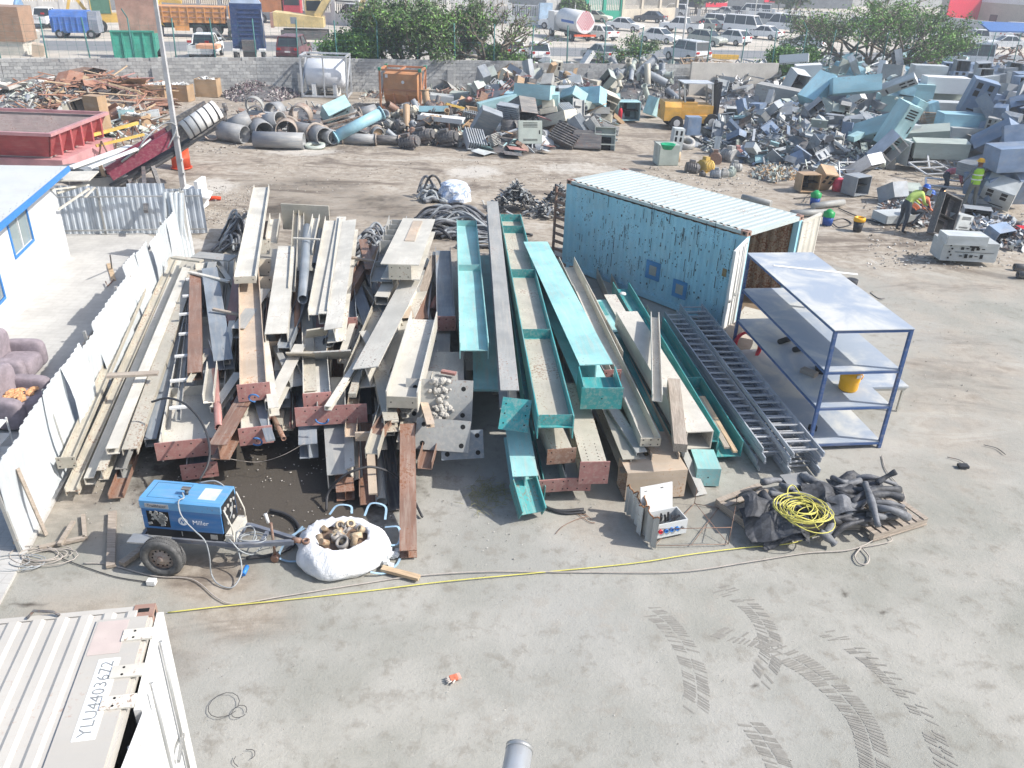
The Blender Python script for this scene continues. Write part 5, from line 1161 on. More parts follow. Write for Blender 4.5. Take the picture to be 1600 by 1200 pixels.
# ------------------------------------------------------------------ tyre tracks pressed in the dust
def track_marks():
    TM = plain('damp_tread_dust', (.235, .224, .20), .95, 0, .12, 12)
    def tread(pts, w, gap=.07, skip=.25, seed=0):
        P = smooth_path([G(u, v, .0) for u, v in pts], 12); r = Rng(seed); m = MB(); acc = 0; last = P[0]
        for i in range(1, len(P)):
            seg = P[i] - P[i - 1]; L = seg.length; t = seg.normalized(); n = Vector((-t.y, t.x, 0)); s = 0
            while s < L:
                acc += gap; s += gap; c = P[i - 1] + t * s
                for sd in (-1, 1):
                    if r.random() < skip + .6 * max(0, 1 - min(i, len(P) - i) / 9): continue
                    z = 0; q = c + n * (sd * w * .27) + t * (gap * .5 if sd > 0 else 0)
                    a = n * (w * .23); b = t * gap * .2; sh = t * (sd * gap * .6)
                    j = lambda: Vector((r.uniform(-1, 1), r.uniform(-1, 1), 0)) * .008
                    m.add([q - a - b - sh * sd + j(), q + a - b + sh * sd + j(), q + a + b + sh * sd + j(), q - a + b - sh * sd + j()], [(0, 1, 2, 3)])
        for k in range(len(m.v)): X, Y = m.v[k][:2]; m.v[k] = (X, Y, -.02 + .006 * sin(X * 1.7 + Y * .6) + .006 * sin(Y * 1.3 - X * .5) + .0016 + .00008 * ((k // 4) % 17) + .0012 * (seed % 3))
        return m
    for pts, w, sk in (([(1008, 945), (1045, 975), (1075, 1020), (1088, 1070), (1086, 1120)], .32, .25), ([(1105, 907), (1160, 935), (1195, 975), (1205, 1020), (1190, 1060)], .3, .3), ([(1205, 1010), (1260, 1040), (1310, 1080), (1350, 1130), (1368, 1190), (1372, 1230)], .36, .12),
                      ([(1265, 975), (1320, 1003), (1370, 1040), (1430, 1100), (1470, 1170), (1490, 1230)], .25, .55), ([(1165, 1120), (1190, 1150), (1215, 1190), (1230, 1230)], .3, .3), ([(1090, 975), (1140, 990), (1185, 1000), (1215, 1015)], .26, .5),
                      ):
        obj('tyre_track', tread(pts, w, seed=int(pts[0][0]), skip=sk), TM, kind='stuff')
track_marks()
# ------------------------------------------------------------------ cable and hose heaps behind the beams
def cable_heap(label, poly, n, r, seed, hmax, arc=1.0, mats=None, dirn=None):
    rnd = Rng(seed); mats = mats or [BC, RB[1], LC]; (u0, v0, u1, v1) = poly; c = G((u0 + u1) / 2, v1 - 2); w = (G(u1, (v0 + v1) / 2) - G(u0, (v0 + v1) / 2)).length
    a_, b_ = G((u0 + u1) / 2, v0), G((u0 + u1) / 2, v1); dpt = abs(a_.y - b_.y) * .55
    root = empty('cable_heap', label, 'cable heap', loc=(c.x, c.y, 0), group='cable heaps behind the beams')
    for i in range(n):
        y = rnd.uniform(0, dpt); h = hmax * (1 - abs(y / dpt - .5) * 1.5) * rnd.uniform(.3, 1); x0 = rnd.uniform(-w / 2, -w * .1); x1 = x0 + w * rnd.uniform(.4, .7); P = []
        for k in range(6):
            t = k / 5; P.append((x0 + (x1 - x0) * t, y + arc * .5 * sin(t * 3.1 + rnd.uniform(-.3, .3)) + rnd.uniform(-.1, .1), max(.05, h * (sin(t * 2.6 + .3)) + rnd.uniform(-.03, .05))))
        obj('cable_length', MB().tube(smooth_path(P, 4), r * rnd.uniform(.7, 1.2), 6), mats[rnd.randrange(len(mats))], parent=root)
cable_heap('heap of bent black cable lengths behind the left of the pile', (328, 335, 378, 400), 42, .04, 1, .9)
cable_heap('heap of black cable lengths seen between the tall beams', (540, 338, 615, 420), 42, .045, 2, .8, .8)
cable_heap('broad heap of long black cables behind the short teal beam', (640, 308, 765, 378), 60, .05, 3, .9, .5)
cable_heap('short cable ends sticking out at the top of the cable heap', (648, 292, 700, 320), 16, .06, 4, .9, .3)
cable_heap('flattened black cable spread behind the longest teal beam', (700, 330, 790, 372), 26, .05, 9, .4, .3)
cable_heap('dark oily cable bits in front of the white bundle', (690, 350, 830, 392), 20, .04, 19, .2, .3)
def shred_heap(label, u, v, w, h, n, seed, mats, ln=.4, name='scrap_heap'):
    c = G(u, v); r = Rng(seed); m = MB()
    for i in range(n):
        a = r.uniform(0, 6.28); q = abs(r.gauss(0, .45)) * w; zz = h * max(0, 1 - q / w) * r.uniform(.3, 1); p = Vector((q * cos(a), q * .6 * sin(a), zz + .05)); dv = Vector((r.gauss(0, 1), r.gauss(0, 1), r.gauss(.1, .5))).normalized() * ln * r.uniform(.3, 1); m.mi = r.randrange(len(mats)); m.bar(p - dv / 2, p + dv / 2, r.uniform(.02, .09), r.uniform(.01, .04))
    o = obj(name, m, mats, M=T(c.x, c.y, 0), kind=None); tag(o, label, 'scrap heap'); o['kind'] = 'stuff'; return o
SH = [BC, LC, GREYP, BLACKR, GALV]
shred_heap('pile of black and silver stripped cable scrap behind the longest teal beam', 806, 326, 1.15, .95, 420, 1, SH)
shred_heap('smaller stripped cable scrap pile against the blue container', 872, 330, .85, .95, 300, 2, SH)
shred_heap('low fringe of cable scrap between the two scrap piles', 850, 338, 1.0, .35, 120, 3, SH)
def bundle():
    c = G(710, 312); N, K = 20, 8; m = MB(); vs_ = []
    for k in range(K + 1):
        t = k / K
        for i in range(N):
            a = 2 * pi * i / N; q = .62 * cos(t * pi / 2) ** .6 * (1 + .34 * noise3(Vector((3 * cos(a), 3 * sin(a), t * 4)))); vs_.append((q * cos(a), q * .8 * sin(a), .72 * sin(t * pi / 2)))
    m.add(vs_, [(k * N + i, k * N + (i + 1) % N, (k + 1) * N + (i + 1) % N, (k + 1) * N + i) for k in range(K) for i in range(N)]);
    n = NB('white_blue_sacking',.7); v = n.vec(); f = n.noise(3.5,v,4,.6,1.5); n.col(n.mix(n.ramp(f,.45,.62),(.70,.72,.75),(.28,.38,.55))); n.bump(f,.8,.06)
    o = obj('sack_bundle', m, n.m, M=T(c.x, c.y, 0)); tag(o, 'white and blue wrapped sack bundle behind the cable heap', 'bundle')
bundle()

# ------------------------------------------------------------------ road, wall, fence
def road():
    far = [G(u, v) for u, v in ((0, 63), (200, 65), (500, 66), (850, 74), (1050, 77), (1450, 84), (1600, 86))]
    far = [far[0] + (far[0] - far[1]) * 6] + far + [far[-1] + (far[-1] - far[-2]) * 6]; near = [p + Vector((2.3, -7.2, 0)) for p in far]
    strip('road', far, near, plain('worn_asphalt', (.20, .205, .21), .85, 0, .08, 1.5), .012)
    strip('sandy_verge',[p + Vector((2.3,-7.2,0)) for p in far],[p + Vector((4.2,-14.5,0)) for p in far],plain('pale_sand',(.42,.39,.34),.95,0,.15,.8),.008)
    strip('parking_ground', [p + Vector((-40, 120, 0)) for p in far], far, plain('pale_sandy_lot', (.46, .42, .36), .95, 0, .16, .25), .008)
    a,b = G(1097,91.5),G(1153,93); m = MB(); m.bar(a + Vector((0,0,.2)),b + Vector((0,0,.2)),.3,.4); o = obj('concrete_barrier',m,plain('yellow_barrier_paint',(.62,.38,.06))); tag(o, 'yellow painted concrete barrier at the near side of the road', 'barrier')
road()
WP = [Vector(p) for p in ((-42, 44.4, 0), (-29.4, 49, 0), (-16.5, 54, 0), (.5, 57.4, 0), (17.5, 61.8, 0))]
def block_wall(label, A, B, Hh, seed):
    d = (B - A); L = d.length; M = frame(A,B); root = empty('block_wall',label, 'wall',M=M); r = Rng(seed); ms = [plain('grey_block_a',(.37,.37,.36),.9,0,.15,8),plain('grey_block_b',(.31,.31,.305),.9,0,.15,8),plain('grey_block_c',(.43,.43,.415),.9,0,.12,8)]
    obj('core', MB().span(0, L, -.06, .06, -.3, Hh - .03), plain('mortar', (.30, .29, .28), .95), parent=root)
    m = MB(); rows = int(Hh / .2)
    for j in range(rows):
        x = -.2 * (j % 2)
        while x < L:
            x0 = max(0, x + .008); x1 = min(L, x + .392); x += .4
            if x1 - x0 < .05: continue
            if j == rows - 1 and r.random() < .12: continue
            m.mi = r.choice((0, 0, 1, 2)); q = r.uniform(0, .008); m.span(x0, x1, -.095 - q, .095, j * .2 + .006, j * .2 + .194)
    obj('block', m, ms, parent=root, kind='stuff')
    for k in range(1, int(L / 4)): obj('pier', MB().span(k * 4 - .2, k * 4 + .2, -.22, -.105, -.1, Hh * .72), ms[1], parent=root)
    return root
for k,(a,b,hh,lab) in enumerate(((0,1,2.0, 'far left stretch of the grey block wall behind the wood scrap'),(1,2,2.0, 'grey block wall stretch behind the light pole and rusty bins'),(2,3,2.0, 'grey block wall stretch behind the white and orange tanks'),(3,4,1.9, 'grey block wall stretch behind the pipe heap and forklift'))): block_wall(lab,WP[a],WP[b] - (WP[b] - WP[a]).normalized() * .02,hh,k)
o = obj('rendered_wall',MB().bar(Vector((11.3,59.6,1.0)),Vector((17.6,61.2,1.0)),.2,2.1),plain('pale_cement_render',(.50,.47,.42),.9,0,.1,1.5)); tag(o, 'pale cement rendered wall piece in front of the parked grey car', 'wall')
def mesh_fence():
    GP = plain('green_fence_post', (.05, .16, .15), .5); pts = WP + [Vector((32.7, 66.6, 0)), Vector((45, 70, 0))]
    root = empty('mesh_fence', 'dark green wire mesh fence on posts running behind the block wall', 'fence', loc=(0, 0, 0)); m = MB(); k = 0
    for a, b in zip(pts[:-1], pts[1:]):
        d = b - a; L = d.length; n = Vector((-d.y, d.x, 0)).normalized() * .25; cnt = int(L / 2.2)
        for i in range(cnt):
            p = a + d * (i / cnt) + n; q = MB(); lean = Vector((.12 * sin(k * 2.1), 0, 0)); q.cyl(p + Vector((0, 0, .5)), p + Vector((0, 0, 4.15)) + lean, .04, 6);
            if k % 6 == 3: q.cyl(p + Vector((0, 0, 4.15)) + lean, p + Vector((-.3, .1, 4.6)) + lean, .035, 6)
            obj('post', q, GP, parent=root); k += 1
        for z in np.arange(1.95, 4.1, .36): m.bar(a + n + Vector((0, 0, z)), b + n + Vector((0, 0, z)), .008, .008)
        for i in range(int(L / .5)): p = a + d * (i * .5 / L) + n; m.bar(p + Vector((0, 0, 1.95)), p + Vector((0, 0, 4.05)), .008, .008)
    obj('wire_mesh', m, GP, parent=root, kind='stuff')
mesh_fence()
# ------------------------------------------------------------------ vehicles
CARP = {}
def carpaint(name, c):
    if name not in CARP:
        n = NB('car_paint_' + name,.35,0.0,.5); f = n.noise(2.5,n.vec(),3); n.col(n.mix(n.ramp(f,.4,.8,0,.25),c,(.45,.41,.36))); CARP[name] = n.m
    return CARP[name]
GL = glass(); TY = plain('tyre',(.03,.03,.03),.85); HUB = plain('wheel_hub',(.4,.4,.41),.4,.6); LR = plain('tail_light',(.45,.02,.02),.3); LW = plain('head_light',(.7,.72,.72),.2); BUMP = plain('dark_trim',(.05,.05,.05),.6)
def extr(prof, w, wt=None, ztop=None, z0=None):
    """side outline (x, z) given thickness in y; upper points may be pulled in"""
    m = MB(); n = len(prof); zs = [p[1] for p in prof]; lo, hi = min(zs), max(zs); wt = wt or w
    f = lambda z: (w + (wt - w) * (z - lo) / (hi - lo)) / 2
    m.add([(x, -f(z), z) for x, z in prof] + [(x, f(z), z) for x, z in prof], [tuple(range(n)), tuple(reversed(range(n, 2 * n)))] + [(i, n + i, n + (i + 1) % n, (i + 1) % n) for i in range(n)]); return m
SPEC = {  # body outline, cabin outline, width, wheel x, radius, glass slots
 'sedan': (4.5,1.74,[(-2.25,.35),(2.2,.3),(2.27,.62),(2.1,.78),(1.0,.93),(-1.45,.98),(-2.2,.95),(-2.28,.6)],[(1.0,.92),(.25,1.42),(-.85,1.44),(-1.6,.96)],(1.4,-1.35),.31),
 'hatch': (4.1,1.72,[(-2.05,.35),(2.0,.3),(2.07,.64),(1.9,.82),(1.0,.97),(-1.95,1.0),(-2.08,.6)],[(1.0,.96),(.3,1.48),(-1.3,1.5),(-1.95,.99)],(1.3,-1.25),.31),
 'suv': (4.7,1.86,[(-2.35,.42),(2.3,.4),(2.37,.8),(2.2,1.02),(1.1,1.12),(-2.25,1.15),(-2.38,.7)],[(1.1,1.1),(.5,1.78),(-2.0,1.82),(-2.25,1.14)],(1.45,-1.4),.38),
 'van': (4.9,1.8,[(-2.45,.35),(2.4,.35),(2.48,.8),(2.2,1.15),(-2.42,1.15),(-2.47,.6)],[(2.2,1.14),(1.55,1.98),(1.2,2.15),(-2.35,2.15),(-2.42,1.14)],(1.6,-1.4),.33),
 'pickup': (5.2,1.8,[(-2.6,.5),(2.5,.45),(2.6,.85),(2.45,1.05),(1.2,1.12),(-2.6,1.12)],[(1.2,1.1),(.6,1.72),(-.75,1.74),(-.95,1.1)],(1.6,-1.55),.38)}
def vehicle(kind,colour,u,v,deg,label,z=0.0,name='parked_car',cat=None,group='vehicles parked beyond the road',scale=1.0,text=None):
    L,W,body,cab,wx,R = SPEC[kind]; p = G(u,v); root = empty(name,label,cat or {'van': 'van', 'pickup': 'pickup truck'}.get(kind, 'car'),loc=(p.x,p.y,0.02),rz=radians(deg),group=group); root.scale = (scale,) * 3
    key = (kind, 'm'); P = colour
    if key not in MATS:
        D = {}; D['body'] = extr(body,W,W * .94).mesh('body',[P]); g = extr(cab,W * .90,W * .74).mesh('cabin_glass',[GL]); D['cabin_glass'] = g
        hi = max(z for x,z in cab); xs = [x for x,z in cab if z > hi - .22]; rf = MB(); rf.span(min(xs) - .05,max(xs) + .03,-W * .375,W * .375,hi - .02,hi + .05); D['roof'] = rf.mesh('roof',[P])
        pl = MB(); z0 = cab[0][1]
        for s_ in (-1, 1):
            bot, top = s_ * W * .452, s_ * W * .378
            pl.bar((cab[0][0], bot, z0), (max(xs), top, hi), .05, .07)
            pl.bar((cab[-1][0], bot, z0), (min(xs), top, hi), .06, .13)
            for fx in (.5,) if kind != 'van' else (.33,.66): mx = cab[-1][0] * fx + cab[0][0] * (1 - fx) - .05; pl.bar((mx,bot,z0),(mx - .02,top,hi),.05,.09)
        D['pillars'] = pl.mesh('pillars', [P])
        wm = MB(); wm.cyl((0,-.1,0),(0,.1,0),R,18); D['wheel'] = wm.mesh('wheel',[TY]); hm = MB(); hm.cyl((0,-.11,0),(0,.11,0),R * .6,10); D['hub'] = hm.mesh('hub',[HUB])
        lm = MB(); lm.box((0,0,0),(.06,.32,.16)); D['tail_light'] = lm.mesh('tail_light',[LR]); D['headlight'] = MB().box((0,0,0),(.08,.34,.14)).mesh('headlight',[LW])
        D['bumper'] = MB().box((0,0,0),(.1,W * .8,.12)).mesh('bumper',[BUMP]); D['mirror'] = MB().box((0,0,0),(.1,.16,.12)).mesh('mirror',[BUMP]); D['number_plate'] = MB().box((0,0,0),(.02,.42,.11)).mesh('number_plate',[WHITEP]);
        D['door_seam'] = MB().box((0, 0, 0), (.012, W * .962, .5)).mesh('door_seam', [BUMP]); MATS[key] = D
    D = MATS[key]
    def put(n_, x=0, y=0, zz=0, parent=root):
        o = bpy.data.objects.new(n_, D[n_]); COL.objects.link(o); o.parent = parent; o.location = (x, y, zz)
        if n_ in ('body', 'roof', 'pillars') and D[n_].materials[0] != P: o.material_slots[0].link = 'OBJECT'; o.material_slots[0].material = P
        return o
    for n_ in ('body', 'cabin_glass', 'roof', 'pillars'): put(n_)
    zb = body[-1][1] + .1
    for s_ in (-1, 1):
        for x in wx: w = put('wheel', x, s_ * (W / 2 - .06), R); put('hub', 0, 0, 0, w)
        put('tail_light',body[0][0] + .0,s_ * W * .36,zb + .18); put('headlight',body[1][0] + .02,s_ * W * .34,zb - .02); put('mirror',cab[0][0] - .1,s_ * (W * .53),cab[0][1] + .06)
    put('bumper',body[0][0] - .02,0,.42); put('bumper',body[1][0] + .03,0,.38); put('number_plate',body[0][0] - .06,0,zb); put('door_seam',-.15,0,.68); put('door_seam',.85,0,.66)
    if kind == 'pickup':
        b = MB(); b.span(-2.5, -1.0, -.72, .72, .78, 1.125); obj('load_bed', b, BUMP, parent=root)
    if text: me = text_mb(text,.22,T(-2.65,0,.88) @ rotz(radians(-90)) @ Matrix.Rotation(radians(90),4, 'X'),.003); me.materials.append(BUMP); obj('tailgate_lettering',me,None,parent=root)
    return root
WH = carpaint('white',(.78,.78,.77)); SI = carpaint('silver',(.42,.43,.42)); GS = carpaint('greenish_silver',(.38,.40,.35)); DK = carpaint('dark_grey',(.08,.085,.10)); RB_ = carpaint('dark_red',(.12,.03,.04)); CR = carpaint('cream',(.6,.57,.48)); LB_ = carpaint('light_grey',(.55,.57,.58))
for a in (('hatch',WH,840,96,95, 'white hatchback seen from behind on the near side of the road'),('sedan',SI,940,97,118, 'silver saloon with red tail light parked beside the wall'),('suv',LB_,1072,97,118, 'grey estate car half hidden behind the pale rendered wall'),
          ('sedan',WH,936,62,128, 'white saloon seen from behind right of the striped tanker'),('sedan',WH,976,48,-28, 'white saloon with dark windows facing right near the green gate'),('sedan',WH,1030,67,-40, 'white saloon behind the wind bent thin tree'),
          ('hatch',GS,1104,71,-45, 'greenish silver car parked nearest the road'),('hatch',WH,1142,70,130, 'white hatchback with red tail light beside the greenish silver car'),('sedan',GS,1103,48,125, 'greenish saloon with a long red tail light'),
          ('suv',WH,1126,46,-42, 'white estate car in the second parking row'),('van',WH,1160,53,-42, 'tall white minibus with its bonnet open and dark'),('sedan',WH,1192,61,138, 'white saloon right of the tall minibus'),
          ('pickup',WH,1063,51,150, 'white pickup with railed load bed behind the thin tree'),('sedan',DK,1016,35,150, 'dark saloon in front of the beige slatted gate'),('van',WH,1178,29,160, 'white minibus behind the white railings'),
          ('suv',SI,1190,42,140, 'silver estate car behind the tall minibus'),('van',WH,1226,50,140, 'long white minibus left of the spreading tree'),('sedan',WH,1210,36,150, 'white saloon under the dark trees'),
          ('pickup',WH,1526,71,172, 'white double cab pickup right of the spreading tree'),('sedan',WH,1568,77,175, 'long white saloon near the right edge'),('suv',LB_,1578,57,170, 'silver grey estate car at the right edge'),
          ('hatch',WH,1509,50,140, 'white hatchback before the red board'),('sedan',LB_,1484,66,165, 'dusty car half hidden by the spreading tree'),('sedan',WH,1550,62,168, 'white car between pickup and estate car'),
          ('pickup',WH,74,42,100, 'white pickup seen from behind on the upper left road', 'TOYOTA'),('pickup',WH,324,90,98, 'small white pickup carrying an orange tarpaulin on the near roadside'),('suv',RB_,461,93,92, 'dark red and black car seen from behind by the green post'),
          ('sedan',WH,728,52,150, 'white car showing between the green tree and the bare tree'),('suv',WH,700,66,120, 'white car behind the green tree'),('sedan',DK,748,90,10, 'dark car behind the bare tree'),('hatch',WH,800,92,100, 'white car behind the foliage right of the bare tree'),
          ('sedan',WH,650,78,20, 'white car glimpsed beneath the green tree'),('suv',WH,1290,62,150, 'white car behind the left of the spreading tree'),('van',WH,1345,55,150, 'white van screened by the spreading tree'),('sedan',WH,1400,66,160, 'pale car screened by the spreading tree branches'),
          ('van',WH,560,38,150, 'white van behind the crown of the green tree'),('sedan',WH,592,50,160, 'white car at the left side of the green tree'),('sedan',CR,930,34,-30, 'pale car inside the green gate'),('suv',WH,872,46,150, 'white car left of the striped tanker'),
          ('sedan',WH,1252,78,150, 'white car above the low bush'),('suv',WH,1050,26,160, 'white car beyond the slatted gate'),('sedan',LB_,1130,26,150, 'pale car under the red sign'),('sedan',DK,1148,24,150, 'dark car under the red sign'),
          ('van', WH, 1500, 106, 172, 'long pale van roof showing over the right of the wall')):
    vehicle(*a[:6], text=a[6] if len(a) > 6 else None)
def part(n_, m, mat, root, **k): return obj(n_, m, mat, parent=root, **k)
def wheels(root, pts, R=.5, w=.3):
    for x, y in pts:
        t = part('wheel',MB().cyl((x,y - w / 2,R),(x,y + w / 2,R),R,20),TY,root); part('hub',MB().cyl((x,y - w / 2 - .02,R),(x,y + w / 2 + .02,R),R * .5,12),HUB,t)
def trucks():
    # orange tipper lorry
    p = G(305,57); r = empty('tipper_lorry', 'orange and brown tipper lorry parked beyond the road', 'lorry',loc=(p.x,p.y,0),rz=radians(14))
    OR = paint('orange_lorry_paint', (.62, .28, .08), .2, .3); BR = paint('faded_brown_paint', (.40, .22, .17), .2, .3)
    part('load_body',MB().hexa([(-3.6,-1.2,1.3),(3.0,-1.2,1.3),(3.0,1.2,1.3),(-3.6,1.2,1.3),(-3.6,-1.25,2.7),(3.1,-1.25,2.7),(3.1,1.25,2.7),(-3.6,1.25,2.7)]),OR,r); part('tailgate',MB().span(-3.75,-3.62,-1.25,1.25,.7,2.75),BR,r)
    for k in range(9): part('side_rib', MB().span(-3.3 + k * .75, -3.2 + k * .75, -1.32, -1.25, 1.3, 2.7), OR, r)
    for z in (1.75, 2.2, 2.62): part('side_rail', MB().span(-3.6, 3.1, -1.30, -1.25, z, z + .07), BR, r)
    part('side_box',MB().span(-1.6,-.3,-1.2,-.8,.6,1.28),OR,r); part('chassis',MB().span(-3.6,5.2,-.5,.5,.8,1.28),BUMP,r); part('cab',MB().hexa([(3.4,-1.2,.8),(5.2,-1.2,.8),(5.2,1.2,.8),(3.4,1.2,.8),(3.4,-1.15,2.8),(4.9,-1.15,2.8),(4.9,1.15,2.8),(3.4,1.15,2.8)]),OR,r); wheels(r,[(x,y) for x in (-.0 + .6,2.0,4.2) for y in (-1.05,1.05)],.62,.34)
    # green and brown tipper body seen from behind
    p = G(221,96); r = empty('tipper_lorry', 'lorry with a green ribbed tailgate and brown headboard behind the wall', 'lorry',loc=(p.x,p.y,0),rz=radians(108)); GN = paint('green_tailgate_paint',(.04,.33,.24),.1,.2)
    part('tailgate', MB().span(-3.1, -3.0, -1.45, 1.45, .6, 2.35), GN, r)
    for k in range(5): part('tailgate_rib', MB().span(-3.2, -3.1, -1.42 + k * .68, -1.30 + k * .68, .6, 2.3), GN, r)
    part('tailgate_rail',MB().span(-3.22,-3.1,-1.45,1.45,2.3,2.42),GN,r); part('load_body',MB().span(-3.0,2.2,-1.4,1.4,.9,1.8),GN,r); part('headboard',MB().span(2.2,2.35,-1.4,1.4,1.0,4.2),BR,r); part('tarpaulin',MB().cyl((2.3,-.4,4.25),(2.3,.7,4.3),.18,7),BLACKR,r); wheels(r,[(-1.5,-1.1),(-1.5,1.1),(3.2,-1.1),(3.2,1.1)],.5)
    # blue lorry cabs
    p = G(393,97); r = empty('lorry_cab', 'tall dark blue lorry cab without bodywork behind standing at the wall', 'lorry cab',loc=(p.x,p.y,0),rz=radians(105)); NB_ = paint('dark_blue_cab_paint',(.02,.055,.17),.05,.2,.35)
    part('cab',MB().hexa([(-.9,-1.2,1.0),(1.0,-1.2,1.0),(1.0,1.2,1.0),(-.9,1.2,1.0),(-.9,-1.15,4.2),(.6,-1.15,4.2),(.6,1.15,4.2),(-.9,1.15,4.2)]),NB_,r); part('roof_fairing',MB().hexa([(-.9,-1.1,4.2),(.6,-1.1,4.2),(.6,1.1,4.2),(-.9,1.1,4.2),(-.7,-.9,4.6),(.2,-.9,4.6),(.2,.9,4.6),(-.7,.9,4.6)]),paint('pale_blue_fairing',(.3,.38,.5)),r)
    for k in range(7): part('louvre', MB().span(-.96, -.90, -1.0, .6, 2.0 + k * .3, 2.07 + k * .3), NB_, r)
    part('grab_rail',MB().tube([(-.95,-1.1,1.2),(-1.05,-1.15,2.5),(-.95,-1.1,3.8)],.03,5),GALV,r); part('chassis',MB().span(-2.2,1.2,-.45,.45,.6,1.0),BUMP,r); part('engine_block',MB().span(-1.6,-.95,-.5,.5,1.0,1.7),DSTEEL,r); part('fender',MB().span(-1.9,-1.1,-1.2,-.7,.9,1.1),WHITEP,r); part('fender',MB().span(-1.9,-1.1,.7,1.2,.9,1.1),WHITEP,r); wheels(r,[(.2,-1),(.2,1),(-1.7,-1),(-1.7,1)],.5)
    p = G(122,59); r = empty('blue_lorry', 'small blue lorry with a ribbed rounded box body at upper left', 'lorry',loc=(p.x,p.y,0),rz=radians(12)); BB = paint('bright_blue_body',(.06,.17,.50),.1,.3)
    part('box_body',MB().prism([(-1,.5),(1,.5),(1.05,1.8),(.85,2.3),(-.85,2.3),(-1.05,1.8)],(-1.8,0,0),(1.3,0,0)),BB,r); part('cab',MB().prism([(-.95,.5),(.95,.5),(.95,1.6),(.7,2.25),(-.7,2.25),(-.95,1.6)],(1.35,0,0),(2.1,0,0)),paint('grey_cab',(.22,.25,.3)),r)
    for k in range(6): part('body_rib', MB().span(-1.6 + k * .5, -1.5 + k * .5, -1.09, -1.0, .6, 1.8), BB, r)
    wheels(r, [(-1.2, -.9), (-1.2, .9), (1.4, -.9), (1.4, .9)], .38, .22)
    # excavator
    p = G(478,60); r = empty('excavator', 'pale yellow excavator with its boom folded forward to the right', 'excavator',loc=(p.x,p.y,0),rz=radians(8)); EY = paint('pale_yellow_paint',(.66,.50,.22),.1,.3)
    for y in (-1.1,1.1): part('track',MB().prism([(0,0)] and [(-.28,0),(.28,0),(.28,.8),(-.28,.8)],(-2.2,y,0),(2.2,y,0)),DSTEEL,r)
    part('body',MB().hexa([(-2.8,-1.3,1.1),(1.9,-1.3,1.1),(1.9,1.3,1.1),(-2.8,1.3,1.1),(-2.8,-1.3,2.4),(1.9,-1.3,2.0),(1.9,1.3,2.0),(-2.8,1.3,2.4)]),EY,r); part('counterweight',MB().span(-3.1,-2.82,-1.3,1.3,1.0,2.3),BR,r); c = part('cab',MB().span(.1,1.6,.2,1.25,2.0,3.6),EY,r); part('window',MB().span(.25,1.64,.16,1.1,2.5,3.4),GL,c)
    bm1 = MB(); bm1.bar((1.2,-.4,2.0),(3.3,-.4,5.1),.45,.6); bm1.bar((3.2,-.4,5.0),(6.2,-.4,4.4),.42,.55); part('boom',bm1,EY,r); part('arm',MB().bar((6.1,-.4,4.7),(5.2,-.4,1.8),.36,.45),EY,r); part('bucket',MB().prism([(-.5,0),(.5,0),(.5,.9),(-.5,.6)],(4.6,-.4,.9),(5.5,-.4,1.1)),DSTEEL,r); part('hydraulic_ram',MB().cyl((1.6,-.4,2.0),(3.4,-.4,4.4),.1,8),GALV,r); part('panel_mark',MB().span(-1.2,-.6,-1.31,-1.302,1.4,2.0),BGREY,r)
    # red-cab lorry behind it
    p = G(440,36); r = empty('lorry', 'lorry with a rusty orange body and red cab behind the excavator', 'lorry',loc=(p.x,p.y,0),rz=radians(8)); part('load_body',MB().span(-3.5,.3,-1.2,1.2,1.2,3.0),paint('rust_orange',(.42,.16,.06),.3,.2),r); part('cab',MB().span(.5,2.4,-1.2,1.2,.9,3.1),paint('red_cab',(.5,.04,.06),.1,.2),r); part('windscreen',MB().span(.6,2.3,-1.22,-1.202,2.0,2.8),GL,r); wheels(r,[(-2,-1),(1.4,-1)],.5)
    # wheel loader / backhoe
    p = G(168,50); r = empty('backhoe_loader', 'yellow backhoe loader with green tinted cab at upper left', 'loader',loc=(p.x,p.y,0),rz=radians(30)); Y = paint('loader_yellow',(.62,.40,.08),.15,.3)
    part('body',MB().span(-1.0,2.2,-.7,.7,.9,1.7),Y,r); c = part('cab',MB().span(-1.2,.6,-.75,.75,1.7,3.2),plain('green_tint_glass',(.08,.17,.12),.15),r)
    for x in (-1.2, .55):
        for y in (-.78, .74): part('cab_pillar', MB().span(x, x + .08, y, y + .06, 1.7, 3.25), Y, c)
    part('cab_roof',MB().span(-1.35,.75,-.85,.85,3.22,3.36),Y,c); a = MB(); a.bar((-1.2,0,1.3),(-2.6,0,3.6),.25,.3); a.bar((-2.6,0,3.6),(-3.3,0,1.5),.2,.25); part('digger_arm',a,Y,r); part('arm_bucket',MB().box((-3.3,0,1.2),(.6,.6,.6)),DSTEEL,r); a = MB(); a.bar((1.6,-.5,1.3),(3.3,-.5,.6),.15,.2); a.bar((1.6,.5,1.3),(3.3,.5,.6),.15,.2); part('loader_arm',a,Y,r); part('loader_bucket',MB().span(3.2,3.9,-1.1,1.1,.1,.8),DSTEEL,r); wheels(r,[(-.6,-.9),(-.6,.9),(1.9,-.8),(1.9,.8)],.6,.35)
    p = G(225,26); r = empty('loader', 'second yellow machine behind the green and brown lorry', 'loader',loc=(p.x,p.y,0),rz=radians(10)); part('body',MB().span(-2.5,2.0,-.9,.9,.9,1.9),Y,r); part('cab',MB().span(-.8,.7,-.7,.7,1.9,3.3),plain('green_tint_glass',(.08,.17,.12),.15),r); wheels(r,[(-1.6,-1),(1.3,-1)],.6,.35); part('boom',MB().bar((.8,0,1.9),(4.5,0,1.7),.4,.4),Y,r)
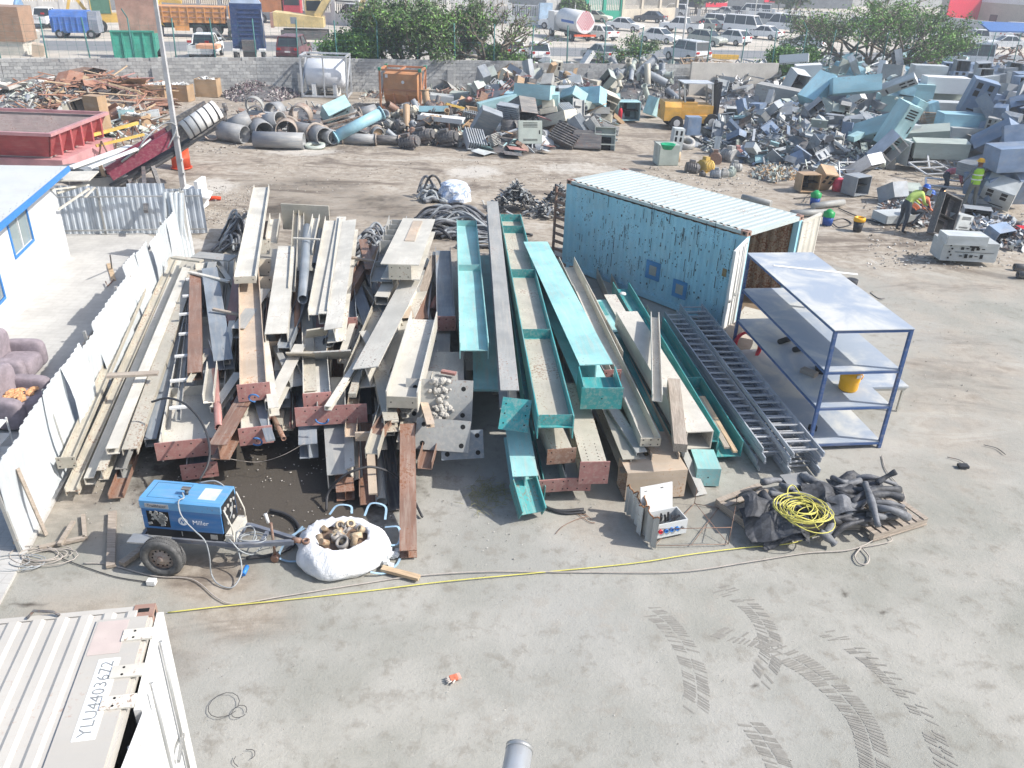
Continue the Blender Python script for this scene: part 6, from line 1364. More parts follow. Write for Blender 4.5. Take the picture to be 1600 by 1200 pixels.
    # bulldozer blade / grey loader bucket beside lorry
    p = G(372,62); r = empty('grey_loader', 'grey loader with a wide dusty bucket beside the orange lorry', 'loader',loc=(p.x,p.y,0),rz=radians(200)); part('body',MB().span(-1.5,.8,-.6,.6,.6,1.8),DSTEEL,r); part('bucket',MB().prism([(-1.2,0),(1.2,0),(1.2,.1),(-1.2,.1)],(1.2,0,.0),(2.0,0,.9)),GALV,r); wheels(r,[(-1,-.7),(.4,-.7),(-1,.7),(.4,.7)],.45)
    # tanker with chevrons
    p = G(896,62); r = empty('tanker_lorry', 'white tanker with a round red and white chevron end', 'tanker',loc=(p.x,p.y,0),rz=radians(112)); part('tank',MB().cyl((-2.6,0,1.9),(2.6,0,1.9),1.12,24),WHITEP,r)
    part('blue_stripe', MB().span(-2.2, 1.0, 1.10, 1.13, 1.75, 2.0), plain('tank_blue', (.05, .15, .45)), r)
    d = MB(); d.cyl((-2.72,0,1.9),(-2.61,0,1.9),1.08,24); e = part('chevron_plate',d,plain('chevron_white',(.75,.74,.73)),r); ch = MB()
    for k in range(-1, 7):
        for s_ in (-1, 1):
            for i in range(8):
                y0 = s_ * i * .125; y1 = s_ * (i + 1) * .125; z0 = 2.95 - .33 * k - abs(y0) * 1.5; z1 = 2.95 - .33 * k - abs(y1) * 1.5; c = ((y0 + y1) / 2) ** 2 + ((z0 + z1) / 2 - 2.0) ** 2
                if c < .98: ch.add([(-2.735, y0, z0), (-2.735, y1, z1), (-2.735, y1, z1 + .15), (-2.735, y0, z0 + .15)], [(0, 1, 2, 3)])
    obj('red_chevrons',ch,plain('chevron_red',(.5,.02,.05)),parent=e); part('rear_bar',MB().span(-2.9,-2.7,-1.25,1.25,.55,.75),plain('orange_red',(.6,.1,.04)),r); part('chassis',MB().span(-2.6,4.5,-.4,.4,.6,.95),BUMP,r); part('cab',MB().span(3.0,4.7,-1.1,1.1,.7,2.6),WHITEP,r); wheels(r,[(-1.6,-.95),(-1.6,.95),(3.8,-.95),(3.8,.95)],.45)
    p = G(1545,102); r = empty('wrecked_frame', 'rusty tangled car wreck behind the right of the cabinet heap', 'wreck',loc=(p.x,p.y,0)); m = MB(); q = Rng(4)
    for _ in range(60): a = Vector((q.uniform(-3, 3), q.uniform(-1, 1), q.uniform(.3, 1.6))); m.bar(a, a + Vector((q.gauss(0, .6), q.gauss(0, .3), q.gauss(0, .3))), .12, .12)
    part('frame_scrap', m, RUSTY, r, kind='stuff')
    # brown skip and boxes at far left
    p = G(15,84); r = empty('brown_skip', 'large brown steel box body at the upper left edge', 'skip',loc=(p.x,p.y,0),rz=.1); part('box_body',MB().span(-3.5,1.8,-1.2,1.2,1.0,3.4),paint('brown_box',(.36,.22,.14),.4,.4),r); part('base',MB().span(-3.5,1.6,-1.1,1.1,0,1.0),CREAM,r)
    p = G(14,36); r = empty('water_tank', 'white horizontal tank with a blue end at the upper left edge', 'tank',loc=(p.x,p.y,0)); part('tank',MB().cyl((-4,0,1.5),(1.4,0,1.5),1.0,20),WHITEP,r); part('tank_end',MB().cyl((1.41,0,1.5),(1.6,0,1.5),1.0,20,.6),paint('blue_end',(.15,.3,.5)),r); part('stand',MB().span(-3.5,1,-.5,.5,0,.7),CREAM,r)
    for k, (u, v, w, h) in enumerate(((30, 86, 1.2, 1.1), (62, 88, .8, .9), (52, 72, 1.0, 1.3))):
        p = G(u,v); m = MB(); m.box((p.x,p.y,h / 2),(w,.8,h),Euler((.1 * k,.2,.4 * k)).to_matrix()); o = obj('discarded_box',m,CREAM if k != 1 else ORUST); tag(o,('cream box leaning below the brown body', 'small dark box behind the left wall', 'white box beside the brown body')[k], 'box')
    a = G(300,64,1.1); o = obj('tarpaulin',MB().box(G(326,72,1.45) ,(1.5,1.5,.25),rotz(radians(8)).to_3x3()),plain('orange_tarp',(.62,.33,.2),.8)); tag(o, 'orange tarpaulin covering the small white pickup', 'tarpaulin')
trucks()
# ------------------------------------------------------------------ far buildings, gates, signs
def buildings():
    def wall_(u0,v0,u1,v1,h,mat,label,name='boundary_wall',cat='wall',wins=0,winh=(1.2,2.2),th=.3,rails=0,railm=None,band=None):
        A, B = G(u0, v0), G(u1, v1); L = (B - A).length; r = empty(name, label, cat, M=frame(A, B)); hh = h * (.45 if rails else 1)
        part('wall', MB().span(0, L, 0, th, 0, hh), mat, r)
        if band: part('band', MB().span(0, L, -.05, th, hh * .86, hh), band, r)
        for k in range(wins):
            x = L * (k + .5) / wins; w = part('window',MB().span(x - .6,x + .6,-.02,.02,winh[0],winh[1]),GL,r); part('sill',MB().span(x - .7,x + .7,-.12,-.021,winh[0] - .1,winh[0]),mat,w)
        if rails:
            for k in range(rails + 1): part('pier', MB().span(L * k / rails - .25, L * k / rails + .25, -.05, th + .05, 0, h), mat, r)
            m = MB(); x = 0
            while x < L: m.span(x, x + .07, .1, .15, hh, h * .95); x += .28
            m.span(0, L, .09, .16, h * .9, h * .95); part('railing', m, railm or BUMP, r, kind='stuff')
        return r
    PW = plain('dusty_white_wall',(.55,.53,.50),.9,0,.1,.7); PG = plain('grey_cement_wall',(.36,.36,.35),.9,0,.15,.8); PB = plain('beige_building_wall',(.47,.42,.34),.9,0,.1,.6); GN = plain('green_gate_paint',(.03,.30,.20),.6); WR = plain('white_railing',(.7,.7,.7)); RD = plain('red_sign_face',(.60,.03,.06),.5,0,.05); DKB = plain('dark_shed_sheet',(.10,.11,.12),.7,0,.25,1.2)
    wall_(0,18,130,20,2.6,PW, 'pale wall with railings at the upper left edge',rails=4,railm=WR); wall_(150,14,345,24,2.6,PW, 'pale wall with iron railings behind the yellow loaders',rails=6,railm=RUSTY); wall_(345,24,560,42,2.8,PW, 'beige pillared wall with dark bars behind the excavator',rails=6)
    wall_(560,30,700,30,3.2,PW, 'white wall with dark barred gaps behind the green tree',rails=4); wall_(708,27,800,29,3.4,PW, 'white slatted gate wall behind the bare tree',rails=3,railm=WR); wall_(795,40,842,42,2.6,WHITEP, 'white barred gate with a blue car behind it',rails=1,railm=WR,name='gate',cat='gate')
    wall_(842,43,862,43,2.8,paint('blue_box_sheet',(.3,.42,.55)), 'narrow blue metal cabinet beside the grey building',name='metal_cabinet',cat='cabinet'); wall_(852,40,905,36,5.5,PG, 'grey cement building behind the palm shrub',name='building',cat='building',wins=1,th=6)
    wall_(900,33,914,33,5,WHITEP, 'white square gate pillar left of the green gate',name='gate_pillar',cat='pillar',th=1); wall_(916,34,970,34,3.2,GN, 'green metal gate beside the white pillar',name='gate',cat='gate',rails=2,railm=GN); wall_(972,34,1056,30,3.6,PB, 'beige slatted sheet gate with two square openings',name='gate',cat='gate',rails=3,railm=PB)
    wall_(1056,33,1160,38,1.8,PW, 'low pale wall with iron bars behind the parked cars',rails=6); wall_(1165,33,1330,42,1.9,WHITEP, 'white picket railing behind the minibuses',rails=8,railm=WR); wall_(1400,44,1545,62,2.2,PW, 'pale wall behind the spreading tree',rails=0)
    wall_(1090,12,1330,14,14,DKB, 'dark sheet metal shed behind the parked minibuses',name='shed',cat='shed',th=12); wall_(1462,42,1640,60,4.6,PB, 'low beige building with a blue awning at the upper right',name='building',cat='building',wins=3,winh=(.2,2.4),th=9,band=WHITEP); wall_(1330,10,1700,16,12,PG, 'grey building in the top right corner',name='building',cat='building',wins=7,winh=(2,4),th=12)
    wall_(-60,4,500,6,9,PB, 'long beige building along the top left edge',name='building',cat='building',wins=14,winh=(1.5,3.2),th=10,band=PW); wall_(520,6,1060,8,10,PG, 'long grey building along the top edge behind the trees',name='building',cat='building',wins=12,winh=(1.5,3.4),th=12,band=PW)
    def sign(u0, v0, u1, v1, vb, label, text=None, ts=.6, tilt=0):
        A = G(u0, vb); B = G(u1, vb); M = frame(A, B); L = (B - A).length;
        def zof(u, v):
            best = 0
            for k in range(400):
                z = k * .05; d = G(u, v, z)
                if d.y < A.y: break
                best = z
            return best
        z0,z1 = zof(u0,v1),zof(u0,v0); r = empty('sign_board',label, 'sign',M=M); part('board',MB().span(0,L,-.1,0,z0,z1),RD,r)
        for x in (.2, L - .3): part('leg', MB().span(x, x + .15, .0, .15, 0, z1), BUMP, r)
        if text:
            me = text_mb(text,ts,T(L / 2,-.11,z0 + (z1 - z0) * .68) @ Matrix.Rotation(radians(90),4, 'X'),.01,.9); me.materials.append(plain('sign_white',(.8,.8,.8))); obj('lettering',me,None,parent=r)
    sign(1101,-2,1134,11,20, 'red garage sign with white lettering at the top edge', 'SARMETIN GARAGE',.62); sign(1191,-3,1217,3,20, 'small red sign cut by the top edge',None); sign(1472,-4,1528,40,48, 'tall red board left of the beige building')
    A = G(1546,50,3.3); o = obj('awning',MB().hexa([A + Vector(q) for q in ((0,0,0),(4.5,1,0),(4.5,3,.6),(0,2.5,.6),(0,0,.12),(4.5,1,.12),(4.5,3,.72),(0,2.5,.72))]),plain('blue_awning',(.06,.14,.34))); tag(o, 'blue awning on the low beige building', 'awning')
    for u,v,hgt,lab in ((1063,97,8.5, 'pale lamp post standing behind the wall at the rendered wall piece'),(1177,38,9, 'thin white mast beside the red sign'),(897,40,7, 'thin mast near the white gate pillar')):
        p = G(u,v); r = empty('lamp_post',lab, 'lamp post',loc=p); part('pole',MB().cyl((0,0,0),(0,0,hgt),.09,8,.06),WHITEP,r); part('lamp_head',MB().box((-.4,0,hgt),(1.0,.25,.12)),WHITEP,r)
buildings()
# ------------------------------------------------------------------ trees
LEAF = [plain('leaf_green',(.15,.29,.06),.6,0,.35,2),plain('leaf_dark_green',(.08,.16,.05),.6,0,.3,2),plain('leaf_grey_green',(.13,.16,.09),.7,0,.3,2)]; BARK = plain('grey_brown_bark',(.20,.165,.13),.9,0,.2,5)
def tree(label, x, y, H, spread, seed, leaves=1.0, lean=(0, 0), mats=(0, 1), trunks=2, lf=.085, name='tree', flat=1.0, twigs=1.0):
    r = Rng(seed); root = empty(name, label, 'tree', loc=(x, y, 0), group='trees behind the wall'); tips = []; tr = MB();
    def grow(p, d, L, rad, depth):
        n = 4; P = [p];
        for i in range(n):
            d = (d + Vector((r.gauss(0, .16), r.gauss(0, .16), r.gauss(.03, .1)))).normalized(); p = p + d * L / n; P.append(p)
            if depth >= 2: tips.append((p.copy(), depth))
        tr.tube(P, [rad * (1 - .12 * i) for i in range(n + 1)], 6 if depth < 2 else 4)
        if depth < 4:
            for k in range(3 if depth < 3 else 2):
                a = Vector((r.gauss(0, .75) + lean[0] * .4, r.gauss(0, .75) + lean[1] * .4, r.gauss(.25, .35) * flat)); grow(P[-1 - (k % 2) * r.randrange(0, 3)], (d * .7 + a).normalized(), L * r.uniform(.6, .82), rad * .6, depth + 1)
    for t in range(trunks): a = 6.28 * t / trunks + r.random(); grow(Vector((.15 * cos(a), .15 * sin(a), 0)), Vector((.45 * cos(a) * spread + lean[0], .45 * sin(a) * spread + lean[1], 1)).normalized(), H * .33, .10 + H * .012, 0)
    part('trunk', tr, BARK, root)
    lm = MB();
    for p, dp in tips:
        if r.random() > .8 * min(1, leaves + .3): continue
        mi = r.choice(mats); nn = int(18 * leaves * r.uniform(.3, 1.6)); cr = r.uniform(.12, .42) * spread ** .5
        for _ in range(nn):
            q = p + Vector((r.gauss(0, cr), r.gauss(0, cr), r.gauss(0, cr * .5))); s_ = lf * r.uniform(.6, 1.5); R = Euler((r.uniform(-1.1, 1.1), r.uniform(-1.1, 1.1), r.uniform(0, 6.3))).to_matrix(); lm.mi = mi if r.random() < .8 else mats[-1]
            if q.z < .3: continue
            lm.add([q + R @ Vector((-s_, 0, 0)), q + R @ Vector((0, -s_ * .5, 0)), q + R @ Vector((s_, 0, .0)), q + R @ Vector((0, s_ * .5, 0))], [(0, 1, 2, 3)])
    part('crown', lm, LEAF, root)
tree('round dense green bush at the left of the tree row', -10.9, 57.6, 4.0, .8, 11, 1.3, mats=(0, 0, 1), trunks=5, flat=.7)
tree('big green tree in the middle of the left tree row',-7.6,58.6,6.8,1.0,12,1.0,mats=(0,1,2),trunks=4); tree('second green tree with dark lower branches beside the big one',-5.3,59.0,6.4,1.0,13,.8,(.12,0),(0,1,2),4)
tree('green tree between the big tree and the bush', -9.0, 59.4, 5.4, .9, 29, 1.0, (0, 0), (1, 0, 2), 4)
tree('sparse half bare tree at the right of the left tree row',-2.2,59.6,6.6,.9,14,.16,(.1,0),(2,0),4); tree('low grey green shrub under the half bare tree',-1.6,59.4,2.9,.9,15,.6,(.2,0),(2,0),4)
tree('wind bent thin tree in front of the parked cars', 6.9, 60.6, 5.0, .6, 16, .7, (.4, 0), (1, 0, 2), 1, flat=.3)
tree('small shrub at the foot of the wind bent tree', 8.0, 60.8, 1.7, .8, 17, 1.0, (0, 0), (1, 0), 3)
tree('rounded green bush left of the spreading tree', 18.9, 64.0, 3.4, .8, 18, 1.1, (0, 0), (0, 0, 1), 4, flat=.6)
tree('large spreading tree with long slanting branches on the right',26.2,66.8,8.6,1.2,19,.5,(.25,0),(0,1,0),5,flat=.6); tree('dark spreading tree behind the cabinet heap',24.4,67.6,7.6,1.2,20,.45,(-.15,0),(1,0,2),4,flat=.6)
tree('slanting thin tree reaching right above the parked pickup', 28.0, 66.5, 7.6, .8, 21, .4, (.8, 0), (0, 1), 3, flat=.4)
p = G(886, 38); tree('upright palm like shrub against the grey building', p.x, p.y, 4.2, .4, 22, 1.8, (0, 0), (0, 2), 5, lf=.2)
p = G(1088,22); tree('green tree left of the red garage sign',p.x,p.y,6.5,1.0,23,1.5,(0,0),(0,2),4,lf=.25); p = G(1235,30); tree('dark green trees beside the dark shed',p.x,p.y,7.5,1.2,24,1.5,(0,0),(1,2),4,lf=.3)

# ------------------------------------------------------------------ scrap yard heaps
PCY = paint('pale_cyan_enamel',(.36,.56,.58),.1,.2,streak=False); SKY = paint('sky_blue_enamel',(.30,.52,.60),.08,.2,streak=False); PGR = paint('pale_grey_enamel',(.50,.53,.53),.15,.25,streak=False); LIG = paint('light_grey_green_enamel',(.42,.47,.42),.15,.3,streak=False)
NVY = paint('slate_blue_enamel',(.19,.26,.37),.1,.3,streak=False); MGR = paint('mid_grey_enamel',(.31,.34,.37),.2,.35,streak=False); CRE = paint('cream_enamel',(.58,.54,.44),.15,.3,streak=False); SLV = paint('silver_white_frame',(.60,.62,.64),.1,.2,.4,.3,streak=False); CHB = paint('scrap_chipboard',(.42,.28,.16),.2,.35)
COLN = {PCY.name: 'pale cyan',SKY.name: 'sky blue',PGR.name: 'pale grey',LIG.name: 'grey green',NVY.name: 'slate blue',MGR.name: 'mid grey',CRE.name: 'cream',SLV.name: 'silver',CHB.name: 'brown',DSTEEL.name: 'dark steel',REDP.name: 'red',GALV.name: 'dull silver',RUSTY.name: 'rusty',WOODR.name: 'reddish',WOODG.name: 'grey',WOODP.name: 'pale',GREYP.name: 'grey',TEAL.name: 'teal',BGREY.name: 'blue grey',ORUST.name: 'orange rusted',WHITEP.name: 'white'}
MARKS = [(1080,165, 'the yellow forklift'),(627,140, 'the orange tank frame'),(505,125, 'the white tank frame'),(575,195, 'the sky blue pipe'),(1515,290, 'the worker in the green vest'),(1410,330, 'the worker with the blue helmet'),(60,215, 'the red skip'),(245,160, 'the left brown bin'),(328,140, 'the right brown bin'),
         (1500,160, 'the long pale cabinets'),(1335,130, 'the big sky blue cabinet'),(1235,110, 'the round bush'),(1400,80, 'the spreading tree'),(1045,235, 'the grey box with the green basin'),(1313,288, 'the red fuel cans'),(800,195, 'the dark open drum'),(990,140, 'the pipe fittings heap'),(1400,225, 'the tall tilted cabinet'),(1580,130, 'the right end of the wall'),(1580,240, 'the right edge of the yard'),(870,150, 'the middle of the block wall'),(130,150, 'the wood scrap heap'),(1180,145, 'the silver frames'),(1260,230, 'the middle of the grey heap'),(680,150, 'the short wall pier')]
USED = {}
def where(u, v):
    mu, mv, nm = min(MARKS, key=lambda q: (q[0] - u) ** 2 + ((q[1] - v) * 1.8) ** 2); dx, dy = u - mu, (v - mv) * 1.8; d = math.hypot(dx, dy)
    near = 'right beside' if d < 22 else None
    if near: return near + ' ' + nm
    if abs(dx) > abs(dy) * 2: rel = 'left of' if dx < 0 else 'right of'
    elif abs(dy) > abs(dx) * 2: rel = 'behind' if dy < 0 else 'in front of'
    else: rel = ('behind and ' if dy < 0 else 'in front and ') + ('left of' if dx < 0 else 'right of')
    return ('just ' if d < 50 else 'well ' if d > 100 else '') + rel + ' ' + nm
POSE = ['lying', 'tilted', 'thrown down', 'leaning', 'half buried', 'resting', 'tipped over', 'wedged']
def lab(adj, colour, kind, u, v, seed):
    for extra in ('',) + ('small ', 'dented ', 'dusty ', 'scuffed '):
        s_ = f'{adj}{colour} {kind} {POSE[seed % 8]} {where(u, v)}'.replace('  ', ' ')
        seed += 1
        if s_ not in USED: break
    USED[s_] = 1; return ' '.join(s_.split()[:16])
CM = {}
def cab_meshes(style):
    if style in CM: return CM[style]
    out = []
    if style in ('closed', 'slots', 'panel'):
        b = MB(); b.box((0,0,0),(1,1,1)); out.append(('body',b,0)); d = MB(); d.span(-.47,.47,-.525,-.5,-.47,.47); out.append(('door',d,0))
        if style == 'slots':
            s_ = MB(); [s_.span(-.3,.3,-.534,-.526,z,z + .03) for z in (.2,.26,.32,.38,-.38,-.32)]; s_.span(.36,.41,-.55,-.526,-.08,.08); out.append(('vent_slots',s_,1))
        if style == 'panel':
            s_ = MB(); [s_.span(x,x + .2,-.534,-.526,z,z + .16) for x in (-.35,.1) for z in (.05,.27)]; s_.span(-.3,.3,-.534,-.526,-.35,-.3); out.append(('meter_windows',s_,1))
    else:
        t = .03; b = MB(); b.span(-.5,.5,.5 - t,.5,-.5,.5); b.span(-.5,-.5 + t,-.5,.5 - t,-.5,.5); b.span(.5 - t,.5,-.5,.5 - t,-.5,.5); b.span(-.5 + t,.5 - t,-.5,.5 - t,-.5,-.5 + t); b.span(-.5 + t,.5 - t,-.5,.5 - t,.5 - t,.5); out.append(('body',b,0))
        if style == 'open': s_ = MB(); s_.span(-.46,.46,-.3,.46,-.02,.01); s_.span(-.1,-.07,-.2,.46,.01,.46); s_.span(-.35,.2,.3,.46,-.4,-.1); out.append(('shelf',s_,1))
        else: s_ = MB(); s_.bar((-.47,-.48,.2),(.47,-.48,.2),.04,.05); s_.bar((-.47,-.48,-.2),(.47,-.48,-.2),.04,.05); out.append(('cross_bar',s_,0)); g = MB(); g.span(-.3,.3,.1,.4,-.45,.1); out.append(('gear',g,1))
    CM[style] = [(n_, m.mesh(n_, [WHITEP]), k) for n_, m, k in out]; return CM[style]
def thing_from(name, parts, M, mats, label, cat, group):
    root = empty(name, label, cat, M=M, group=group)
    for n_, me, k in parts:
        o = bpy.data.objects.new(n_,me); COL.objects.link(o); o.parent = root; o.material_slots[0].link = 'OBJECT'; o.material_slots[0].material = mats[k]
    return root
SEED = [0]
def cabinet(u, v, z, size, rot, mat, style='closed', label=None, group='electrical cabinets thrown on the heaps', adj=''):
    SEED[0] += 1; size = [q if q < .8 else .8 + (q - .8) * .68 for q in size]; c = G(u, v, z); M = T(*c) @ Euler([radians(a) for a in rot]).to_matrix().to_4x4() @ Matrix.Diagonal((size[0], size[1], size[2], 1))
    kind = {'closed': 'cabinet', 'slots': 'cabinet with vent slots', 'panel': 'meter panel cabinet', 'open': 'open cabinet', 'frame': 'gutted cabinet frame'}[style]
    if max(size) < .95: kind = kind.replace('cabinet', 'box')
    sm = max(size) < .95; return thing_from('metal_box' if sm else 'steel_cabinet',cab_meshes(style),M,[mat,DARK],label or lab(adj or ('long ' if size[2] > 1.6 else 'small ' if max(size) < .7 else ''),COLN.get(mat.name, 'grey'),kind,u,v,SEED[0]), 'metal box' if sm else 'cabinet',group.replace('electrical cabinets', 'metal boxes') if sm else group)
BITS = {}
def bit_mesh(kind):
    if kind in BITS: return BITS[kind]
    m = MB()
    if kind == 'folded_sheet': m.span(-.5,.5,-.5,.5,-.01,.01); m.span(-.5,.5,-.52,-.5,-.01,.22); m.span(-.5,.5,.5,.52,-.2,.01)
    elif kind == 'bent_sheet': m.add([(-.5,-.5,0),(0,-.5,.12),(.5,-.5,-.05),(-.5,.5,.05),(0,.5,.2),(.5,.5,0)],[(0,1,4,3),(1,2,5,4)]); m.add([(-.5,-.5,-.015),(0,-.5,.105),(.5,-.5,-.065),(-.5,.5,.035),(0,.5,.185),(.5,.5,-.015)],[(3,4,1,0),(4,5,2,1)])
    elif kind == 'bar_frame':
        for a, b in (((-.5, -.5, 0), (.5, -.5, 0)), ((.5, -.5, 0), (.5, .5, 0)), ((.5, .5, 0), (-.5, .5, 0)), ((-.5, .5, 0), (-.5, -.5, 0)), ((-.5, 0, 0), (.5, 0, 0))): m.bar(a, b, .05, .05)
    elif kind == 'radiator':
        for k in range(8): m.span(-.5 + k * .135, -.44 + k * .135, -.5, .5, -.4, .4)
        m.span(-.5, .5, -.56, -.5, -.3, -.2); m.span(-.5, .5, .5, .56, -.3, -.2)
    elif kind == 'steel_tray': m.span(-.5,.5,-.3,.3,-.02,.02); m.span(-.5,.5,-.33,-.3,-.02,.12); m.span(-.5,.5,.3,.33,-.02,.12); m.span(-.4,-.2,-.2,.2,.021,.1); m.span(.1,.35,-.15,.2,.021,.14)
    elif kind == 'board': m.span(-.5, .5, -.5, .5, -.5, .5)
    elif kind == 'scrap_pipe': m.pipe((-.5, 0, 0), (.5, 0, 0), .5, .07, 16); m.pipe((.46, 0, 0), (.5, 0, 0), .62, .13, 16)
    elif kind == 'pipe_bend':
        P = [(.8 * sin(a), 0, .8 * cos(a) - .6) for a in [k * .32 for k in range(6)]]; m.tube(P, .32, 12); m.cyl(P[0], (-.04, 0, .2), .45, 14); m.cyl(P[-1], Vector(P[-1]) + Vector((0, 0, -.06)), .45, 14)
    elif kind == 'motor': m.cyl((-.5,0,0),(.4,0,0),.4,12); m.cyl((.4,0,0),(.5,0,0),.3,12); m.span(-.3,.1,-.15,.15,.3,.6); m.span(-.4,.3,-.4,-.25,-.45,-.3); m.span(-.4,.3,.25,.4,-.45,-.3); [m.pipe((x,0,0),(x + .04,0,0),.44,.06,12) for x in (-.4,-.25,-.1,.05,.2)]
    elif kind == 'concrete_ring': m.pipe((0, 0, -.2), (0, 0, .2), .5, .2, 18)
    BITS[kind] = m.mesh(kind, [WHITEP]); return BITS[kind]
def bit(kind, u, v, z, size, rot, mat, label=None, group=None, adj='', ab=None):
    SEED[0] += 1; c = ab if ab is not None else G(u,v,z); o = bpy.data.objects.new(kind,bit_mesh(kind)); COL.objects.link(o); o.matrix_basis = T(*c) @ Euler([radians(a) for a in rot]).to_matrix().to_4x4() @ Matrix.Diagonal((size[0],size[1],size[2],1)); o.material_slots[0].link = 'OBJECT'; o.material_slots[0].material = mat
    k = kind.replace('_', ' '); cat = {'folded_sheet': 'metal sheet', 'bent_sheet': 'metal sheet', 'bar_frame': 'frame', 'scrap_pipe': 'pipe', 'pipe_bend': 'pipe fitting', 'steel_tray': 'tray', 'concrete_ring': 'ring'}.get(kind,k)
    return tag(o, label or lab(adj, COLN.get(mat.name, 'grey'), k, u, v, SEED[0]), cat, group or k + 's in the scrap heaps')
def mound(label, poly, n, hmax, mats, seed, size=.5, name='scrap_heap', flat=.25, core=None):
    """poly: outline in photo pixels on the ground; one mass of small pieces with no countable members"""
    r = Rng(seed); P = [G(u, v) for u, v in poly]; c = sum(P, Vector()) / len(P); N = len(P); rad = [(p - c).length for p in P]; ang = [math.atan2((p - c).y, (p - c).x) for p in P]
    def edge(a):
        best = None
        for i in range(N):
            p, q = P[i] - c, P[(i + 1) % N] - c; d = Vector((cos(a), sin(a), 0)); den = d.x * (q.y - p.y) - d.y * (q.x - p.x)
            if abs(den) < 1e-9: continue
            t = (p.x * (q.y - p.y) - p.y * (q.x - p.x)) / den; s_ = (p.x * d.y - p.y * d.x) / den
            if t > 0 and -1e-6 <= s_ <= 1 + 1e-6: best = t if best is None else max(best, t)
        return best or 1
    m = MB()
    for i in range(n):
        a = r.uniform(-pi, pi); q = math.sqrt(r.random()); e = edge(a) * q; h = hmax * (1 - q ** 2.2) * (.75 + .5 * noise3(Vector((e * cos(a) * .6, e * sin(a) * .6, seed))))
        p = c + Vector((e * cos(a), e * sin(a), max(.04, h * r.uniform(.55, 1.05)))); m.mi = r.randrange(len(mats)); k = r.random(); s_ = size * r.uniform(.35, 1.2); R = Euler((r.gauss(0, flat * 2), r.gauss(0, flat * 2), r.uniform(0, 6.3))).to_matrix()
        if k < .35: m.box(p, (s_ * 1.2, s_ * .7, .03), R)
        elif k < .6: m.box(p, (s_ * .7, s_ * .5, s_ * .35), R)
        elif k < .9: m.box(p, (s_ * 2.2, .06, .05), R)
        else: m.add([p + R @ Vector(q_) for q_ in ((-s_ * .5, -s_ * .4, 0), (s_ * .5, -s_ * .3, .1), (s_ * .4, s_ * .4, .2), (-s_ * .3, s_ * .5, 0))], [(0, 1, 2, 3), (3, 2, 1, 0)])
    # dark solid body so nothing shows through
    K = 28; vs_ = []; rings = (1.0, .8, .55, .3, 0.02)
    for q in rings:
        for k in range(K): a = 2 * pi * k / K - pi; e = edge(a) * q; vs_.append(c + Vector((e * cos(a), e * sin(a), -.02 + hmax * .62 * (1 - q ** 2.2))))
    m.mi = len(mats); m.add(vs_, [(j * K + k, j * K + (k + 1) % K, (j + 1) * K + (k + 1) % K, (j + 1) * K + k) for j in range(len(rings) - 1) for k in range(K)])
    o = obj(name, m, mats + [core or DSTEEL]); tag(o, label, 'scrap heap'); o['kind'] = 'stuff'
    return lambda q, a: c + Vector((edge(a) * q * cos(a), edge(a) * q * sin(a), hmax * (1 - q ** 2.2)))
def R3(r, t=25): return (r.gauss(0, t), r.gauss(0, t), r.uniform(0, 360))
def px(p):
    d = p - Vector((0, 0, CAMH)); zf = d.dot(_fw); return 800 + FPX * d.dot(_rt) / zf, 600 - FPX * d.dot(_up) / zf
def scatter(surf, n, seed, kinds, mats, size, tilt=28, styles=('closed', 'slots', 'open', 'panel', 'frame'), lift=.1, qmax=1.0):
    r = Rng(seed)
    for i in range(n):
        q = math.sqrt(r.random()) * qmax; a = r.uniform(-pi, pi); p = surf(q, a); u, v = px(p); k = r.choice(kinds); mt = r.choice(mats); s_ = r.uniform(*size)
        if k == 'cabinet':
            h = s_ * r.uniform(.9, 2.2); st_ = r.choice(styles); SEED[0] += 1; lay = r.random() < .65; rot = (90 + r.gauss(0, tilt * .6) if lay else r.gauss(0, tilt), r.gauss(0, tilt * .6), r.uniform(0, 360))
            cc = p + Vector((0, 0, (s_ * .3 if lay else h * .4) + lift)); uu, vv = px(cc); thing = cabinet(u, v, p.z, (s_ * .8, s_ * .5, h), rot, mt, st_); thing.location = cc
        else:
            sz = {'folded_sheet': (s_ * 1.2,s_ * .8,s_), 'bent_sheet': (s_ * 1.3,s_,s_), 'bar_frame': (s_ * 1.4,s_ * .8,1), 'radiator': (s_ * .7,s_ * .9,s_ * .4), 'steel_tray': (s_ * 1.2,s_,s_), 'motor': (s_ * .6,) * 3, 'scrap_pipe': (s_ * 1.5,s_ * .4,s_ * .4), 'pipe_bend': (s_ * .5,) * 3, 'board': (s_ * 2.6,.09,.05), 'concrete_ring': (s_,s_,s_)}[k]
            bit(k,u,v,0,sz,R3(r,tilt if k != 'board' else 10),mt,ab=p + Vector((0,0,lift + (.1 * s_ if k in ('motor', 'radiator', 'scrap_pipe') else 0))))
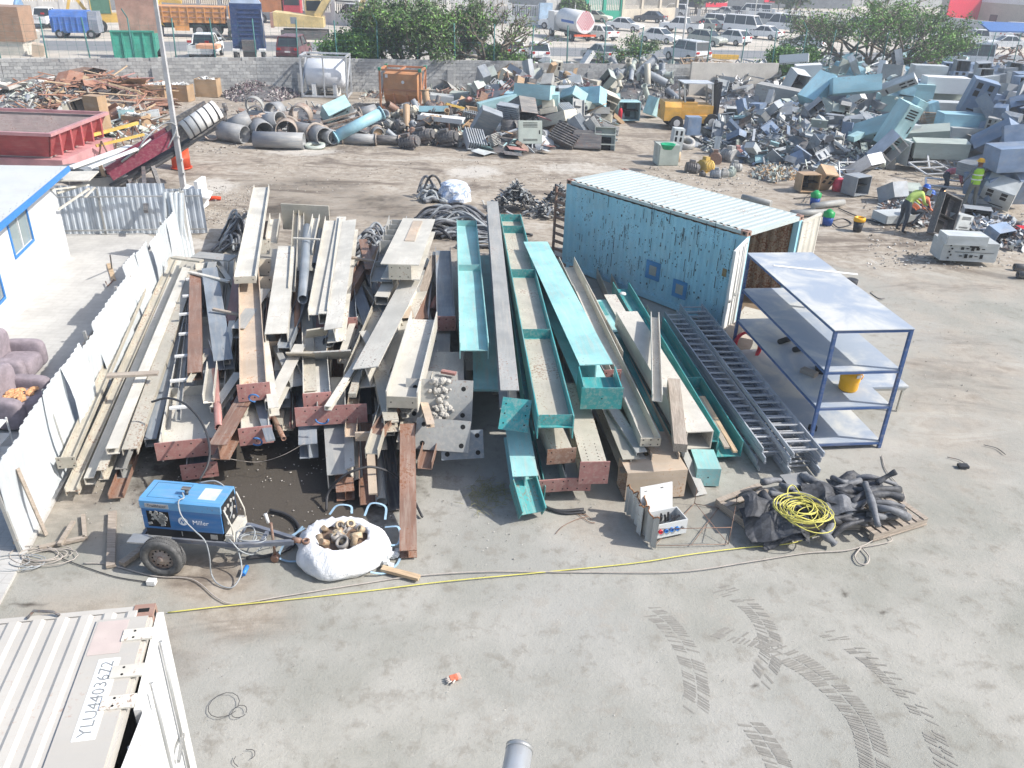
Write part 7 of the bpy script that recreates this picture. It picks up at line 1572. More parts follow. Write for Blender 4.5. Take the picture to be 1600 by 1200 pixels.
# --- A: wood and rust heap at the left
s1 = mound('mass of splintered wood and thin steel strips behind the red skip',[(40,178),(60,140),(130,122),(230,135),(262,165),(235,200),(150,195)],900,1.3,[WOODR,WOODG,RUSTY,GREYP,WOODP],1,.7, 'wood_scrap_heap')
scatter(s1, 130, 2, ['board'] * 9 + ['bar_frame', 'bent_sheet'], [WOODR, WOODR, WOODR, RUSTY, WOODG, WOODP, REDP], (.7, 1.5), 14)
s1 = mound('grey tangle of wire and thin strips at the far left',[(-20,180),(0,140),(50,130),(110,142),(110,175),(40,185)],900,.9,[GALV,GREYP,GREYP,LIG],3,.35, 'wire_tangle')
scatter(s1, 14, 4, ['bent_sheet', 'folded_sheet', 'board'], [WHITEP, PGR, WOODR, CREAM], (.8, 1.3), 14)
s1 = mound('low spread of boards and rubbish right of the red skip',[(120,215),(130,190),(200,175),(255,185),(240,212),(180,222)],320,.5,[WOODR,WOODG,LIG,RUSTY,PGR],5,.5, 'rubbish_spread')
scatter(s1,34,6,['board', 'board', 'board', 'bent_sheet', 'folded_sheet', 'cabinet'],[WOODR,WOODG,PGR,CHB,WOODP],(.5,1.1),14,('open', 'closed'))
s1 = mound('low mass of pallets and strips against the left wall',[(120,140),(170,118),(300,120),(330,135),(240,148)],420,.8,[WOODG,GREYP,WOODP,CREAM],7,.6, 'pallet_scrap')
scatter(s1, 34, 8, ['board', 'board', 'bar_frame', 'bent_sheet'], [WOODG, WHITEP, WOODP, CREAM, WOODR], (.7, 1.4), 14)
for (u,v,w,d_,h,rz,mt,lb) in ((246,160,1.25,.9,1.0,4,CHB, 'left brown bin full of white scraps beside the light pole'),(327,150,1.3,.9,1.0,2,CHB, 'right brown bin with bags and a yellow sheet on top'),(285,157,1.2,.8,.9,-8,CHB, 'broken open brown crate between the two bins'),(214,168,1.0,.7,.5,4,LIG, 'small grey green box beside the left brown bin'),(118,190,.9,.7,.9,25,CRE, 'cream carton on end in the wood scrap'),(215,203,1.1,.7,.7,-12,CHB, 'brown carton at the front of the wood scrap'),(202,200,.7,.6,.9,20,PCY, 'small blue grey bin at the front of the wood scrap')):
    p = G(u,v); r_ = empty('scrap_bin',lb, 'bin',loc=p,rz=radians(rz)); m = MB(); m.span(-w / 2,w / 2,-d_ / 2,-d_ / 2 + .04,0,h); m.span(-w / 2,w / 2,d_ / 2 - .04,d_ / 2,0,h); m.span(-w / 2,-w / 2 + .04,-d_ / 2 + .04,d_ / 2 - .04,0,h); m.span(w / 2 - .04,w / 2,-d_ / 2 + .04,d_ / 2 - .04,0,h); part('box',m,mt,r_)
    f = MB(); q = Rng(u)
    for _ in range(26): f.mi = q.randrange(2); f.box((q.uniform(-w * .4, w * .4), q.uniform(-d_ * .35, d_ * .35), h * .9 + q.uniform(-.05, .12)), (.25, .18, .05), Euler((q.gauss(0, .5), q.gauss(0, .5), q.random() * 3)).to_matrix())
    part('contents', f, [WHITEP, GREYP], r_, kind='stuff')
s1 = mound('purple grey heap of small round fittings by the wall',[(345,150),(370,132),(440,132),(470,150),(440,158),(370,160)],1500,.75,[plain('purplish_fitting',(.16,.12,.13)),plain('pale_fitting',(.42,.38,.36)),DSTEEL],9,.16, 'fittings_heap',.8)
for k,(u,v,L,hz_,mt,lb) in enumerate(((340,124,3.6,.45,CREAM, 'long cream beam lying along the foot of the wall'),(345,118,3.4,.75,GREYP, 'grey beam stacked on the long cream beam by the wall'),(585,134,3.2,.35,ORUST, 'tan box beam lying between the white and orange tanks'),(710,134,3.4,.3,CREAM, 'pale beam lying right of the orange tank'),(250,130,3,.3,WOODG, 'grey timber along the wall behind the left bin'))):
    bit('board', u, v, hz_, (L, .4, .3), (0, 0, 12), mt, lb, 'beams along the foot of the wall')
# --- C: big pipes
PB_ = paint('dusty_concrete_pipe', (.27, .28, .29), .1, .4); PP = paint('rust_flanged_pipe', (.36, .30, .25), .5, .35)
def bigpipe(u, v, z, L, R, yaw, pitch, mat, label, flange=1):
    c = G(u,v,z); d = Vector((cos(radians(yaw)) * cos(radians(pitch)),sin(radians(yaw)) * cos(radians(pitch)),sin(radians(pitch)))); m = MB(); m.pipe(-d * L / 2,d * L / 2,R,.05,22); o = obj('large_pipe',m,mat,M=T(*c)); tag(o,label, 'pipe', 'large pipes left of the engine scrap')
    for s_ in ((-1,) if flange == 1 else (-1,1) if flange == 2 else ()): obj('flange',MB().pipe(d * (L / 2 * s_),d * (L / 2 * s_ - .06 * s_),R * 1.22,R * .22 + .04,22),PP if mat is not SKY else SKY,parent=o)
for a in ((436,219,.36,2.25,.36,2,0,PB_, 'whole grey concrete pipe lying in front of the pipe heap',0),(330,203,.45,.7,.42,-70,0,PP, 'flanged pipe mouth at the left end of the pipe heap'),(364,207,.42,1.3,.42,160 + 180,-4,PB_, 'grey pipe mouth beside the left flanged pipe',0),(408,202,.5,1.3,.45,-60,0,PB_, 'dusty reducer pipe behind the front pipe'),(448,203,.5,1.3,.5,-78,5,PP, 'rusty flanged pipe mouth facing the camera'),
          (478,205,.4,1.5,.38,-25,0,PB_, 'dark grey pipe right of the rusty flanged one'),(500,211,.42,.9,.42,-50,0,PB_, 'wide pipe mouth in front of the heap'),(513,212,.38,1.0,.33,-48,0,PB_, 'tapered pipe mouth beside the broken ring'),(560,195,.85,2.6,.26,32,22,SKY, 'sky blue flanged pipe sloping up to the right',2),(562,217,.25,1.6,.23,2,0,PB_, 'short grey pipe below the sky blue one',2),(600,218,.22,1.5,.2,-3,0,DSTEEL, 'dark flanged pipe right of the short grey one',2),
          (376,192,.7,1.0,.4,20,25,PB_, 'split pipe half lying on top of the left pipes',0),(425,190,.75,1.2,.4,-30,15,PB_, 'grey pipe crosswise on top of the heap',1),(430,175,.5,.6,.5,60,0,PB_, 'upright tilted pipe collar behind the heap',0),(535,178,.6,1.1,.36,-25,18,PB_, 'pipe elbow mouth right of the tilted box',1),(575,176,.55,.9,.34,25,12,PB_, 'grey pipe mouth near the orange tank',1),(470,180,.7,.5,.55,80,10,PP, 'rusty pipe collar in the middle of the heap',0),(400,180,.8,.3,.45,100,0,DSTEEL, 'thin dark ring standing on the pipe heap',0),(348,183,.9,.25,.38,30,0,DSTEEL, 'thin ring standing upright on the left pipes',0),(398,165,.5,.25,.5,80,15,GREYP, 'pale grey hoop behind the pipe heap',0),
          (450,185,.3,1.0,.35,10,0,PP, 'brown pipe buried in the middle of the pipes',1),(590,208,.2,.5,.3,-70,0,PB_, 'short dark pipe end under the sky blue pipe',1)): bigpipe(*a)
bit('concrete_ring',492,228,.08,(.95,.95,.4),(4,0,0),LIG, 'broken pale ring lying flat in front of the pipes'); cabinet(524,172,1.0,(1.5,.6,1.3),(55,-20,35),PCY, 'slots', 'pale blue box with a grille tilted on top of the pipe heap'); bit('bar_frame',535,190,.8,(1.9,.8,2),(20,-12,25),PP, 'rusty rectangular frame lying below the tilted pale box'); bit('folded_sheet',415,178,.9,(1.5,.6,.8),(10,5,5),MGR, 'grey tray lying across the top of the pipes')
s1 = mound('dark rubble filling the gaps of the pipe heap',[(340,205),(380,172),(520,165),(620,178),(620,215),(500,222),(400,212)],500,.5,[DSTEEL,GREYP,RUSTY],11,.35, 'pipe_rubble')
# --- tanks in frames
def tank_frame(u, v, rz, W, D, Hh, mat, tmat, label, kind):
    p = G(u, v); r_ = empty('framed_tank', label, 'tank', loc=p, rz=radians(rz)); f = MB(); t = .1
    for x in (-W / 2, W / 2):
        for y in (0, D): f.bar((x, y, 0), (x, y, Hh), t, t, (1, 0, 0))
        for z in (.08, Hh): f.bar((x, 0, z), (x, D, z), t, t)
        f.bar((x, 0, Hh * .15), (x, D, Hh * .9), .06, .06)
    for y in (0, D):
        for z in (.08, Hh): f.bar((-W / 2, y, z), (W / 2, y, z), t, t)
    f.bar((0, -.02, .08), (0, -.02, Hh), .08, .08, (1, 0, 0)) if kind == 'white' else f.bar((0, 0, Hh), (0, D, Hh), .08, .08)
    part('frame', f, mat, r_)
    if kind == 'white':
        R = Hh * .36; part('tank',MB().lathe([(.001,-W * .45),(R * .7,-W * .44),(R,-W * .38),(R,W * .38),(R * .7,W * .44),(.001,W * .45)],(0,D / 2,Hh * .55),26,Matrix.Rotation(radians(90),3, 'Y')),tmat,r_)
        for x in (-W * .25,W * .22): part('saddle',MB().hexa([(x - .12,D * .1,.0),(x + .12,D * .1,0),(x + .12,D * .9,0),(x - .12,D * .9,0),(x - .12,D * .1,.75),(x + .12,D * .1,.75),(x + .12,D * .9,.75),(x - .12,D * .9,.75)]),WHITEP,r_)
    else:
        m = MB(); m.prism([(D * .08, .35), (D * .92, .35), (D * .96, Hh * .62), (D * .96, Hh * .9), (D * .04, Hh * .9), (D * .04, Hh * .62)], (0, 0, 0), (1, 0, 0)) if False else None; q = W * .42
        P = [(D * .3,.3),(D * .7,.3),(D * .95,.8),(D * .95,Hh * .9),(D * .05,Hh * .9),(D * .05,.8)]; m.add([(-q,y,z) for y,z in P] + [(q,y,z) for y,z in P],[(i,6 + i,6 + (i + 1) % 6,(i + 1) % 6) for i in range(6)] + [tuple(range(6)),tuple(reversed(range(6,12)))]); part('tank',m,tmat,r_)
        part('seam', MB().span(-q, q, D * .03, D * .05 - .002, Hh * .48, Hh * .52), mat, r_)
        for x in (-q * .4, q * .4): part('saddle', MB().bar((x, D * .02, .9), (x, D * .22, .2), .06, .1, (1, 0, 0)), mat, r_)
        s_ = MB(); s_.cyl((.15,D * .04,Hh * .7),(.15,D * .048,Hh * .7),.09,14); s_.span(-q + .1,-q + .25,D * .035,D * .048,Hh * .8,Hh * .88); part('stickers',s_,WHITEP,r_)
        for x in (-W / 2, W / 2):
            for y in (0, D): part('corner_cap', MB().box((x, y, Hh + .03), (.16, .16, .16)), plain('green_cap', (.03, .25, .16)), r_)
tank_frame(508,153,3,2.7,1.9,2.35,SLV,plain('white_tank_shell',(.66,.68,.71),.4,0,.05,2), 'white horizontal tank inside a pale tubular frame against the wall', 'white')
OT = paint('orange_tank_paint',(.52,.25,.11),.08,.15,streak=False); tank_frame(626,172,-4,2.3,1.7,2.15,paint('orange_frame_paint',(.50,.22,.11),.25,.2),OT, 'orange square tank with rounded belly in an orange frame', 'orange')
# --- D: engines
s1 = mound('oily heap of engines and gearboxes between the pipes and the cabinets',[(580,215),(610,180),(690,172),(740,195),(730,228),(650,228)],900,.9,[DSTEEL,RUSTY,GREYP,CRE,BLACKR],13,.3, 'engine_scrap_heap',.6)
scatter(s1, 70, 14, ['motor', 'motor', 'motor', 'pipe_bend', 'scrap_pipe'], [RUSTY, DSTEEL, GREYP, CHB, CRE, MGR], (.5, 1.05), 40)
for a in ((663,212,.4,1.1, 'long dirty gearbox at the front of the engine scrap'),(700,215,.4,1.0, 'round greasy motor beside the radiators'),(640,222,.3,.95, 'black oily gearbox on the ground before the engines')): bit('motor',a[0],a[1],a[2],(a[3],.7,.7),(10,-15,-25),DSTEEL,a[4])
cabinet(690,158,.5,(1.6,1.0,.7),(0,5,5),PGR, 'closed', 'pale grey crate right of the orange tank'); cabinet(718,155,.5,(1.2,1.0,.8),(0,0,-5),LIG, 'closed', 'second pale crate beside the short wall pier'); bit('folded_sheet',690,185,.9,(2.2,1.0,1),(8,3,-5),WHITEP, 'white curved panel lying over the engine scrap'); bit('folded_sheet',676,172,1.0,(1.5,.7,1.2),(0,0,15),SKY, 'blue and white panel at the top of the engine scrap'); bit('board',720,168,.8,(1.8,.12,.12),(0,15,30),paint('yellow_scrap',(.6,.4,.08)), 'yellow bar thrown behind the white curved panel')
# --- E: mixed cabinets in the middle
s1 = mound('mixed heap of cabinet parts and sheet metal in the middle of the yard',[(700,215),(720,170),(770,140),(860,132),(940,140),(965,175),(950,225),(860,235),(760,240)],1900,1.5,[MGR,GREYP,PGR,PCY,RUSTY,DSTEEL,LIG],15,.5)
scatter(s1,210,16,['cabinet'] * 4 + ['folded_sheet', 'bent_sheet', 'bar_frame', 'radiator', 'steel_tray'] * 2,[MGR,GREYP,PGR,PCY,LIG,CHB,DSTEEL,BGREY,SLV,CRE],(.4,1.0),32); scatter(s1,70,37,['bent_sheet', 'bar_frame', 'board', 'motor', 'pipe_bend'],[RUSTY,SLV,MGR,CHB,GREYP,REDP],(.3,.7),40,lift=.5)
for a in ((835,143,2.0,(1.2,.7,2.4),(90,8,75),PCY, 'panel', 'pale cyan panel cabinet with square windows at the back of the middle heap'),(850,158,1.5,(1.3,.8,1.9),(88,0,85),PCY, 'open', 'pale cyan open cabinet on top of the middle heap'),(812,155,1.4,(.9,.6,1.9),(90,0,82),SKY, 'closed', 'turquoise side panel cabinet in the middle heap'),(777,160,1.5,(.5,.4,2.6),(78,0,110),PCY, 'panel', 'long perforated pale blue rack in the middle heap'),
          (925,152,1.5,(1.1,.9,1.5),(80,20,60),SKY, 'closed', 'blue cabinet at the right of the middle heap'),(948,160,1.1,(1.0,.7,1.2),(20,20,30),CRE, 'frame', 'cream gutted frame at the right of the middle heap'),(980,172,.6,(1.5,1.0,1.1),(0,0,8),PCY, 'open', 'pale cyan open cabinet standing by the red gas bottle'),(896,150,1.6,(.9,.5,1.6),(70,30,20),PCY, 'slots', 'pale cyan cabinet leaning at the back of the middle heap'),(1020,166,.6,(.9,.6,1.1),(10,15,60),PCY, 'closed', 'pale cyan cabinet leaning left of the yellow forklift'),
          (828,207,.7,(1.3,.25,1.2),(-18,0,8),LIG, 'slots', 'flat cream panel with a dark slot standing at the front of the middle heap'),(872,185,1.1,(1.0,.5,2.1),(70,0,48),CRE, 'panel', 'cream switch panel lying tilted in the middle heap'),(815,170,1.4,(1.2,.8,1.2),(60,10,40),DSTEEL, 'open', 'black open box at the top of the middle heap'),(945,218,.45,(1.1,.3,1.3),(-14,0,-3),LIG, 'frame', 'pale grey gutted door standing at the right front of the middle heap'),(917,220,.35,(1.6,.5,.9),(-28,0,0),DSTEEL, 'closed', 'dark grey flat cabinet lying at the front of the middle heap'),
          (760,190,1.0,(1.2,.4,1.6),(30,20,20),BGREY, 'closed', 'blue grey folded cabinet side in the middle heap'),(775,152,1.2,(1.3,.6,1.6),(80,10,80),MGR, 'closed', 'mid grey cabinet at the left back of the middle heap')): cabinet(a[0],a[1],a[2],a[3],a[4],a[5],a[6],a[7],group='cabinets in the middle heap')
for a in ((742,218,.4,1.5,(25,10,20),MGR, 'striped radiator lying at the left front of the middle heap'),(884,213,.5,1.7,(20,-35,50),DSTEEL, 'dark finned radiator tilted at the front of the middle heap'),(908,200,.8,1.6,(50,0,70),BGREY, 'blue grey finned radiator standing on end'),(930,200,.8,1.3,(50,0,75),GREYP, 'grey finned radiator behind the dark flat cabinet'),(795,175,1.3,1.3,(10,70,80),MGR, 'grey finned radiator upright in the middle heap'),(885,172,1.2,1.2,(20,0,30),MGR, 'small finned radiator on top of the middle heap')): bit('radiator',a[0],a[1],a[2],(a[3] * .6,a[3] * .8,a[3] * .35),a[4],a[5],a[6])
o = obj('open_drum',MB().pipe((0,0,-.5),(0,.15,.45),.48,.06,24),DSTEEL,M=T(*G(797,203,.6))); tag(o, 'dark open drum set in the front of the middle heap', 'drum')
for u,v,w,lb in ((805,232,1.2, 'red brown sheet lying flat before the middle heap'),(850,228,1.1, 'second red brown sheet flat on the ground right of it'),(800,240,1.2, 'black sheet on the ground before the middle heap'),(757,238,1.1, 'pale sheet on the dirt at the left of the middle heap'),(850,236,.6, 'small white sheet on the dirt')): bit('bent_sheet',u,v,.08,(w,w * .7,.5),(4,4,20 + u),REDP if 'red' in lb else DSTEEL if 'black' in lb else PGR,lb)
p = G(968,192); r_ = empty('gas_bottle', 'red gas bottle standing by the pale cyan open cabinet', 'gas bottle',loc=p); part('bottle',MB().lathe([(.001,0),(.11,0),(.11,.65),(.06,.78),(.001,.8)],n=12),plain('gas_red',(.5,.02,.04)),r_); part('valve',MB().cyl((0,0,.8),(0,0,.9),.03,8),DSTEEL,r_)
# --- wall-foot rubbish
s1 = mound('thin scatter of rods and rubble along the foot of the wall',[(560,152),(600,130),(790,132),(800,148),(700,156)],700,.35,[LIG,GREYP,CREAM,WOODG,RUSTY],17,.4, 'wall_rubble'); scatter(s1,16,18,['board', 'bar_frame', 'bent_sheet'],[SLV,GREYP,RUSTY],(.6,1.1),25)
s1 = mound('pale rubble and white frames along the wall behind the middle heap',[(790,138),(830,120),(960,122),(960,140),(880,142)],600,1.0,[PGR,WHITEP,CREAM,GREYP],19,.5, 'wall_rubble'); scatter(s1,30,20,['bent_sheet', 'folded_sheet', 'bar_frame', 'cabinet'],[PCY,WHITEP,PGR,CRE,SLV],(.6,1.3),30)
# --- F: fittings
s1 = mound('heap of pipe fittings left of the forklift',[(930,160),(945,130),(1000,118),(1060,125),(1055,165),(1000,175),(950,172)],900,1.5,[DSTEEL,GREYP,LIG,BGREY],21,.35, 'fittings_heap',.6)
scatter(s1,95,22,['scrap_pipe', 'scrap_pipe', 'pipe_bend', 'pipe_bend', 'motor'],[LIG,GREYP,MGR,DSTEEL,BGREY,CRE],(.6,1.3),45,lift=.2)
s1 = mound('heap of tan branches and offcuts against the wall behind the forklift',[(1030,122),(1060,112),(1140,115),(1160,128),(1090,138)],700,1.5,[CHB,WOODP,WOODG,RUSTY],23,.5, 'wood_scrap_heap'); scatter(s1,26,24,['board'],[WOODP,WOODG,CHB],(.6,1.1),30)
# --- H: silver frames
s1 = mound('silver mass of aluminium sections right of the forklift',[(1110,165),(1110,130),(1170,118),(1250,125),(1240,160),(1170,178)],1000,1.2,[SLV,MGR,GALV,BGREY],25,.4); scatter(s1,70,26,['bar_frame', 'board', 'board', 'folded_sheet', 'steel_tray'],[SLV,SLV,PGR,GALV,MGR],(.7,1.4),40)
bit('board',1218,150,1.5,(2.6,1.2,1.0),(0,5,-28),GREYP, 'stack of grey concrete coloured panels at the right of the silver frames')
# --- I: grey mass
s1 = mound('large grey heap of small cabinet parts and sheet offcuts',[(1075,222),(1150,185),(1200,160),(1330,165),(1420,215),(1390,262),(1300,275),(1180,262),(1100,235)],3600,1.35,[MGR,BGREY,GREYP,PGR,DSTEEL,NVY,LIG],27,.42)
scatter(s1,290,28,['cabinet'] * 3 + ['folded_sheet', 'bent_sheet', 'bar_frame', 'steel_tray', 'steel_tray'] * 2,[MGR,BGREY,GREYP,PGR,NVY,DSTEEL,LIG,BGREY,PCY,PGR],(.3,.85),38)
# --- J: pale and cyan cabinets
s1 = mound('pale and cyan cabinet heap below the spreading tree',[(1200,150),(1220,110),(1330,100),(1480,105),(1580,150),(1560,230),(1480,252),(1380,240),(1270,190)],1700,1.5,[PCY,PGR,SKY,LIG,BGREY,MGR],29,.55)
scatter(s1,190,30,['cabinet'] * 6 + ['folded_sheet', 'bent_sheet', 'bar_frame'],[PCY,PGR,SKY,LIG,BGREY,PCY,WHITEP],(.45,1.15),30)
for a in ((1335,133,2.6,(1.6,.8,3.2),(82,14,82),SKY, 'closed', 'big sky blue cabinet lying high on the heap below the tree'),(1278,140,2.2,(1.2,.7,2.4),(50,-10,130),SKY, 'closed', 'sky blue cabinet side leaning left of the big sky blue one'),(1296,150,1.5,(1.5,.9,1.7),(40,0,30),NVY, 'closed', 'dark blue cabinet under the big sky blue one'),(1243,128,2.0,(1.1,.9,1.5),(20,10,20),PGR, 'open', 'pale open cabinet at the left of the tree heap'),(1262,112,2.2,(1.4,.9,1.9),(84,0,80),WHITEP, 'closed', 'white cabinet lying at the back left of the tree heap'),(1241,92,2.6,(1.4,.5,2.3),(82,10,70),WHITEP, 'slots', 'white perforated panel behind the round bush'),
          (1403,132,2.4,(1.0,.35,2.4),(60,25,48),PGR, 'panel', 'pale grey meter door tilted on the cabinets'),(1420,142,1.8,(1.1,.9,3.4),(90,0,84),PCY, 'closed', 'long pale cyan cabinet behind the tall tilted one'),(1476,132,2.2,(1.3,.9,3.2),(90,0,86),WHITEP, 'closed', 'long white topped cabinet lying in the middle right'),(1470,152,1.4,(1.2,.8,3.6),(90,0,86),LIG, 'closed', 'long grey green cabinet below the white topped one'),(1490,172,1.3,(1.1,.9,3.4),(90,0,88),PGR, 'closed', 'long pale grey cabinet with an orange stain'),(1450,112,2.4,(1.1,.8,2.6),(90,0,86),PGR, 'closed', 'pale cabinet lying at the back under the tree'),(1395,112,2.2,(1.2,.9,1.4),(90,5,60),GREYP, 'closed', 'grey cabinet block at the back below the tree'),
          (1506,190,1.5,(1.2,.8,3.2),(90,0,88),SKY, 'frame', 'long open turquoise edged cabinet in the right heap'),(1510,212,.9,(1.3,.9,2.5),(90,0,86),PGR, 'panel', 'grey green cabinet with dark vents in the right heap'),(1403,195,1.9,(.9,.8,2.6),(12,16,20),PCY, 'slots', 'tall tilted pale cyan cabinet standing on the heap'),(1418,190,2.0,(.5,.5,2.7),(8,20,10),PCY, 'closed', 'narrow pale cabinet next to the tall tilted one'),(1365,205,1.2,(1.2,.8,2.6),(60,30,40),PCY, 'panel', 'pale cyan sloping panel left of the tall tilted cabinet'),(1420,215,1.0,(.7,.5,1.4),(0,0,5),PGR, 'closed', 'pale upright box at the foot of the tall tilted cabinet'),
          (1450,208,1.3,(1.0,.5,2.3),(80,-14,70),LIG, 'closed', 'grey green flat cabinet sloping to the right'),(1468,232,1.0,(.9,.7,3.0),(88,-6,80),LIG, 'slots', 'long grey green cabinet near the white frames'),(1428,238,.7,(1.2,.8,1.2),(0,0,12),PGR, 'open', 'pale open stand at the foot of the right heap'),(1387,233,.9,(1.1,.6,1.7),(25,30,35),SLV, 'frame', 'silver gutted rack leaning at the foot of the cabinets'),(1330,160,1.4,(1.1,.4,1.7),(50,10,50),WHITEP, 'panel', 'white meter panel beneath the big sky blue cabinet'),(1398,160,1.3,(1.3,.9,2.4),(90,0,84),PCY, 'closed', 'cyan fronted cabinet in the centre of the right heap')): cabinet(*a[:8],group='large cabinets in the right heap')
scatter(s1,110,36,['bent_sheet', 'bar_frame', 'steel_tray', 'folded_sheet', 'board', 'radiator'],[PCY,PGR,MGR,NVY,SLV,CHB,RUSTY,LIG],(.35,.8),40,lift=.7)
# --- K: slate cabinets stacked at the right edge
r_ = Rng(31); k = 0
for row, (v0, z0, n) in enumerate(((112, 2.3, 9), (124, 2.2, 9), (140, 2.0, 8), (158, 1.9, 7), (176, 1.7, 6))):
    for i in range(n):
        u = 1485 + i * (17 + row * 3) + r_.uniform(-4, 4) + row * 8
        if row > 1: u += 45
        cabinet(u,v0 + r_.uniform(-3,3),z0 + r_.uniform(-.3,.1),(r_.uniform(.8,1.0),.7,r_.uniform(1.0,1.8)),(r_.gauss(0,6) + r_.choice((0,0,90)),r_.gauss(0,6),r_.uniform(-15,15)),r_.choice((NVY,BGREY,NVY,MGR,PGR)),r_.choice(('panel', 'slots', 'open', 'closed')),group='slate cabinets stacked at the right')
cabinet(1528, 152, 2.3, (1.5, .8, 2.3), (8, 12, -12), NVY, 'panel', 'tall slate cabinet with cut out front standing among the rows')
s1 = mound('slate blue cabinet heap at the right edge of the yard',[(1500,290),(1520,230),(1570,190),(1660,180),(1740,260),(1680,320),(1580,318)],1300,2.6,[NVY,BGREY,MGR,DSTEEL],33,.6); scatter(s1,120,34,['cabinet', 'cabinet', 'cabinet', 'folded_sheet', 'bent_sheet', 'bar_frame'],[NVY,NVY,NVY,BGREY,MGR,GREYP],(.6,1.2),30)
s1 = mound('slate and grey cabinet mass under the stacked rows',[(1450,150),(1480,105),(1620,100),(1760,130),(1720,210),(1560,200)],1100,1.6,[NVY,BGREY,MGR,PGR],35,.6)
for a in ((1560,215,2.3,(1.4,.6,1.8),(50,20,30),NVY, 'closed', 'wide slate sheet cabinet sloping at the right heap'),(1585,215,2.4,(1.3,.8,1.6),(70,-10,-10),NVY, 'closed', 'slate cabinet on top at the right edge'),(1582,245,2.0,(1.4,.9,2.0),(85,0,90),NVY, 'closed', 'long slate cabinet lying at the right edge'),(1540,258,1.4,(1.2,.5,2.4),(80,0,115),BGREY, 'closed', 'slate flat cabinet above the worker in the green vest'),(1545,285,.9,(1.5,.9,1.4),(75,0,110),NVY, 'open', 'dark open cabinet behind the worker in the green vest'),(1575,268,1.2,(.9,.7,.9),(30,20,40),CRE, 'panel', 'cream faced box in the right edge heap'),(1562,300,.7,(1.3,.7,1.1),(38,10,-35),PGR, 'panel', 'pale cabinet with burnt wiring right of the green vest worker'),(1590,290,.9,(1.0,.8,1.4),(30,0,10),NVY, 'closed', 'slate cabinet at the far right edge')): cabinet(*a[:8],group='slate cabinets at the right edge')

# ------------------------------------------------------------------ forklift
def forklift():
    p = G(1083,199); r = empty('forklift', 'yellow forklift truck parked by the grey heap, mast to the right', 'forklift',loc=p,rz=radians(6)); Y = paint('forklift_yellow',(.66,.36,.06),.12,.25); B = plain('forklift_black',(.03,.03,.035),.5)
    part('counterweight',MB().prism([(-.75,.45),(.75,.45),(.75,1.15),(.6,1.4),(-.6,1.4),(-.75,1.15)],(-1.9,0,0),(-1.0,0,0)),Y,r); part('body',MB().span(-.99,.8,-.62,.62,.5,1.25),Y,r); part('side_step',MB().span(-.6,.7,-.75,-.625,.35,.75),Y,r); part('seat',MB().span(-.7,-.2,-.3,.3,1.25,1.55),B,r); part('bonnet',MB().span(-.98,-.1,-.6,.6,1.252,1.4),Y,r)
    for x0, x1 in ((-.75, -.95), (.75, .55)):
        for y in (-.55,.55): part('guard_post',MB().bar((x0,y,1.2),(x1 if x0 < 0 else x0 - .15,y,2.35),.08,.08,(1,0,0)),paint('guard_grey',(.45,.45,.43)),r)
    g = MB(); g.span(-1.0, .65, -.62, .62, 2.35, 2.4); part('overhead_guard', g, SLV, r)
    for y in (-.4, .4): part('mast_rail', MB().span(1.0, 1.16, y - .07, y + .07, .1, 2.45), B, r)
    m = MB(); [m.span(1.0,1.16,-.33,.33,z,z + .08) for z in (.3,1.1,2.3)]; m.span(1.03,1.08,-.3,.3,.4,2.2); part('mast_cross',m,B,r)
    for y in (-.35, .35): part('fork', MB().span(1.2, 2.3, y - .06, y + .06, .08, .13), B, r)
    part('fork_carriage',MB().span(1.17,1.24,-.55,.55,.1,.6),Y,r); part('steering_wheel',MB().pipe((.3,0,1.5),(.32,0,1.54),.18,.03,14),B,r)
    for x, R in ((-1.2, .36), (.75, .42)):
        for y in (-.72,.72): t = part('wheel',MB().cyl((x,y - .13,R),(x,y + .13,R),R,20),TY,r); part('hub',MB().cyl((x,y - .15,R),(x,y + .15,R),R * .5,12),plain('hub_white',(.5,.5,.5)),t)
    part('tail_lamp',MB().box((-1.91,.5,1.0),(.04,.2,.25)),LR,r); part('lifting_chain',MB().cyl((1.1,0,.4),(1.1,0,2.3),.03,6),B,r); part('gas_tank',MB().cyl((-1.6,-.4,1.5),(-1.6,.4,1.5),.01,6),B,r)
forklift()
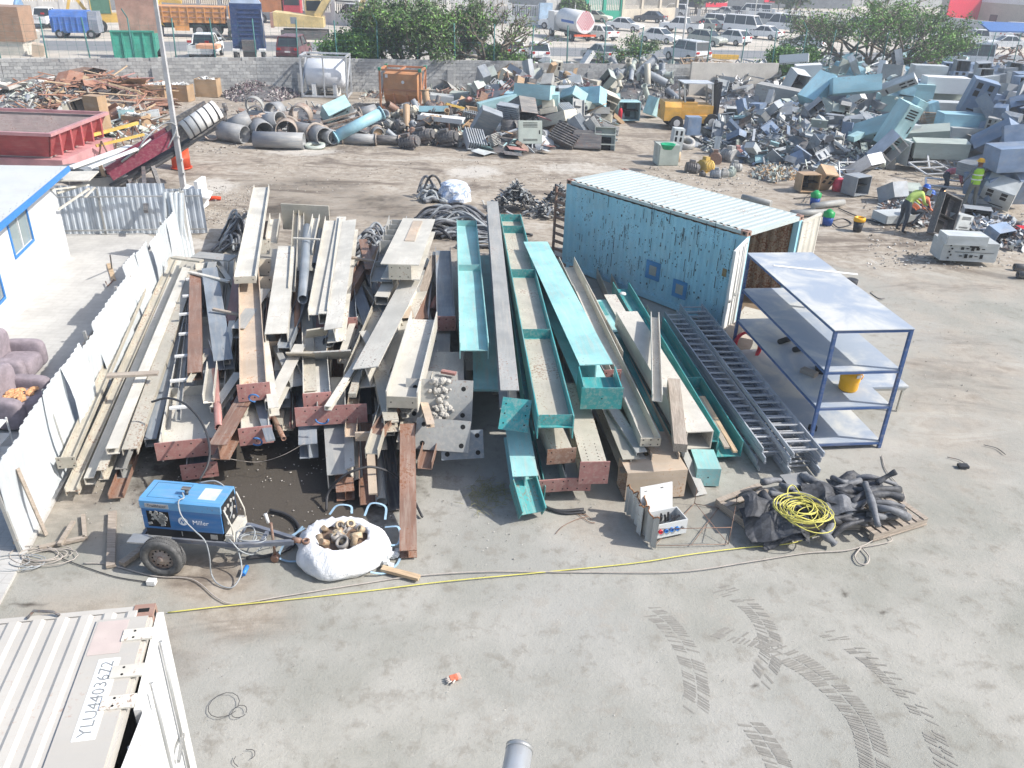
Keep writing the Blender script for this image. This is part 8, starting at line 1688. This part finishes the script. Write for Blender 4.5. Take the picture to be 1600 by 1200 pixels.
# ------------------------------------------------------------------ red skip, conveyor, pole, drum
def skip():
    r = empty('red_skip', 'large faded red steel skip behind the site cabin', 'skip',M=T(*(G(78,213,1.55) - Vector((1.6,-2.0,1.55))))); RS = paint('faded_red_skip',(.42,.085,.09),.15,.2); RL = paint('pinkish_rim',(.52,.26,.27),.2,.3); IN = paint('dusty_skip_inside',(.36,.29,.27),.4,.5)
    X0, X1, Y0, Y1, Z1 = -5.5, 1.6, -2.0, 2.6, 1.55; s_ = .35
    part('front_side',MB().hexa([(X0,Y0 + s_,.7),(X1 - s_,Y0 + s_,.7),(X1 - s_,Y0 + s_ + .06,.7),(X0,Y0 + s_ + .06,.7),(X0,Y0,Z1),(X1,Y0,Z1),(X1,Y0 + .06,Z1),(X0,Y0 + .06,Z1)]),RS,r)
    part('right_side',MB().hexa([(X1 - s_,Y0 + s_,.7),(X1 - s_,Y1 - s_,.7),(X1 - s_ - .06,Y1 - s_,.7),(X1 - s_ - .06,Y0 + s_,.7),(X1,Y0,Z1),(X1,Y1,Z1),(X1 - .06,Y1,Z1),(X1 - .06,Y0,Z1)]),RS,r)
    part('back_side',MB().hexa([(X0,Y1 - s_,.7),(X1 - s_,Y1 - s_,.7),(X1 - s_,Y1 - s_ - .06,.7),(X0,Y1 - s_ - .06,.7),(X0,Y1,Z1),(X1,Y1,Z1),(X1,Y1 - .06,Z1),(X0,Y1 - .06,Z1)]),IN,r); part('floor',MB().span(X0,X1 - s_,Y0 + s_,Y1 - s_,.66,.72),IN,r)
    q = MB(); q.span(X0,X1 + .1,Y0 - .1,Y0 + .04,Z1,Z1 + .12); q.span(X1 - .06,X1 + .1,Y0 + .04,Y1,Z1,Z1 + .12); q.span(X0,X1 + .1,Y1 - .0,Y1 + .1,Z1,Z1 + .12); part('rim',q,RL,r)
    for k in range(5): y = Y0 + .5 + k * .85; part('side_rib',MB().hexa([(X1 - s_,y,.75),(X1 + .05,y,.75),(X1 + .05,y + .12,.75),(X1 - s_,y + .12,.75),(X1,y,Z1),(X1 + .08,y,Z1),(X1 + .08,y + .12,Z1),(X1,y + .12,Z1)]),RS,r)
    part('base',MB().span(X0,X1 + .2,Y0 + .1,Y1 - .2,.1,.64),RL,r); part('label_plate',MB().span(-1.6,-.9,Y0 + .02,Y0 + .055,1.15,1.4),plain('yellow_plate',(.6,.5,.1)),r,M=T(0,-.05,0))
    part('lining_strip', MB().span(X0, X1 - .1, Y1 - .1, Y1 - .065, 1.35, Z1), paint('dark_strip', (.12, .11, .12)), r)
skip()
def conveyor():
    r = empty('belt_conveyor', 'maroon conveyor frame with a white ribbed roller at its raised end', 'conveyor',loc=(0,0,0)); MR = paint('maroon_paint',(.20,.03,.06),.15,.2); a = G(170,272,.9); b = G(275,212,2.0); d = (b - a).normalized(); off = Vector((-d.y,d.x,0)).normalized() * .6
    for k, o_ in enumerate((Vector(), off)):
        part('side_beam', MB().bar(a + o_, b + o_, .1, .5), MR, r)
    part('belt_under',MB().bar(a + Vector((0,0,-.45)) + off * .5,b + d * 1.6 + Vector((0,0,-.5)) + off * .5,.8,.08),BLACKR,r); part('bearing_bracket',MB().bar(b - d * .1,b + d * .5,.16,.5),DSTEEL,r); part('bearing_bracket',MB().bar(b - d * .1 + off,b + d * .5 + off,.16,.5),DSTEEL,r)
    c = b + d * .8 + off * .5; part('guard_box',MB().bar(b + off + Vector((0,0,.1)),b + off + d * 1.6 + Vector((0,0,.1)),.1,.6),DSTEEL,r)
    n0 = d; m = MB(); m.cyl(b + d * .35, b + d * 1.75 + Vector((0, 0, .1)), .34, 22); ro = part('roller', m, WHITEP, r)
    for k in range(5): q = b + d * (.5 + k * .27) + Vector((0,0,.02 * k)); part('roller_band',MB().cyl(q,q + d * .05,.352,22),BLACKR,ro)
    m = MB(); P = [a + Vector((0,0,-.55)),b + Vector((0,0,-.55)),b + d * 1.9 + Vector((0,0,-.25)),b + d * 2.05 + Vector((0,0,.15))]; m.tube(smooth_path(P,5),.09,6); part('lower_rail',m,DSTEEL,r)
    for k,t in enumerate((.25,.6)): q = a + (b - a) * t; part('leg',MB().bar(q + Vector((0,0,-.5)),Vector((q.x + .5,q.y - .6,.0)),.14,.14),DSTEEL,r)
    m = MB(); q = a + (b - a) * .4 + Vector((.1,-.1,.2)); m.tube(smooth_path([q,q + d * .5 + Vector((0,-.2,.3)),q + d * 1.2 + Vector((0,0,.45)),q + d * 1.7 + Vector((0,-.2,.1)),q + d * 1.3 + Vector((0,-.3,-.4))],5),.03,6); m.cyl(q - d * .6,q + d * .6 + Vector((0,0,.2)),.04,8); part('hydraulic_hose',m,GALV,r)
    for (u0,v0,z0,u1,v1,z1,w,h,mt,lb) in ((110,262,1.2,205,228,1.5,.3,.06,WHITEP, 'long white panel resting left of the maroon conveyor'),(125,270,1.0,200,240,1.3,.5,.3,BGREY, 'blue grey trough under the white panel'),(140,262,1.4,215,232,1.7,.2,.05,WHITEP, 'second white panel against the maroon beam'),(95,275,.8,175,262,.8,1.0,.5,DSTEEL, 'dark grey frame member behind the cabin roof corner'),(115,283,.5,215,275,.6,1.2,.35,GREYP, 'dusty grey plate under the conveyor'),(130,215,.9,215,192,1.0,.12,.12,paint('yellow_scrap',(.6,.4,.08)), 'long yellow bar on trestles beside the red skip'),(150,228,.7,225,210,.9,.1,.1,paint('yellow_scrap',(.6,.4,.08)), 'second yellow bar on trestles'),(156,256,1.3,168,290,.3,.12,.1,ORUST, 'short rusty strut leaning on the white panels'),(224,262,1.0,228,330,.9,.12,.1,DSTEEL, 'dark strap hanging down over the blue grey fence'),(200,250,.9,232,238,1.3,.4,.4,MGR, 'grey block at the end of the white panels')):
        o = obj('conveyor_piece',MB().bar(G(u0,v0,z0),G(u1,v1,z1),w,h),mt); tag(o,lb, 'steel piece', 'loose pieces round the conveyor')
    for k, (u, v) in enumerate(((165, 255), (190, 240), (215, 225))):
        p = G(u,v); m = MB(); m.bar(p + Vector((-.3,0,0)),p + Vector((0,0,.9)),.05,.05); m.bar(p + Vector((.3,0,0)),p + Vector((0,0,.9)),.05,.05); o = obj('trestle',m,RUSTY); tag(o,('left', 'middle', 'right')[k] + ' rusty trestle between the red skip and the conveyor', 'trestle')
conveyor()
def pole():
    p = G(288,300); r = empty('flood_light_pole', 'tall square light pole with a blue framed floodlight at its top', 'light pole',loc=p); PM = paint('pale_pole_paint',(.45,.45,.45),.25,.2)
    part('pole',MB().hexa([(-.09,-.09,0),(.09,-.09,0),(.09,.09,0),(-.09,.09,0),(-.055,-.055,6.6),(.055,-.055,6.6),(.055,.055,6.6),(-.055,.055,6.6)]),PM,r); h = part('floodlight',MB().box((-.15,-.2,6.75),(.9,.12,.55),Euler((radians(-35),0,0)).to_matrix()),plain('blue_lamp_frame',(.05,.09,.2)),r); part('lamp_glass',MB().box((-.15,-.24,6.72),(.78,.08,.44),Euler((radians(-35),0,0)).to_matrix()),plain('lamp_reflector',(.55,.6,.62),.2),h)
    for z in (.7, 1.2, 2.0): part('pole_clip', MB().box((.1, -.05, z), (.08, .1, .06)), PM, r)
    o = empty('orange_drum', 'tall orange red drum standing behind the light pole', 'drum',loc=G(284,262)); part('shell',MB().lathe([(.001,0),(.36,0),(.36,.4),(.375,.42),(.36,.44),(.36,.8),(.375,.82),(.36,.84),(.36,1.25),(.001,1.25)],n=24),paint('orange_red_drum',(.70,.09,.03),.05,.1,streak=False),o); part('base_ring',MB().cyl((0,0,0),(0,0,.04),.42,20),paint('orange_red_drum',(.7,.09,.03)),o)
    o = obj('white_box',MB().box(G(309,300,.55),(.9,.9,.06),Euler((.0,.3,.2)).to_matrix()).box(G(315,302,.5),(.12,.8,1.0)),WHITEP); tag(o, 'white sheet metal box standing at the far corner of the fences', 'box'); o = obj('red_rag',MB().tube([G(322,311,.05),G(335,309,.08),G(345,310,.04)],.07,6),plain('red_cloth',(.55,.06,.02),.9)); tag(o, 'red rag on the dirt right of the white box', 'rag')
pole()
# ------------------------------------------------------------------ coolers, cans, bucket and loose items on the dirt
def lathe_thing(name, label, cat, u, v, parts_, rz=0, z=0):
    r = empty(name, label, cat, loc=G(u, v, z), rz=rz)
    for n_, prof, mt in parts_: part(n_, MB().lathe(prof, n=20), mt, r)
    return r
GC2 = plain('green_plastic',(.02,.28,.08),.4); BL2 = plain('deep_blue_plastic',(.02,.07,.28),.4); RC = plain('red_pink_plastic',(.62,.06,.10),.4)
for u,v,lb in ((1272,320, 'far blue water cooler with a green lid beside the black pipes'),(1292,351, 'near blue water cooler with a green lid on the concrete')): lathe_thing('water_cooler',lb, 'water cooler',u,v,(('body',[(.001,0),(.17,0),(.19,.3),(.001,.3)],BL2),('lid',[(.2,.3),(.2,.45),(.12,.5),(.06,.56),(.001,.56)],GC2)))
lathe_thing('bucket', 'dark bucket with a yellow rim on the open concrete', 'bucket',1339,361,(('body',[(.001,0),(.14,0),(.18,.36),(.001,.30)],BLACKR),('rim',[(.16,.35),(.2,.36),(.2,.48),(.15,.5),(.13,.42)],plain('yellow_plastic',(.8,.4,.015)))))
lathe_thing('water_cooler', 'red round cooler left of the red fuel can', 'water cooler',1307,298,(('body',[(.001,0),(.2,0),(.22,.42),(.001,.42)],RC),('lid',[(.23,.42),(.23,.5),(.001,.52)],RC)))
lathe_thing('fuel_can', 'narrow red can beside the round red cooler', 'can',1322,298,(('body',[(.001,0),(.12,0),(.12,.42),(.05,.5),(.05,.58),(.001,.58)],plain('strong_red',(.6,.02,.03),.4)),))
for a,b,lb in (((1160,308),(1205,318), 'left grey pipe lying behind the blue container'),((1270,322),(1318,316), 'long tapered grey pipe beside the far cooler'),((1236,333),(1290,332), 'thin grey pipe behind the container door')):
    m = MB().cyl(G(*a, .14), G(*b, .14), .12, 12); o = obj('grey_pipe', m, GREYP); tag(o, lb, 'pipe')
for a,b,lb in (((1585,417),(1610,418), 'upper pipe end at the right edge of the concrete'),((1590,429),(1612,430), 'lower pipe end at the right edge of the concrete')): o = obj('grey_pipe',MB().pipe(G(*a,.1),G(*b,.1),.11,.03,12),DSTEEL); tag(o,lb, 'pipe')
cabinet(1041,240,.45,(1.0,.8,.95),(0,0,10),LIG, 'closed', 'grey box carrying a green basin in front of the forklift'); lathe_thing('green_basin', 'green basin on the grey box in front of the forklift', 'basin',1043,233,(('bowl',[(.001,0),(.2,0),(.32,.2),(.33,.22),(.28,.2),(.001,.06)],plain('basin_green',(.01,.30,.14))),),z=.95)
cabinet(1057,222,.7,(.5,.5,1.5),(0,3,5),PGR, 'panel', 'narrow pale cabinet behind the green basin'); bit('concrete_ring',1072,225,.2,(.85,.85,.9),(25,0,10),GREYP, 'old grey tyre lying right of the green basin'); cabinet(1082,196,.9,(.7,.6,.9),(0,0,5),NVY, 'closed', 'blue topped black box beside the forklift wheel')
lathe_thing('clay_pot', 'tan pot standing before the grey box', 'pot',1056,252,(('body',[(.001,0),(.17,0),(.2,.2),(.19,.42),(.001,.42)],plain('tan_clay',(.45,.34,.22))),))
for k,(u,v,s_,mt,lb) in enumerate(((1082,263,.6,DSTEEL, 'black motor left of the yellow casing'),(1103,260,.7,paint('yellow_scrap',(.6,.4,.08)), 'yellow cast casing on the dirt'),(1117,248,.7,RUSTY, 'brown kettle shaped casing'),(1140,244,.8,GREYP, 'round grey motor beside the casing'),(1118,272,.45,MGR, 'small grey lump in front of the motors'),(1130,272,.4,GREYP, 'second small grey lump in front of the motors'),(1142,270,.45,LIG, 'third small pale lump before the motors'),(1152,240,.6,REDP, 'red topped motor at the edge of the grey heap'),(1098,272,.25,DSTEEL, 'tiny dark lump on the dirt'),(1150,262,.5,GREYP, 'grey lump beside the blue bar'))): bit('motor',u,v,.25 * s_,(s_,s_,s_),(0,5,40 * k),mt,lb, 'small motors on the dirt')
s1 = mound('tangle of tan wire and roots in front of the grey heap',[(1170,275),(1190,262),(1240,262),(1245,280),(1205,285)],500,.35,[CHB,LIG,GREYP],41,.22, 'wire_tangle',.6)
for a in ((1262,284,.4,(.8,.6,.7),(0,0,10),CHB, 'open', 'brown box in front of the grey heap left of the red cans'),(1285,280,.4,(.7,.6,1.1),(30,10,20),CHB, 'panel', 'burnt brown cabinet leaning left of the red cooler'),(1338,288,.4,(.85,.7,.75),(0,0,30),MGR, 'open', 'dark box with a striped edge right of the red fuel can'),(1352,258,.6,(1.3,.5,1.3),(50,0,40),SLV, 'frame', 'silver gutted frame behind the dark striped box'),(1395,300,.4,(.7,.6,.9),(60,0,20),MGR, 'closed', 'grey box behind the worker with the blue helmet'),(1506,388,.42,(.8,2.1,.6),(0,0,88),PGR, 'closed', 'long grey cabinet body lying on blocks before the workers'),(1505,372,.82,(1.5,.6,.3),(0,0,-2),PGR, 'closed', 'flat grey box on top of the long grey cabinet'),(1502,401,.08,(.8,.5,.16),(0,0,0),GREYP, 'closed', 'low grey block under the long grey cabinet'),(1476,338,.75,(.85,.3,1.75),(-20,22,15),DSTEEL, 'open', 'scorched dark cabinet held upright between the workers'),(1497,345,.5,(.9,.5,.5),(0,10,30),PGR, 'slots', 'pale panel box beside the scorched cabinet'),(1525,335,.3,(1.0,.6,.5),(0,0,-20),MGR, 'open', 'brown edged box at the feet of the green vest worker'),(1540,312,.3,(1.3,.5,.4),(0,0,-12),MGR, 'slots', 'grey flat box beside the green vest worker'),(1396,338,.2,(1.4,.8,.3),(0,0,15),PGR, 'closed', 'flat pale panel behind the worker with the blue helmet'),(1420,300,.3,(.9,.6,.5),(20,0,0),LIG, 'closed', 'grey green box beyond the crouching worker'),(1560,365,.3,(1.0,.5,.5),(20,0,30),NVY, 'open', 'slate box with blue parts right of the long grey cabinet')): cabinet(*a[:8],group='cabinets lying on the dirt by the workers')
pn = MB(); c = G(1506, 388, .42)
Mx = T(*c) @ rotz(radians(-2)); r = Rng(5)
for k in range(10):
    x = -.35 + .1 * (k // 2) * 1.6; z = -.12 + .24 * (k % 2); q = Mx @ Vector((x + .1, -.425, z)); pn.box(q, (.09, .012, .03 + .05 * (k % 3)), Mx.to_3x3())
for k in range(5): pn.box(Mx @ Vector((-.62 + .06 * (k % 2), -.425, -.2 + .1 * k)), (.05, .012, .05), Mx.to_3x3())
pn.box(Mx @ Vector((.15, -.422, .0)), (1.2, .004, .012), Mx.to_3x3()); pn.box(Mx @ Vector((.1, -.422, .21)), (.28, .012, .1), Mx.to_3x3())
o = obj('switch_cutouts', pn, DARK); tag(o, 'dark switches and slots on the front of the long grey cabinet', 'switch panel')
s1 = mound('silver and blue loose parts on the ground round the workers',[(1490,362),(1500,335),(1560,330),(1600,355),(1570,380),(1520,372)],420,.35,[PGR,NVY,SLV,DSTEEL],43,.22); s1 = mound('dark strips and hoses round the crouching workers',[(1375,330),(1390,308),(1450,312),(1470,335),(1440,358),(1400,350)],380,.4,[DSTEEL,BGREY,RUSTY,PGR],44,.25)
for k,(u,v,rot,w,lb) in enumerate(((1462,246,(50,0,40),1.7, 'large white square frame standing before the right heap'),(1455,262,(12,0,20),1.5, 'white frame lying on the dirt'),(1475,258,(20,10,-10),1.4, 'bent white frame against the slate sheet'),(1478,292,(15,0,-20),1.5, 'white frame in front of the pink shirted worker'),(1325,265,(60,0,10),.8, 'small white frame behind the red cooler'))): bit('bar_frame',u,v,.45,(w,w * .8,1),rot,SLV,lb, 'white frames on the dirt')
lathe_thing('red_bowl', 'red plastic bowl at the right edge by the small scrap', 'bowl',1594,364,(('bowl',[(.001,0),(.2,0),(.28,.2),(.001,.12)],plain('strong_red',(.6,.02,.03),.4)),),z=.2)
s1 = mound('small dark scrap pile at the right edge of the concrete',[(1560,390),(1575,365),(1625,362),(1630,395)],260,.5,[DSTEEL,MGR,PGR,RUSTY],46,.25)
cable('black_cable', 'long black hose lying over the concrete towards the workers',[(1240,310),(1320,305),(1380,310),(1420,318)],.02,BC); cable('black_cable', 'black hose curled beside the near cooler',[(1300,345),(1318,342),(1330,350),(1310,355),(1300,348)],.02,BC); cable('black_cable', 'black hose running from the bucket to the workers',[(1310,325),(1345,340),(1385,350),(1420,352)],.02,BC); cable('black_cable', 'thin cable arching left of the far cooler',[(1255,315),(1262,305),(1275,300,.2),(1278,308,.4)],.012,BC)
# ------------------------------------------------------------------ people
SKIN = plain('brown_skin', (.16, .075, .045), .6, 0, .05); SHOE = plain('dark_boot', (.05, .04, .035), .7)
def person(label, u, v, deg, J, top, legs, helmet, vest=None, z=0.0, shield=False, head_tilt=0, glove_m=None, hgt=1.0):
    """J: joint positions (x forward, y left, z up) of a 1.75 m figure"""
    p = G(u, v, z); root = empty('person', label, 'person', loc=p, rz=radians(deg)); root.scale = (hgt,) * 3
    names = list(J); pos = [J[n_] for n_ in names]; ix = {n_: i for i, n_ in enumerate(names)}
    bones = [('pelvis', 'waist'),('waist', 'chest'),('chest', 'neck'),('neck', 'head')] + [e for s_ in 'lr' for e in (('chest', 'sh' + s_),('sh' + s_, 'el' + s_),('el' + s_, 'wr' + s_),('wr' + s_, 'ha' + s_),('pelvis', 'hip' + s_),('hip' + s_, 'kn' + s_),('kn' + s_, 'an' + s_),('an' + s_, 'to' + s_))]
    rad = {'pelvis': .15, 'waist': .135, 'chest': .165, 'neck': .055, 'head': .10, 'sh': .075, 'el': .045, 'wr': .032, 'ha': .038, 'hip': .10, 'kn': .065, 'an': .045, 'to': .04}
    me = bpy.data.meshes.new('body'); me.from_pydata(pos,[(ix[a],ix[b]) for a,b in bones],[]); o = bpy.data.objects.new('body',me); COL.objects.link(o); sk = o.modifiers.new('skin', 'SKIN'); sk.use_smooth_shade = True; o.modifiers.new('sub', 'SUBSURF').levels = 1
    for i,n_ in enumerate(names): q = rad.get(n_,rad.get(n_[:-1],.05)); me.skin_vertices[0].data[i].radius = (q * .8 if n_ in ('pelvis', 'waist', 'chest') else q,q);
    me.skin_vertices[0].data[ix['pelvis']].use_root = True
    dg = bpy.context.evaluated_depsgraph_get(); nm = bpy.data.meshes.new_from_object(o.evaluated_get(dg)); bpy.data.objects.remove(o); nm.name = 'body'
    nm.materials.clear(); [nm.materials.append(x) for x in (top, legs, SKIN, SHOE, glove_m or SKIN)]
    mid = [((Vector(J[a]) + Vector(J[b])) / 2, a, b) for a, b in bones]
    for f in nm.polygons:
        c = f.center; best = None
        for a, b in bones:
            A, B = Vector(J[a]), Vector(J[b]); t = max(0, min(1, (c - A).dot(B - A) / (B - A).length_squared)); d = (A + (B - A) * t - c).length
            if best is None or d < best[0]: best = (d, a, b)
        _,a,b = best; f.material_index = 2 if b in ('head',) else 3 if b[:2] == 'to' else 4 if b[:2] == 'ha' else 1 if b[:2] in ('kn', 'an', 'hi') else 0
    bo = obj('body', nm, None, parent=root)
    H_ = Vector(J['head']); hm = MB(); fw_ = Vector((cos(head_tilt), 0, -sin(head_tilt))); R = Matrix.Rotation(head_tilt, 3, 'Y')
    hm.lathe([(.001, -.13), (.045, -.12), (.075, -.06), (.088, .0), (.085, .06), (.05, .105), (.001, .115)], H_ + Vector((.0, 0, .03)), 16, R); hm.lathe([(.001, -.02), (.018, 0), (.001, .025)], H_ + R @ Vector((.09, 0, .0)), 8); [hm.box(H_ + R @ Vector((0, s_ * .088, .0)), (.03, .015, .05)) for s_ in (-1, 1)]; hm.mat(1); [hm.box(H_ + R @ Vector((.08, s_ * .032, .035)), (.012, .02, .01), R) for s_ in (-1, 1)]; hm.box(H_ + R @ Vector((.076, 0, -.055)), (.012, .04, .01), R)
    ho = part('head', hm, [SKIN, BLACKR], root)
    if helmet: h2 = MB(); h2.lathe([(.135,.055),(.12,.07),(.115,.10),(.10,.145),(.06,.175),(.001,.185)],H_,18,R); h2.box(H_ + R @ Vector((.13,0,.065)),(.08,.16,.015),R); part('hard_hat',h2,helmet,root)
    else: part('hair',MB().lathe([(.095,-.02),(.098,.06),(.06,.13),(.001,.145)],H_ + R @ Vector((-.012,0,0)),14,R),BLACKR,root)
    if shield: part('face_shield',MB().bar(H_ + R @ Vector((.17,0,.06)),H_ + R @ Vector((.20,0,-.12)),.18,.008,(1,0,0)),plain('clear_shield',(.6,.7,.8),.1),root)
    for s_ in 'lr':
        h0,w0 = Vector(J['ha' + s_]),Vector(J['wr' + s_]); d = (h0 - w0).normalized(); sd = d.cross(Vector((0,0,1))); sd = sd.normalized() if sd.length > .1 else Vector((0,1,0)); f = MB()
        for k, ln in enumerate((.06, .075, .07, .055)): a = h0 + sd * (.03 - .02 * k); f.tube([a, a + d * ln * .6, a + d * ln * .9 + Vector((0, 0, -.02))], .009, 5)
        f.tube([h0 + sd * .035 - d * .02, h0 + sd * .06 + d * .02], .010, 5); part('fingers', f, glove_m or SKIN, root)
    if vest:
        ch,wa,pe,ne = Vector(J['chest']),Vector(J['waist']),Vector(J['pelvis']),Vector(J['neck']); ax = (ne - pe).normalized(); y = Vector((0,1,0)); x = y.cross(ax).normalized(); m = MB(); N = 16; rings = []
        for t, rx, ry in ((-.06, .135, .17), (.12, .135, .165), (.3, .15, .19), (.42, .14, .2), (.50, .09, .14)):
            c = pe + (ne - pe) * ((t + .02) / .55 if t > 0 else -.06); rings.append([c + x * rx * cos(2 * pi * i / N) + y * ry * sin(2 * pi * i / N) for i in range(N)])
        m.add([q for g in rings for q in g],[(k * N + i,k * N + (i + 1) % N,(k + 1) * N + (i + 1) % N,(k + 1) * N + i) for k in range(4) for i in range(N)],True); vo = part('safety_vest',m,vest,root); s2 = MB()
        for t in (.25, .55):
            c = pe + (ne - pe) * t; g = [c + x * .155 * cos(2 * pi * i / N) + y * .2 * sin(2 * pi * i / N) for i in range(N + 1)]
            for i in range(N): s2.bar(g[i], g[i + 1], .006, .04, tuple(ax))
        part('reflective_band', s2, plain('reflective', (.7, .72, .66), .3), vo)
STAND = dict(pelvis=(0, 0, .95), waist=(0, 0, 1.12), chest=(.0, 0, 1.36), neck=(0, 0, 1.5), head=(.02, 0, 1.63), shl=(0, .2, 1.42), ell=(.05, .30, 1.15), wrl=(.22, .30, .93), hal=(.28, .29, .87), shr=(0, -.2, 1.42), elr=(.05, -.3, 1.15), wrr=(.2, -.32, .95), har=(.27, -.31, .88), hipl=(0, .1, .88), knl=(.04, .16, .5), anl=(-.02, .2, .09), tol=(.15, .23, .04), hipr=(0, -.1, .88), knr=(.02, -.14, .5), anr=(-.06, -.18, .09), tor=(.1, -.2, .04))
BEND = dict(STAND, waist=(.08, 0, 1.09), chest=(.28, 0, 1.24), neck=(.41, 0, 1.30), head=(.52, 0, 1.36), shl=(.32, .18, 1.25), ell=(.42, .24, .98), wrl=(.58, .16, .86), hal=(.64, .13, .82), shr=(.32, -.18, 1.25), elr=(.44, -.22, .98), wrr=(.62, -.14, .9), har=(.68, -.12, .86))
BEND2 = dict(STAND, pelvis=(0, 0, .85), hipl=(0, .1, .8), hipr=(0, -.1, .8), knl=(.12, .15, .45), knr=(.14, -.15, .45), waist=(.14, 0, .95), chest=(.38, 0, 1.0), neck=(.53, 0, .99), head=(.65, 0, .98), shl=(.42, .18, .98), ell=(.5, .22, .72), wrl=(.6, .16, .5), hal=(.63, .14, .44), shr=(.42, -.18, .98), elr=(.52, -.22, .72), wrr=(.66, -.14, .55), har=(.7, -.12, .49))
CROUCH = {k_: (x,y,max(.04,z_ - (.38 if k_[:2] not in ('an', 'to', 'kn') else .0))) for k_,(x,y,z_) in BEND.items()}; CROUCH.update(knl=(.34,.16,.5),knr=(.34,-.16,.5))
LIME = plain('lime_vest',(.36,.62,.05),.7,0,.08); LIMS = plain('lime_shirt',(.50,.62,.16),.8,0,.15); ORV = plain('orange_vest',(.78,.20,.08),.7); GRT = plain('grey_trousers',(.17,.17,.15),.9); DKT = plain('dark_overalls',(.05,.06,.075),.9); GSH = plain('grey_shirt',(.14,.16,.17),.9); PNK = plain('faded_pink_shirt',(.50,.16,.20),.9)
person('worker seen from behind in a lime green vest and yellow hard hat, legs apart',1512,327,96,STAND,GSH,GRT,plain('yellow_hat',(.80,.42,.02),.35),LIME,hgt=1.08)
person('worker in lime shirt and dark trousers bending right, blue hard hat with face shield',1406,363,12,BEND,LIMS,DKT,plain('blue_hat',(.03,.10,.38),.35),None,shield=True,head_tilt=.35,hgt=1.1,glove_m=plain('dark_glove',(.03,.05,.12)))
person('crouching worker in an orange vest with a blue hard hat behind the bending one',1420,352,15,CROUCH,plain('orange_shirt',(.6,.2,.12),.9),DKT,plain('blue_hat',(.03,.10,.38),.35),ORV,head_tilt=.3,hgt=1.1)
person('worker in a faded pink shirt bending over a white frame',1469,306,-20,BEND2,PNK,DKT,plain('grey_cap',(.25,.27,.32),.6),None,head_tilt=.5,hgt=1.1)
person('person in a yellow shirt standing beside the orange lorry beyond the road',256,57,20,STAND,plain('yellow_shirt',(.7,.5,.05),.8),DKT,None)
# sparks at the cutting torch
o = obj('torch_flame',MB().lathe([(.001,-.08),(.03,0),(.001,.05)],G(1476,300,.95),8),None); mt = bpy.data.materials.new('hot_flame'); mt.use_nodes = True; b_ = mt.node_tree.nodes['Principled BSDF']; b_.inputs['Emission Color'].default_value = (1,.4,.1,1); b_.inputs['Emission Strength'].default_value = 6; o.data.materials.clear(); o.data.materials.append(mt); tag(o, 'small orange cutting flame on the scorched cabinet', 'flame')

# ------------------------------------------------------------------ dusty air
hz = MB(); hz.span(-430,430,-40,930,-1.2,19); hm = bpy.data.materials.new('thin_dust_haze'); hm.use_nodes = True; hm.node_tree.nodes.remove(hm.node_tree.nodes['Principled BSDF'])
pv = hm.node_tree.nodes.new('ShaderNodeVolumePrincipled'); pv.inputs['Color'].default_value = (.86,.92,1,1); pv.inputs['Density'].default_value = .0013; pv.inputs['Anisotropy'].default_value = .2; hm.node_tree.links.new(pv.outputs[0],hm.node_tree.nodes['Material Output'].inputs['Volume']); obj('haze',hz,hm,kind='stuff')
